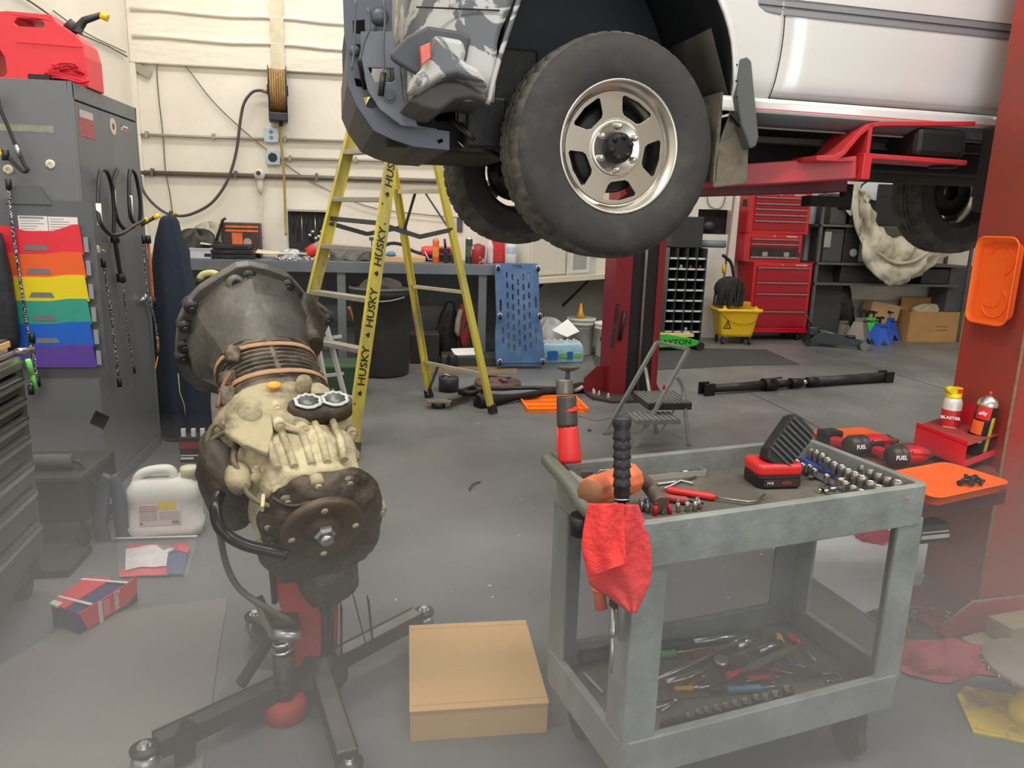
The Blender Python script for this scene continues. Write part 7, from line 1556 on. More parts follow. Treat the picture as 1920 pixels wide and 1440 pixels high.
for i, (px, py) in enumerate(((1522, 898), (1536, 924), (1548, 925), (1560, 921))):
    p = at(px, py); solo('loose_socket_small', B().cyl((-.01, 0, 0), (.01, 0, 0), .006), chrome, ['tiny loose socket below the blue rail near the work light', 'tiny loose socket at the front rim, left of its trio', 'tiny loose socket at the front rim, middle of its trio', 'tiny loose socket at the front rim, right of its trio'][i], 'socket', T(p.x, p.y, ZT+.007, i*.8))
# work light on a red battery
p = at(1460, 915, ZT); t = thing('work_light', 'cordless work light with black ribbed head standing on a red battery base on the cart', 'work light', T(p.x, p.y, ZT, rzc(-.22)) @ Matrix.Diagonal((1.22, 1.22, 1.3, 1)))
bre = M('tool_red', (222, 50, 50), .4, 0, .06, 8)
B().prism(rrect(.105, .085, .018, 3, 0, .035), .0, .028).obj('battery', blackp, t, bevel=.004)
B().prism(rrect(.108, .082, .016, 3, 0, .035), .026, .052).obj('battery_top', bre, t, bevel=.008, seg=3)
B().box((-.04, -.0095, .006), (.045, -.007, .021)).obj('label', M('label_dark', (66, 52, 48), .5), t)
text('M18', .0085, pap, t, fr((-.026, -.010, .0135), (1, 0, 0), (0, -1, 0))); text('XC5.0', .008, M('red_letter', (220, 90, 80), .5), t, fr((.012, -.010, .0135), (1, 0, 0), (0, -1, 0)))
h0 = t.matrix_world.inverted() if 0 else None
bpy.context.view_layer.update(); LI = t.matrix_world.inverted()
c0_, c1_ = LI @ PY(1452, 858, p.y+.03), LI @ PY(1500, 795, p.y+.05)
ax = (c1_-c0_).normalized(); hm = fr(c0_-ax*.02, ax, Vector((0, -1, .25)).cross(ax).cross(ax)*-1)
hd = B().prism([(0, -.026), (.02, -.033), (.10, -.036), (.118, -.03), (.12, .026), (.105, .034), (.02, .03), (0, .02)], -.022, .02, hm); hd.obj('light_head', blackp, t, bevel=.005)
for k in range(8): x = .022+k*.0115; B().box((x, -.03, .02), (x+.004, .03, .026), hm).obj('cooling_fin', M('fin_grey', (84, 84, 84), .35, .3), t)
B().box((.0, -.012, -.03), (.05, .012, .0), hm).obj('hinge', blackp, t)
# breaker bar, extension tray
a, c_ = at(1310, 866, ZT+.012), at(1448, 856, ZT+.012); t = thing('breaker_bar', 'long chrome breaker bar along the back rim of the cart', 'breaker bar', fr(a, c_-a, (0, 0, 1))); L_ = (c_-a).length
B().cyl((0, 0, 0), (L_, 0, 0), .0065).obj('bar', pol, t); B().cyl((-.015, 0, 0), (.012, 0, 0), .011).box((-.03, -.008, -.008), (-.01, .008, .008)).obj('pivot_head', pol, t)
P4 = [at(1188, 886), at(1305, 903), at(1327, 887), at(1300, 868), at(1188, 870)]
a, c_ = KI @ at(1192, 905), KI @ at(1325, 893); am = KM @ T(a.x, a.y, ZT, math.atan2(c_.y-a.y, c_.x-a.x)); w5 = (c_-a).length
t = thing('extension_tray', 'shallow metal tray of chrome extension bars near the back of the cart', 'tray', am)
B().box((0, 0, 0), (w5, .078, .002)).box((0, 0, 0), (w5, .002, .018)).box((0, .076, 0), (w5, .078, .018)).box((w5-.002, 0, 0), (w5, .078, .018)).box((0, 0, 0), (.002, .078, .018)).obj('tray_body', M('tray_metal', (168, 166, 156), .45, .2, .1, 12), t)
for k, (y, x0, x1, r) in enumerate(((.014, .0, .20, .0055), (.03, .0, .19, .004), (.046, .0, .17, .0035), (.062, .0, .18, .0055))):
    x1 = min(x1, w5-.01); e = solo('extension_bar', B().cyl((x0+.004, y, .0065), (x1, y, .0065), r).cyl((x1-.03, y, .0065), (x1, y, .0065), r*1.5).cyl((x0+.006, y, .0065), (x0+.03, y, .0065), r*1.3), pol, 'chrome extension bar in the metal tray, ' + ['nearest the front', 'second from the front', 'third from the front', 'farthest back'][k], 'extension bar', am, 'extension bars in the metal tray')
solo('universal_joint', B().cyl((-.012, 0, 0), (.0, 0, 0), .01).cyl((.0, 0, 0), (.02, .004, 0), .009).ball((0, 0, 0), .009), pol, 'chrome joint at the left end of the extension tray', 'socket joint', T(*(at(1203, 874, ZT+.03))))
solo('white_plug', B().cyl((-.016, 0, 0), (.014, .006, 0), .007), M('frosted_white', (222, 222, 226), .4), 'small frosted white plug lying on the extension bars', 'plug', T(*(at(1235, 877, ZT+.022))))
p = at(1338, 875); solo('shiny_nut', B().lathe([(.003, 0), (.006, 0), (.006, .005), (.003, .005)], n=6), chrome, 'tiny shiny nut alone on the cart shelf right of the extension tray', 'nut', T(p.x, p.y, ZT))
# flat tools
def shaft(name, label, cat, pts, hr, sr, hl, hm_, sm_, z=ZT, n=10, flat=1.):
    q = [PZ(px, py, z+hr) for px, py in pts]; t_ = thing(name, label, cat); d_ = (q[1]-q[0])
    B().tube([q[0], q[0]+d_*.05, q[0]+d_*.5, q[0]+d_*.9, q[1]], [hr*.7, hr, hr*.85, hr, hr*.6], n, flat=flat).obj('handle', hm_, t_); B().tube([q[1]]+q[2:], sr, 8).obj('shaft', sm_, t_); return t_
shaft('hook_pick', 'red handled hook pick with a bent chrome tip on the cart', 'pick', [(1250, 918), (1342, 933), (1404, 941), (1418, 939), (1434, 927)], .010, .0028, 0, bre, pol)
shaft('screwdriver', 'darker red screwdriver behind the front row of small sockets', 'screwdriver', [(1234, 930), (1292, 940), (1320, 944)], .011, .003, 0, M('dull_red_handle', (158, 70, 68), .5, 0, .1, 10), dsteel)
B_pl = [at(1225, 915), at(1262, 905), at(1305, 896)]
solo('needle_nose_pliers', B().tube([p+Vector((0, 0, .006)) for p in (at(1232, 912), at(1275, 906), at(1305, 898))], .0035, 6).tube([p+Vector((0, 0, .008)) for p in (at(1246, 922), at(1275, 906), at(1300, 912))], .0035, 6), steel, 'thin steel tweezers crossed on the cart beside the red hook pick', 'tweezers')
rowc = [(1206, 950), (1216, 953), (1229, 958), (1243, 956), (1257, 955), (1273, 952), (1289, 951), (1303, 950), (1313, 946)]
for i, (px, py) in enumerate(rowc):
    p = PZ(px, py-6, ZT+.02); m_ = [pol, pol, redm, pol, redm, pol, pol, pol, pol][i]
    solo('driver_bit_socket', B().cyl((0, 0, 0), (0, 0, .026), .0062, .0055, 12).cyl((0, 0, .026), (0, 0, .034), .0035, n=6), m_, 'small bit socket in the front left row of the cart, %s from the left' % ORD[i], 'bit socket', T(p.x, p.y, ZT, 0, .0, -.25+.12*(i % 4)), 'bit sockets along the front rim')
p = at(1222, 940); solo('blue_bit_rail', B().box((-.02, -.006, 0), (.05, .006, .008)), bl_, 'short blue rail behind the front left bit sockets', 'rail', T(p.x, p.y, ZT, rzc()))
# orange dead blow hammer
hm1, hm2 = kz(1108, 925, .83), kz(1180, 900, .83); hc = PZ(1108, 926, .828); hc2 = PZ(1186, 894, .828)
t = thing('dead_blow_hammer', 'scuffed orange dead blow hammer lying on the left corner of the cart', 'hammer')
orm = M('hammer_orange', (212, 108, 66), .55, 0, .14, 12, .2, rgb2=(150, 82, 54), lo=.48, hi=.7)
ax = (hc2-hc).normalized(); fm2 = frz(hc-ax*.005, ax); hl_ = (hc2-hc).length
B().lathe([(0, 0), (.034, 0), (.039, .006), (.040, .03), (.037, .04), (.037, hl_-.04), (.040, hl_-.03), (.039, hl_-.004), (.034, hl_), (0, hl_)], fm2, 10, sm=False).obj('head', orm, t, bevel=.004)
B().lathe([(0, -.002), (.034, -.002), (.036, .004)], fm2, 10).obj('worn_face', M('hammer_face', (150, 104, 74), .7, 0, .2, 14), t)
B().tube(smooth([hc2-ax*.02, PZ(1206, 902, .80), PZ(1222, 920, .775), PZ(1240, 945, .765)], 4), [.017, .018, .018, .018, .018, .018, .018, .018, .018, .018, .018, .018, .018], 12).obj('handle', M('hammer_grip', (96, 82, 70), .6, 0, .2, 10), t)
# black ribbed pry bar grip standing in the corner hole
g0, g1 = PD(1166, 940, 1.60), PD(1166, 782, 1.60)
t = thing('pry_bar', 'pry bar with a tall black ribbed grip at the front left cart corner', 'pry bar'); ax = (g1-g0).normalized(); hl_ = (g1-g0).length
prf = [(0, 0), (.0165, 0), (.0165, .012), (.0185, .015)]
for k in range(6): z0 = .03+k*(hl_-.06)/6; hh = (hl_-.06)/6; prf += [(.0165, z0), (.0205, z0+.003), (.0185, z0+hh*.5), (.0170, z0+hh*.98)]
prf += [(.0165, hl_-.028), (.0205, hl_-.018), (.0215, hl_-.006), (.017, hl_), (0, hl_+.002)]
B().lathe(prf, frz(g0, ax), 20).obj('grip', blackp, t)
B().lathe([(.0175, 0), (.0195, 0), (.0195, .003), (.0175, .003)], frz(g0+ax*.004, ax), 20).obj('collar', steel, t)
B().cyl(g0, g0-ax*.30, .009).obj('shaft', steel, t)
# hanging screwdriver below the rag
s0_, s1_, s2_ = PD(1152, 1135, 1.62), PD(1149, 1192, 1.62), PD(1146, 1262, 1.63)
t = thing('impact_driver_tool', 'long tool with a ribbed chrome collar hanging below the red rag', 'tool'); B().tube([PD(1157, 1060, 1.6), s0_], .0125).obj('black_neck', blackp, t); B().lathe([(.007, 0), (.008, .0), (.008, .045), (.0105, .052), (.011, .06), (.009, .066), (0, .066)], frz(s0_, s1_-s0_), 16).obj('chrome_collar', pol, t); B().cyl(s1_, s2_, .0035).obj('shaft', steel, t)
s0_, s1_ = PD(1122, 1100, 1.66), PD(1128, 1142, 1.66); t = thing('orange_handle_tool', 'orange handled tool hanging behind the red rag', 'tool'); B().tube([PD(1120, 1040, 1.68), s0_, s1_], .014, 10).obj('handle', M('handle_red_orange', (196, 84, 52), .5, 0, .1, 8), t); B().cyl(s0_, s0_+(s1_-s0_)*.2, .0155).obj('collar_ring', M('ring_red', (210, 100, 80), .5), t)
# red rag
rgm = M('red_shop_rag', (226, 62, 60), .9, 0, .08, 10, .5, bscale=60)
def ragp(out, dd, fold, nu=14, nv=16):
    L_, R_ = out
    ls_, rs_ = smooth([(*p, 0) for p in L_], 6), smooth([(*p, 0) for p in R_], 6)
    def f(u, v):
        i = v*(len(ls_)-1); j = min(int(i), len(ls_)-2); a_ = ls_[j].lerp(ls_[j+1], i-j); i = v*(len(rs_)-1); j = min(int(i), len(rs_)-2); c_ = rs_[j].lerp(rs_[j+1], i-j)
        p = a_.lerp(c_, u); return PD(p.x, p.y, dd-fold*math.sin(PI*u)+.006*math.sin(7*u+5*v)+.004*math.sin(13*u-4*v)-.012*(1-v)*0)
    return B().grid(f, nu*2, nv*2)
t = thing('red_rag', 'bright red shop rag draped over the front left corner of the cart', 'rag')
ragp(([(1104, 944), (1094, 990), (1092, 1030), (1100, 1065), (1103, 1082)], [(1168, 944), (1172, 980), (1172, 1015), (1174, 1040), (1176, 1056)]), 1.545, .02).obj('front_fold', rgm, t, solid=.003)
ragp(([(1166, 946), (1130, 1030), (1104, 1088), (1140, 1118), (1180, 1148)], [(1196, 946), (1212, 990), (1221, 1035), (1219, 1090), (1192, 1150)]), 1.575, .02).obj('back_fold', M('red_rag_dirty', (204, 62, 62), .9, 0, .15, 8, .5, bscale=50), t, solid=.003)
# cordless tool on the handle corner
b0 = PZ(1072, 868, .815); t = thing('cordless_ratchet', 'red and grey cordless power tool standing upright on the back left corner of the cart', 'power tool')
D0 = (b0-CAM).dot(fw); bb = PD(1070, 865, D0)
def vt(px, py): return PD(px, py, D0)
def bw(px): return px/FPX*D0
b = B(); 
def blk(name, p0, p1, w0, w1, mt, n=12, e=.8):
    a_, c_ = vt(*p0), vt(*p1); r = []
    for pp_, w_ in ((a_, w0), (a_.lerp(c_, .1), w0*1.04), (a_.lerp(c_, .9), w1*1.04), (c_, w1)):
        mm_ = frz(pp_, c_-a_, rt); r.append([mm_ @ Vector((bw(w_)*math.cos(2*PI*i/n), bw(w_)*e*math.sin(2*PI*i/n), 0)) for i in range(n)])
    return B().loft(r).obj(name, mt, t)
blk('red_base', (1069, 868), (1065, 798), 21, 18, bre, 10); blk('dark_body', (1064, 800), (1062, 742), 19, 18, M('tool_dark', (66, 62, 58), .4, .1, .1, 10)); blk('red_collar', (1066, 772), (1065, 758), 19.5, 15, bre); blk('red_button', (1066, 760), (1065, 742), 9, 8, bre)
blk('gear_housing', (1059, 740), (1058, 712), 16, 15, M('gear_grey', (112, 108, 102), .35, .6, .06, 10), 20, 1); blk('output_neck', (1064, 714), (1065, 696), 4, 4, dsteel)
m_ = frz(vt(1066, 697), vt(1066, 650)-vt(1066, 697)); rr0 = bw(23)
B().lathe([(0, 0), (rr0*.5, .002), (rr0, .010), (rr0*.98, .013), (0, .006)], m_, 20).obj('saddle_disc', M('disc_grey', (104, 92, 84), .5, .4, .1, 10), t)
B().tube([vt(1076, 733), vt(1086, 729), vt(1093, 724)], .005).obj('trigger_lever', M('lever_pale', (150, 136, 122), .4, .4), t)
B().tube([vt(1047, 800), vt(1046, 846), vt(1054, 850)], .003).obj('side_guard', bre, t); b = B().ball(vt(1075, 822), (.008, .006, .012)).ball(vt(1077, 838), (.005, .005, .006)); b.obj('lens', M('lens_white', (214, 214, 206), .3), t)
q = PZ(1052, 868, .815); solo('small_metal_clip', B().box((-.015, -.01, 0), (.02, .01, .02)).tube([(.03, 0, .0), (.04, .0, .02), (.08, .0, .022), (.09, 0, 0)], .002), steel, 'small metal clip and wire loop at the foot of the cordless tool', 'clip', T(q.x+.05, q.y-.05, .79))

# --- things on the lower shelf
def lt(px, py, h=.006): return PZ(px, py, ZB+h)
deepm = M('impact_socket_black', (58, 56, 54), .35, .6, .15, 20)
for i, (px, py) in enumerate(((1244, 1352), (1256, 1348), (1268, 1345), (1280, 1342), (1292, 1340), (1311, 1333), (1327, 1330), (1345, 1326), (1363, 1321), (1381, 1317), (1400, 1313), (1420, 1306), (1437, 1306), (1456, 1300), (1478, 1290))):
    r = .0085+.0006*i; h = .045; p = PZ(px, py, ZB+h)
    solo('impact_socket', B().lathe([(r*.8, 0), (r, .002), (r, h-.002), (r*.94, h), (r*.8, h), (r*.74, h*.7), (0, h*.7)], n=18), [deepm, M('worn_socket_rim', (96, 92, 84), .3, .9, .2, 30)][i > 3], 'dark impact socket in the lower shelf row, %s from the left' % ORD[i], 'socket', T(p.x, p.y, ZB), 'impact sockets along the lower front rim')
cols = [('red', (200, 54, 50)), ('amber', (206, 160, 60)), ('teal', (72, 132, 148)), ('green', (90, 150, 96)), ('black', (40, 38, 38)), ('blue', (70, 82, 130)), ('dull red', (140, 66, 58)), ('yellow', (210, 186, 60))]
HM = {n_: M('handle_'+n_.replace(' ', '_'), c, .5, 0, .12, 14) for n_, c in cols}
def low(label, c, pts, hr=.010, sr=.003, name='screwdriver', cat='screwdriver', z=0): return shaft(name, label, cat, pts, hr, sr, 0, HM[c], steel, ZB+z)
low('red screwdriver lying level in the middle of the lower shelf', 'red', [(1400, 1272), (1446, 1270), (1470, 1268)])
low('yellow and black nut driver near the front left of the lower shelf', 'amber', [(1264, 1291), (1300, 1290), (1342, 1287)], .008, .006)
low('teal handled screwdriver on the lower shelf above the impact sockets', 'teal', [(1362, 1294), (1428, 1290), (1470, 1284)], .012)
low('green handled screwdriver at the back left of the lower shelf', 'green', [(1238, 1228), (1268, 1224), (1342, 1212)], .012)
low('dull red screwdriver crossing under the amber nut driver', 'dull red', [(1290, 1286), (1315, 1270), (1330, 1262)], .009)
low('long red screwdriver behind the steel lock pliers', 'dull red', [(1300, 1232), (1340, 1222), (1370, 1216)], .011)
low('red tipped chisel at the back right corner of the lower shelf', 'red', [(1478, 1192), (1500, 1206), (1530, 1240)], .011)
low('yellow ringed black tool at the back right of the lower shelf', 'yellow', [(1459, 1192), (1464, 1206), (1420, 1222)], .012, .013)
low('blue handled screwdriver at the right of the lower shelf', 'blue', [(1470, 1235), (1490, 1245), (1512, 1252)], .009)
low('thin red awl right of the middle of the lower shelf', 'red', [(1430, 1252), (1462, 1258), (1490, 1264)], .006)
low('black screwdriver behind the teal handle on the lower shelf', 'black', [(1330, 1296), (1395, 1278), (1420, 1274)], .012)
low('black long tool along the back of the lower shelf', 'black', [(1232, 1212), (1300, 1205), (1400, 1190)], .014, .012)
low('black handled tool left on the lower shelf behind the corner leg', 'black', [(1085, 1235), (1150, 1222), (1165, 1230)], .022, .01)
low('steel scribe at the right end of the lower shelf', 'black', [(1518, 1270), (1540, 1264), (1572, 1262)], .005, .004)
t = thing('lock_pliers', 'large bright steel lock pliers lying diagonally on the lower shelf', 'pliers')
B().tube([lt(1248, 1279, .03), lt(1290, 1268, .03), lt(1335, 1248, .035)], [.009, .011, .009], 10, flat=.6).obj('lower_handle', pol, t); B().tube([lt(1232, 1274, .03), lt(1290, 1248, .04), lt(1350, 1222, .045)], .006, 8).obj('upper_handle', pol, t)
a = lt(1352, 1242, .035); B().cyl(a-Vector((0, 0, .012)), a+Vector((0, 0, .012)), .02, n=18).obj('pivot', pol, t); B().bar(lt(1362, 1238, .035), lt(1402, 1230, .035), .03, .014).obj('jaw', M('jaw_grey', (150, 148, 140), .35, .8), t); B().cyl(lt(1378, 1212, .05), lt(1412, 1198, .05), .017).obj('adjuster', pol, t); B().bar(lt(1340, 1222, .045), lt(1382, 1206, .05), .016, .012).obj('link', pol, t)
t = thing('red_handled_file', 'flat pointed steel file with a red and yellow handle on the lower shelf', 'file')
a, c_ = lt(1392, 1258, .03), lt(1502, 1208, .03); m_ = fr(a, c_-a, (0, 0, 1)); L_ = (c_-a).length
B().prism([(0, -.004), (.02, -.006), (.045, -.014), (L_*.6, -.012), (L_, 0), (L_*.6, .012), (.045, .014), (.02, .006), (0, .004)], -.002, .002, m_).obj('blade', M('file_steel', (170, 166, 150), .4, .8, .1, 60), t); B().tube([lt(1364, 1268, .02), lt(1392, 1256, .025)], [.011, .007], 10).obj('handle', HM['red'], t)
solo('narrow_spanner', B().bar(lt(1448, 1240, .02), lt(1450, 1284, .012), .010, .004), steel, 'narrow steel strip standing out across the red screwdriver', 'spanner')
solo('flat_steel_rule', B().bar(lt(1230, 1312, .004), lt(1360, 1298, .004), .014, .004), M('rule_dull', (112, 104, 92), .5, .4), 'dull flat steel bar left of the impact sockets', 'bar')
solo('hose_clamp_pliers', B().tube([lt(1230, 1328), lt(1266, 1315)], .004).tube([lt(1240, 1334), lt(1266, 1315)], .004).ball(lt(1266, 1314), .007), steel, 'small pliers at the front left of the lower shelf', 'pliers')
solo('wire_hooks', B().tube(smooth([lt(1530, 1266), lt(1555, 1262), lt(1572, 1264), lt(1575, 1274), lt(1548, 1277)], 4), .0025), chrome, 'bent wire hook at the right end of the lower shelf', 'hook')
solo('blue_strip', B().tube(smooth([lt(1460, 1236), lt(1480, 1246), lt(1512, 1250)], 4), .003), M('pale_blue_line', (120, 130, 160), .4, .4), 'thin pale blue rod beside the blue screwdriver', 'rod')
solo('cream_rod', B().tube([lt(1095, 1262, .02), lt(1130, 1298, .01)], .004), M('rod_cream', (186, 180, 160), .5), 'thin cream rod at the left end of the lower shelf', 'rod')
# ------------------------------------------------------------------ shelf stand between the cart and the near post
ps = thing('post_shelf', 'dark red steel shelf bracket on the near lift post under the orange tray', 'shelf')
ZS = .635
sp = [PZ(1560, 828, ZS), PZ(1700, 965, ZS), PZ(1862, 928, ZS), PZ(1800, 868, ZS)]
S = [Vector((1.60, 2.50, ZS)), Vector((1.545, 1.87, ZS)), Vector((1.90, 1.96, ZS)), Vector((2.03, 2.16, ZS)), Vector((2.03, 2.45, ZS))]
B().prism([(p.x, p.y) for p in S], ZS-.012, ZS-.002).obj('plate', M('shelf_maroon', (118, 60, 58), .5, .1, .15, 6), ps)
B().hexa([S[1]+Vector((0, 0, -.05)), S[2]+Vector((0, 0, -.05)), S[2]+Vector((0, .01, -.05)), S[1]+Vector((0, .01, -.05)), S[1]+Vector((0, 0, -.012)), S[2]+Vector((0, 0, -.012)), S[2]+Vector((0, .01, -.012)), S[1]+Vector((0, .01, -.012))]).obj('front_lip', M('shelf_lip', (86, 52, 50), .5, .1, .15, 6), ps)
B().bar((1.75, 2.25, ZS-.02), (2.04, 2.3, .3), .03, .03).obj('strut', posb, ps)
otr = M('tray_orange_bright', (255, 104, 30), .42, 0, .03, 4)
def otray(name, label, m_, w_, d_, h=.03):
    t_ = thing(name, label, 'tray', m_)
    o_ = B().loft([[(x, y, 0) for x, y in rrect(w_*.9, d_*.86, .025, 4)], [(x, y, h) for x, y in rrect(w_*.97, d_*.95, .03, 4)], [(x, y, h) for x, y in rrect(w_, d_, .035, 4)], [(x, y, h-.004) for x, y in rrect(w_, d_, .035, 4)], [(x, y, h-.002) for x, y in rrect(w_*.98, d_*.96, .03, 4)], [(x, y, -.003) for x, y in rrect(w_*.9, d_*.86, .025, 4)]], caps=False)
    b = B(); b.v, b.f, b.s, b.mi = o_.v, o_.f, o_.s, o_.mi; b.prism(rrect(w_*.9, d_*.86, .025, 4), -.003, .0); b.obj('tray_body', otr, t_)
    B().prism(rrect(w_*.5, d_*.6, .03, 4, -w_*.1), 0, .003).obj('raised_panel', otr, t_); return t_
A_ = [PZ(1742, 930, ZS+.028), PZ(1868, 903, ZS+.028), PZ(1790, 872, ZS+.028)]
ctr = A_[0].lerp(A_[2], .5)
m_ = T((A_[0].x+A_[2].x)/2+.0, (A_[0].y+A_[1].y)/2+.085, ZS+.001, math.atan2(A_[1].y-A_[0].y, A_[1].x-A_[0].x))
otray('parts_tray', 'orange plastic tray with loose black hardware beside the cart corner', m_, .37, .22)
for k in range(7):
    solo('black_hardware', B().cyl((-.018, 0, 0), (.018, 0, 0), .005).cyl((-.02, 0, 0), (-.012, 0, 0), .009), [greas, dsteel][k % 2], 'small oily bolt in the right end of the orange tray', 'bolt', m_ @ T(.08+.018*(k % 3)+.006*k, -.02+.014*(k//3)-.005*k, .012+.006*(k//3), k*.9), 'loose hardware in the orange tray')
q = PZ(1600, 822, ZS); otray('parts_tray', 'orange tray behind the red impact wrench, mostly hidden', T(1.69, 2.49, ZS+.0, .15), .26, .14)
imr = M('impact_red', (196, 40, 46), .35, .1, .1, 10)
def impact(label, p0, p1, zc, tip=True):
    a_, c_ = PZ(*p0, zc), PZ(*p1, zc); t_ = thing('impact_wrench', label, 'impact wrench', fr(a_, c_-a_, (0, 0, 1))); L_ = (c_-a_).length
    B().lathe([(0, 0), (.031, 0), (.033, .004), (.033, .008), (.037, .012), (.037, L_*.16), (.033, L_*.18), (.036, L_*.2), (.036, L_*.3), (.034, L_*.32)], frz((0, 0, 0), (1, 0, 0)), 20).obj('motor_cap', M('cap_grey_red', (62, 56, 56), .45, .1, .15, 10), t_); text('FUEL', .02, pap, t_, fr((L_*.1, -.0375, .004), (1, 0, 0), (0, -1, .15)), bold=.0006)
    B().lathe([(.034, L_*.3), (.035, L_*.5), (.030, L_*.7), (.026, L_*.74)], frz((0, 0, 0), (1, 0, 0)), 20).obj('red_housing', imr, t_)
    B().lathe([(.027, L_*.70), (.028, L_*.8), (.018, L_*.87), (.016, L_*.9), (0, L_*.9)], frz((0, 0, 0), (1, 0, 0)), 20).obj('nose_cone', M('nose_grey', (110, 104, 98), .3, .7, .1, 12), t_)
    B().cyl((L_*.88, 0, 0), (L_, 0, 0), .009).obj('anvil', pol, t_)
    B().bar((L_*.3, -.0, -.01), (L_*.12, .12, -.012), .034, .03).obj('handle', imr, t_, bevel=.008); B().box((L_*.02, .1, -.03), (L_*.35, .16, .02)).obj('battery', blackp, t_, bevel=.008)
    for y in (-.028, .028): B().cyl((L_*.35, y, .018), (L_*.74, y, .014), .007).obj('housing_rib', imr, t_)
    return t_
impact('red and grey impact wrench, front one, lying on the post shelf', (1668, 855), (1752, 852), ZS+.04)
impact('red and black impact tool lying behind the front impact wrench', (1590, 836), (1682, 826), ZS+.04)
q = PZ(1745, 990, .53); t = thing('tool_battery', 'black tool battery hanging behind the right corner leg of the cart', 'battery', T(1.60, 1.93, .49, .1))
B().box((-.07, -.04, 0), (.075, .03, .06)).obj('case', blackp, t, bevel=.008); B().box((-.04, -.042, .018), (.062, -.04, .03)).box((-.04, -.042, .038), (.058, -.04, .042)).obj('label', M('label_pale2', (170, 160, 150), .5), t)
B().bar((0, 0, .06), (0, 0, .145), .02, .05).obj('hanger', dsteel, t)
# red can holder on the post
hr = M('holder_red', (226, 34, 52), .38, 0, .05, 5); H = [Vector((1.84, 2.40, 0)), Vector((1.87, 2.14, 0)), Vector((2.055, 2.20, 0)), Vector((2.03, 2.45, 0))]
z0, z1 = PX(1716, 838, 1.85).z, 0
z0 = .66; z1 = .735
H = [PZ(1715, 800, .735), PZ(1803, 838, .735), PZ(1877, 795, .735)]; hdr = (H[1]-H[0])
PL = [Vector((H[0].x, H[0].y, 0)), Vector((H[1].x, H[1].y, 0)), Vector((2.055, 2.16, 0)), Vector((2.035, 2.40, 0))]
PL = [PZ(1718, 797, .74), PZ(1814, 834, .74), PZ(1877, 812, .74), Vector((2.03, 2.44, 0))]
for p in PL: p.z = 0
K1, K2 = PZ(1780, 797, .74), PZ(1834, 812, .74)
t = thing('can_holder', 'bright red steel holder with two spray cans on the near lift post', 'holder')
for a, c_, hh in ((0, 1, .085), (1, 2, .02), (3, 0, .05)):
    b = B(); b.hexa([PL[a]+Vector((0, 0, .665)), PL[c_]+Vector((0, 0, .665)), PL[c_]+Vector((.003, .003, .665)), PL[a]+Vector((.003, .003, .665)), PL[a]+Vector((0, 0, .665+hh)), PL[c_]+Vector((0, 0, .665+hh)), PL[c_]+Vector((.003, .003, .665+hh)), PL[a]+Vector((.003, .003, .665+hh))]); b.obj('side_plate', hr, t)
B().prism([(p.x, p.y) for p in PL], .66, .665).obj('bottom_plate', M('holder_inside', (150, 60, 54), .6, 0, .2, 10), t)
B().prism([(p.x, p.y) for p in PL], .735, .738, holes=[[(p[0], p[1]) for p in circ(.034, 20, K1.x, K1.y)][::-1], [(p[0], p[1]) for p in circ(.034, 20, K2.x, K2.y)][::-1]]).obj('top_plate', M('holder_inside', (0, 0, 0)), t)
B().hexa([PL[2]+Vector((-.006, 0, .66)), PL[3]+Vector((-.006, 0, .66)), PL[3]+Vector((.0, 0, .66)), PL[2]+Vector((.0, 0, .66)), PL[2]+Vector((-.006, 0, .83)), PL[3]+Vector((-.006, 0, .80)), PL[3]+Vector((.0, 0, .80)), PL[2]+Vector((.0, 0, .83))]).obj('back_plate', hr, t)
c = Vector((K1.x, K1.y, .666)); dcam = (CAM-c); dcam.z = 0; dcam.normalize(); xv = Vector((0, 0, 1)).cross(dcam)
t = thing('spray_can', 'white and red spray can with a yellow trigger cap in the red holder', 'spray can', T(*c) @ Matrix.Diagonal((.95, .95, .86, 1)))
B().lathe([(0, 0), (.032, 0), (.033, .004), (.033, .185), (.027, .205), (0, .21)], n=28).obj('can_body', M('can_white', (222, 218, 210), .35, .2, .04, 8), t)
B().lathe([(.0334, .02), (.0336, .021), (.0336, .155), (.0334, .156)], n=28).obj('red_label', M('blaster_red', (190, 44, 44), .4, 0, .1, 30), t)
yc = M('cap_yellow', (240, 218, 30), .4)
B().lathe([(0, .198), (.026, .198), (.027, .212), (.024, .222), (0, .224)], n=20).box((-.022, -.014, .22), (.022, .014, .25)).cyl((-.02, -.012, .24), (-.02, .014, .24), .014).obj('trigger_cap', yc, t); B().box((-.0, -.017, .228), (.02, -.012, .245)).obj('red_button', M('btn_red', (230, 70, 30), .4), t)
text('BLASTER', .0165, pap, t, fr(dcam*.0342+Vector((0, 0, .125)), xv, dcam), bold=.0006); text('PENETRANT', .0095, pap, t, fr(dcam*.0342+Vector((0, 0, .035)), xv, dcam), bold=.0002)
B().box((-.022, -.012, 0), (.022, .012, .0006), fr(dcam*.0342+Vector((0, 0, .075)), xv, dcam)).obj('pale_panel', M('pale_panel', (222, 180, 170), .5), t)
c = Vector((K2.x, K2.y, .668)); dcam = (CAM-c); dcam.z = 0; dcam.normalize(); xv = Vector((0, 0, 1)).cross(dcam)
t = thing('spray_can', 'black and red spray can with a silver dome and red nozzle in the red holder', 'spray can', T(c.x, c.y, c.z, 0, .06, .05) @ Matrix.Diagonal((.95, .95, .92, 1)))
B().lathe([(0, 0), (.033, 0), (.034, .004), (.034, .19)], n=28).obj('can_body', M('can_black', (36, 34, 34), .35, .1, .1, 8), t)
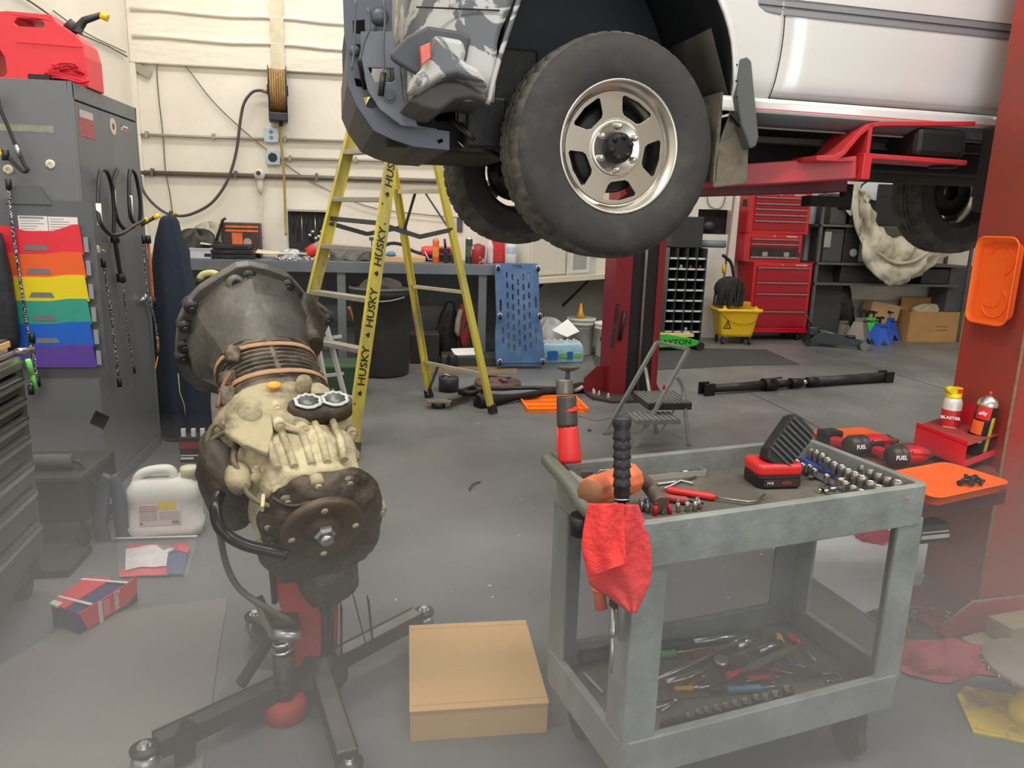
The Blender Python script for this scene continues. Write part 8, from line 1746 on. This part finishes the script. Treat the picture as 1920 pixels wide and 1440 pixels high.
B().lathe([(.034, .19), (.034, .2), (.028, .213), (.014, .223), (.01, .228), (0, .228)], n=28).obj('dome', M('dome_silver', (206, 202, 190), .25, .8), t); B().cyl((0, 0, .225), (0, 0, .245), .005).obj('nozzle', M('noz_red', (220, 40, 60), .4), t)
f_ = fr(dcam*.0336+Vector((0, 0, 0)), xv, dcam)
def curved(poly, mt, nm): 
    b = B().prism([(x, y) for x, y in poly], 0, .0008, f_)
    return b.obj(nm, mt, t)
B().lathe([(.0345, .14), (.0346, .141), (.0346, .188), (.0345, .189)], n=20, a0=math.atan2(dcam.y, dcam.x)-.9, a1=math.atan2(dcam.y, dcam.x)+.55).obj('red_panel', M('panel_red', (228, 44, 44), .4), t)
B().lathe([(.0345, .08), (.0346, .081), (.0346, .132), (.0345, .133)], n=20, a0=math.atan2(dcam.y, dcam.x)-1.2, a1=math.atan2(dcam.y, dcam.x)+.1).obj('orange_panel', M('panel_orange', (240, 110, 40), .4), t)
B().lathe([(.0345, .0), (.0347, .001), (.0347, .15), (.0345, .151)], n=8, a0=math.atan2(dcam.y, dcam.x)+.75, a1=math.atan2(dcam.y, dcam.x)+1.4).obj('yellow_panel', M('panel_mustard', (190, 170, 50), .4), t)
text('elly', .019, pap, t, fr(dcam*.0355-xv*.008+Vector((0, 0, .165)), xv, dcam) @ T(0, 0, 0, .1), bold=.0006)
B().lathe([(0, 0), (.012, 0), (.012, .001), (0, .001)], frz(dcam*.034+Vector((0, 0, .06)), dcam), 14).obj('round_emblem', pap, t)
# orange tray stuck on the post face
q0 = Vector((0, .0, 0)); c = PX(1872, 527, 2.03)
mcol = Matrix((-cY, Vector((0, 0, 1)), -cX)).transposed().to_4x4(); c = PX(1876, 527, 2.035); mcol.translation = c+Vector((-.010, 0, 0))
otray('magnetic_tray', 'bright orange tray stuck upright on the face of the near lift post', mcol, .17, .30)
MT = [o for o in COL.objects if o.name.startswith('magnetic_tray')][0]
for y in (-.075, .065): B().tube([(.05*math.cos(2*PI*i/24), y+.05*math.sin(2*PI*i/24), .001) for i in range(24)], .0025, 6, closed=True).obj('magnet_ring', otr, MT)
b = B().bar((2.10, 2.172, 1.28), (2.17, 2.178, 1.31), .002, .045); solo('white_notice', b, pap, 'small white sticker corner on the near lift post at the right frame edge', 'sticker')
# ------------------------------------------------------------------ floor by the post
dr = M('rag_dusty_red', (164, 72, 76), .9, 0, .15, 7, .4)
q = PZ(1632, 1012, 0); rag('red_rag', 'crumpled dusty pink rag on the pale floor behind the cart leg', 'rag', (q.x+.03, q.y, 0), .17, .09, .05, M('rag_pink', (186, 64, 84), .9, 0, .12, 8, .4), 51)
q = PZ(1765, 1245, 0); rag('red_rag', 'large faded red rag heaped on the floor by the near post base', 'rag', (q.x, q.y, 0), .34, .16, .07, dr, 52)
q = PZ(1735, 1160, 0); b = B(); rnd = random.Random(3)
s1 = None
for k in range(16):
    a = rnd.uniform(-.5, 1.2); m_ = T(q.x-.03+rnd.uniform(-.12, .10), q.y-.02+rnd.uniform(-.08, .08), .012+.006*(k % 3), a)
    bb_ = B().bar((-.05, 0, 0), (.05, 0, 0), .008, .004).cyl((.055, 0, -.003), (.055, 0, .003), .01)
    s1 = solo('loose_wrench', bb_, steel, 'small steel wrench in the pile at the foot of the near post', 'wrench', m_, 'wrenches at the post foot') if s1 is None else dup(s1, m_)
t = thing('flat_wrench_roll', 'dark flat tray under the pile of wrenches at the post foot', 'tray'); a = [PZ(*p) for p in ((1620, 1152), (1662, 1185), (1740, 1225), (1790, 1170), (1690, 1128))]
B().prism([(p.x, p.y) for p in a], 0, .006).obj('tray_sheet', M('sheet_dark', (84, 76, 70), .6, .1, .2, 8), t); B().bar(a[0]+Vector((0, 0, .004)), a[1]+Vector((0, 0, .004)), .006, .012).obj('raised_edge', steel, t)
wd = M('oak_block', (150, 132, 106), .8, 0, .16, 5, .2, stretch=(1, 8, 8))
c = PZ(1880, 1225, .03); solo('wood_block', B().box((-.12, -.05, 0), (.16, .06, .06)), wd, 'weathered wooden block against the base of the near post', 'wood', T(2.04, 2.02, 0, .25), bevel=.004)
solo('wood_block', B().box((-.06, -.04, 0), (.12, .05, .07)), wd, 'upper weathered wooden block stacked at the right frame edge', 'wood', T(2.08, 2.02, .061, .15), bevel=.006)
solo('copper_stained_board', B().box((-.05, -.05, 0), (.2, .05, .03)), M('board_orange_tint', (190, 140, 106), .7, 0, .15, 5), 'orange tinted board in front of the wooden blocks at the right frame edge', 'board', T(2.0, 1.90, 0, .2), bevel=.003)
# pole jack stand with yellow base
c = PZ(1890, 1370, 0); t = thing('pole_stand', 'yellow painted steel stand with a grey round plate at the lower right corner', 'stand', T(c.x+.07, c.y+.02, 0, -.45))
ys = M('worn_yellow_paint', (222, 190, 60), .55, .1, .15, 8, .2, rgb2=(150, 134, 96), lo=.5, hi=.62)
B().prism([(-.16, -.10), (.16, -.10), (.16, .14), (-.12, .14), (-.16, .08)], 0, .012).obj('base_plate', ys, t, bevel=.003); B().prism([(-.15, -.098), (.15, -.098), (.15, -.088), (-.15, -.088)], .012, .02).obj('edge_lip', ys, t)
B().lathe([(0, .012), (.045, .012), (.045, .07), (.03, .09), (.028, .16), (0, .16)], n=20).obj('post_socket', M('fresh_yellow', (240, 206, 40), .45, 0, .08, 8), t)
B().lathe([(0, .16), (.15, .16), (.155, .165), (.155, .178), (.15, .183), (0, .185)], T(.03, .03, 0), 32).obj('round_plate', M('plate_dusty', (140, 130, 118), .7, .2, .12, 8, .2), t)
for k in range(24):
    a = 2*PI*k/24; B().cyl((.03+.153*math.cos(a), .03+.153*math.sin(a), .166), (.03+.158*math.cos(a), .03+.158*math.sin(a), .166), .008, n=6).obj('edge_tooth', steel, t)
# ------------------------------------------------------------------ cardboard box in the foreground
bx = M('cardboard_clean', (222, 178, 116), .75, 0, .03, 3); bxs = M('cardboard_shaded_side', (204, 164, 108), .75, 0, .03, 3)  # sides use a darker copy of the lid colour, shade painted in
P0, P1, P2, P3 = PZ(769, 1332, .1), PZ(1028, 1315, .1), PZ(985, 1162, .1), PZ(768, 1172, .1)
t = thing('cardboard_box', 'clean closed flat cardboard box lying on the floor between the jack and cart', 'box')
def fl2(p, z): return Vector((p.x, p.y, z))
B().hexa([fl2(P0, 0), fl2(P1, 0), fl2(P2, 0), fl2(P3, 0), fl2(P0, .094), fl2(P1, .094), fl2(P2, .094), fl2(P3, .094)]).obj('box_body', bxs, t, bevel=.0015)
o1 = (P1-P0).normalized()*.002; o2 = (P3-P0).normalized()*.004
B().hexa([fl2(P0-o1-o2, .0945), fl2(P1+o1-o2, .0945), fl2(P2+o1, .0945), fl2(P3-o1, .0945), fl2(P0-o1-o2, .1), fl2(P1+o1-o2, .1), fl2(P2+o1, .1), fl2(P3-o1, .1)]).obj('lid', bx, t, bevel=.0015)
a, c_ = PZ(768, 1180, .1003), PZ(988, 1170, .1003); B().bar(a, c_, .0015, .0006).obj('lid_crease', M('crease_brown', (178, 136, 84), .8), t)
a, c_ = PZ(769, 1324, .1003), PZ(1026, 1307, .1003); B().bar(a, c_, .0015, .0006).obj('lid_crease', M('crease_brown', (0, 0, 0)), t)
# ------------------------------------------------------------------ haze volume added low in the foreground to imitate a smudged lens
hz = bpy.data.materials.new('lens_smudge_haze'); hz.use_nodes = True; nt = hz.node_tree
nt.nodes.remove(nt.nodes['Principled BSDF']); vs = nt.nodes.new('ShaderNodeVolumeScatter')
vs.inputs['Color'].default_value = (1, .95, .86, 1); vs.inputs['Density'].default_value = .32
nt.links.new(vs.outputs[0], nt.nodes['Material Output'].inputs['Volume'])
o = B().box((-1.9, .25, .001), (2.9, 2.6, .74)).obj('haze', hz)
tag(o, 'thin beige haze volume, added to imitate a lens smudge, low over the foreground floor around the jack and cart', 'haze', kind='stuff')
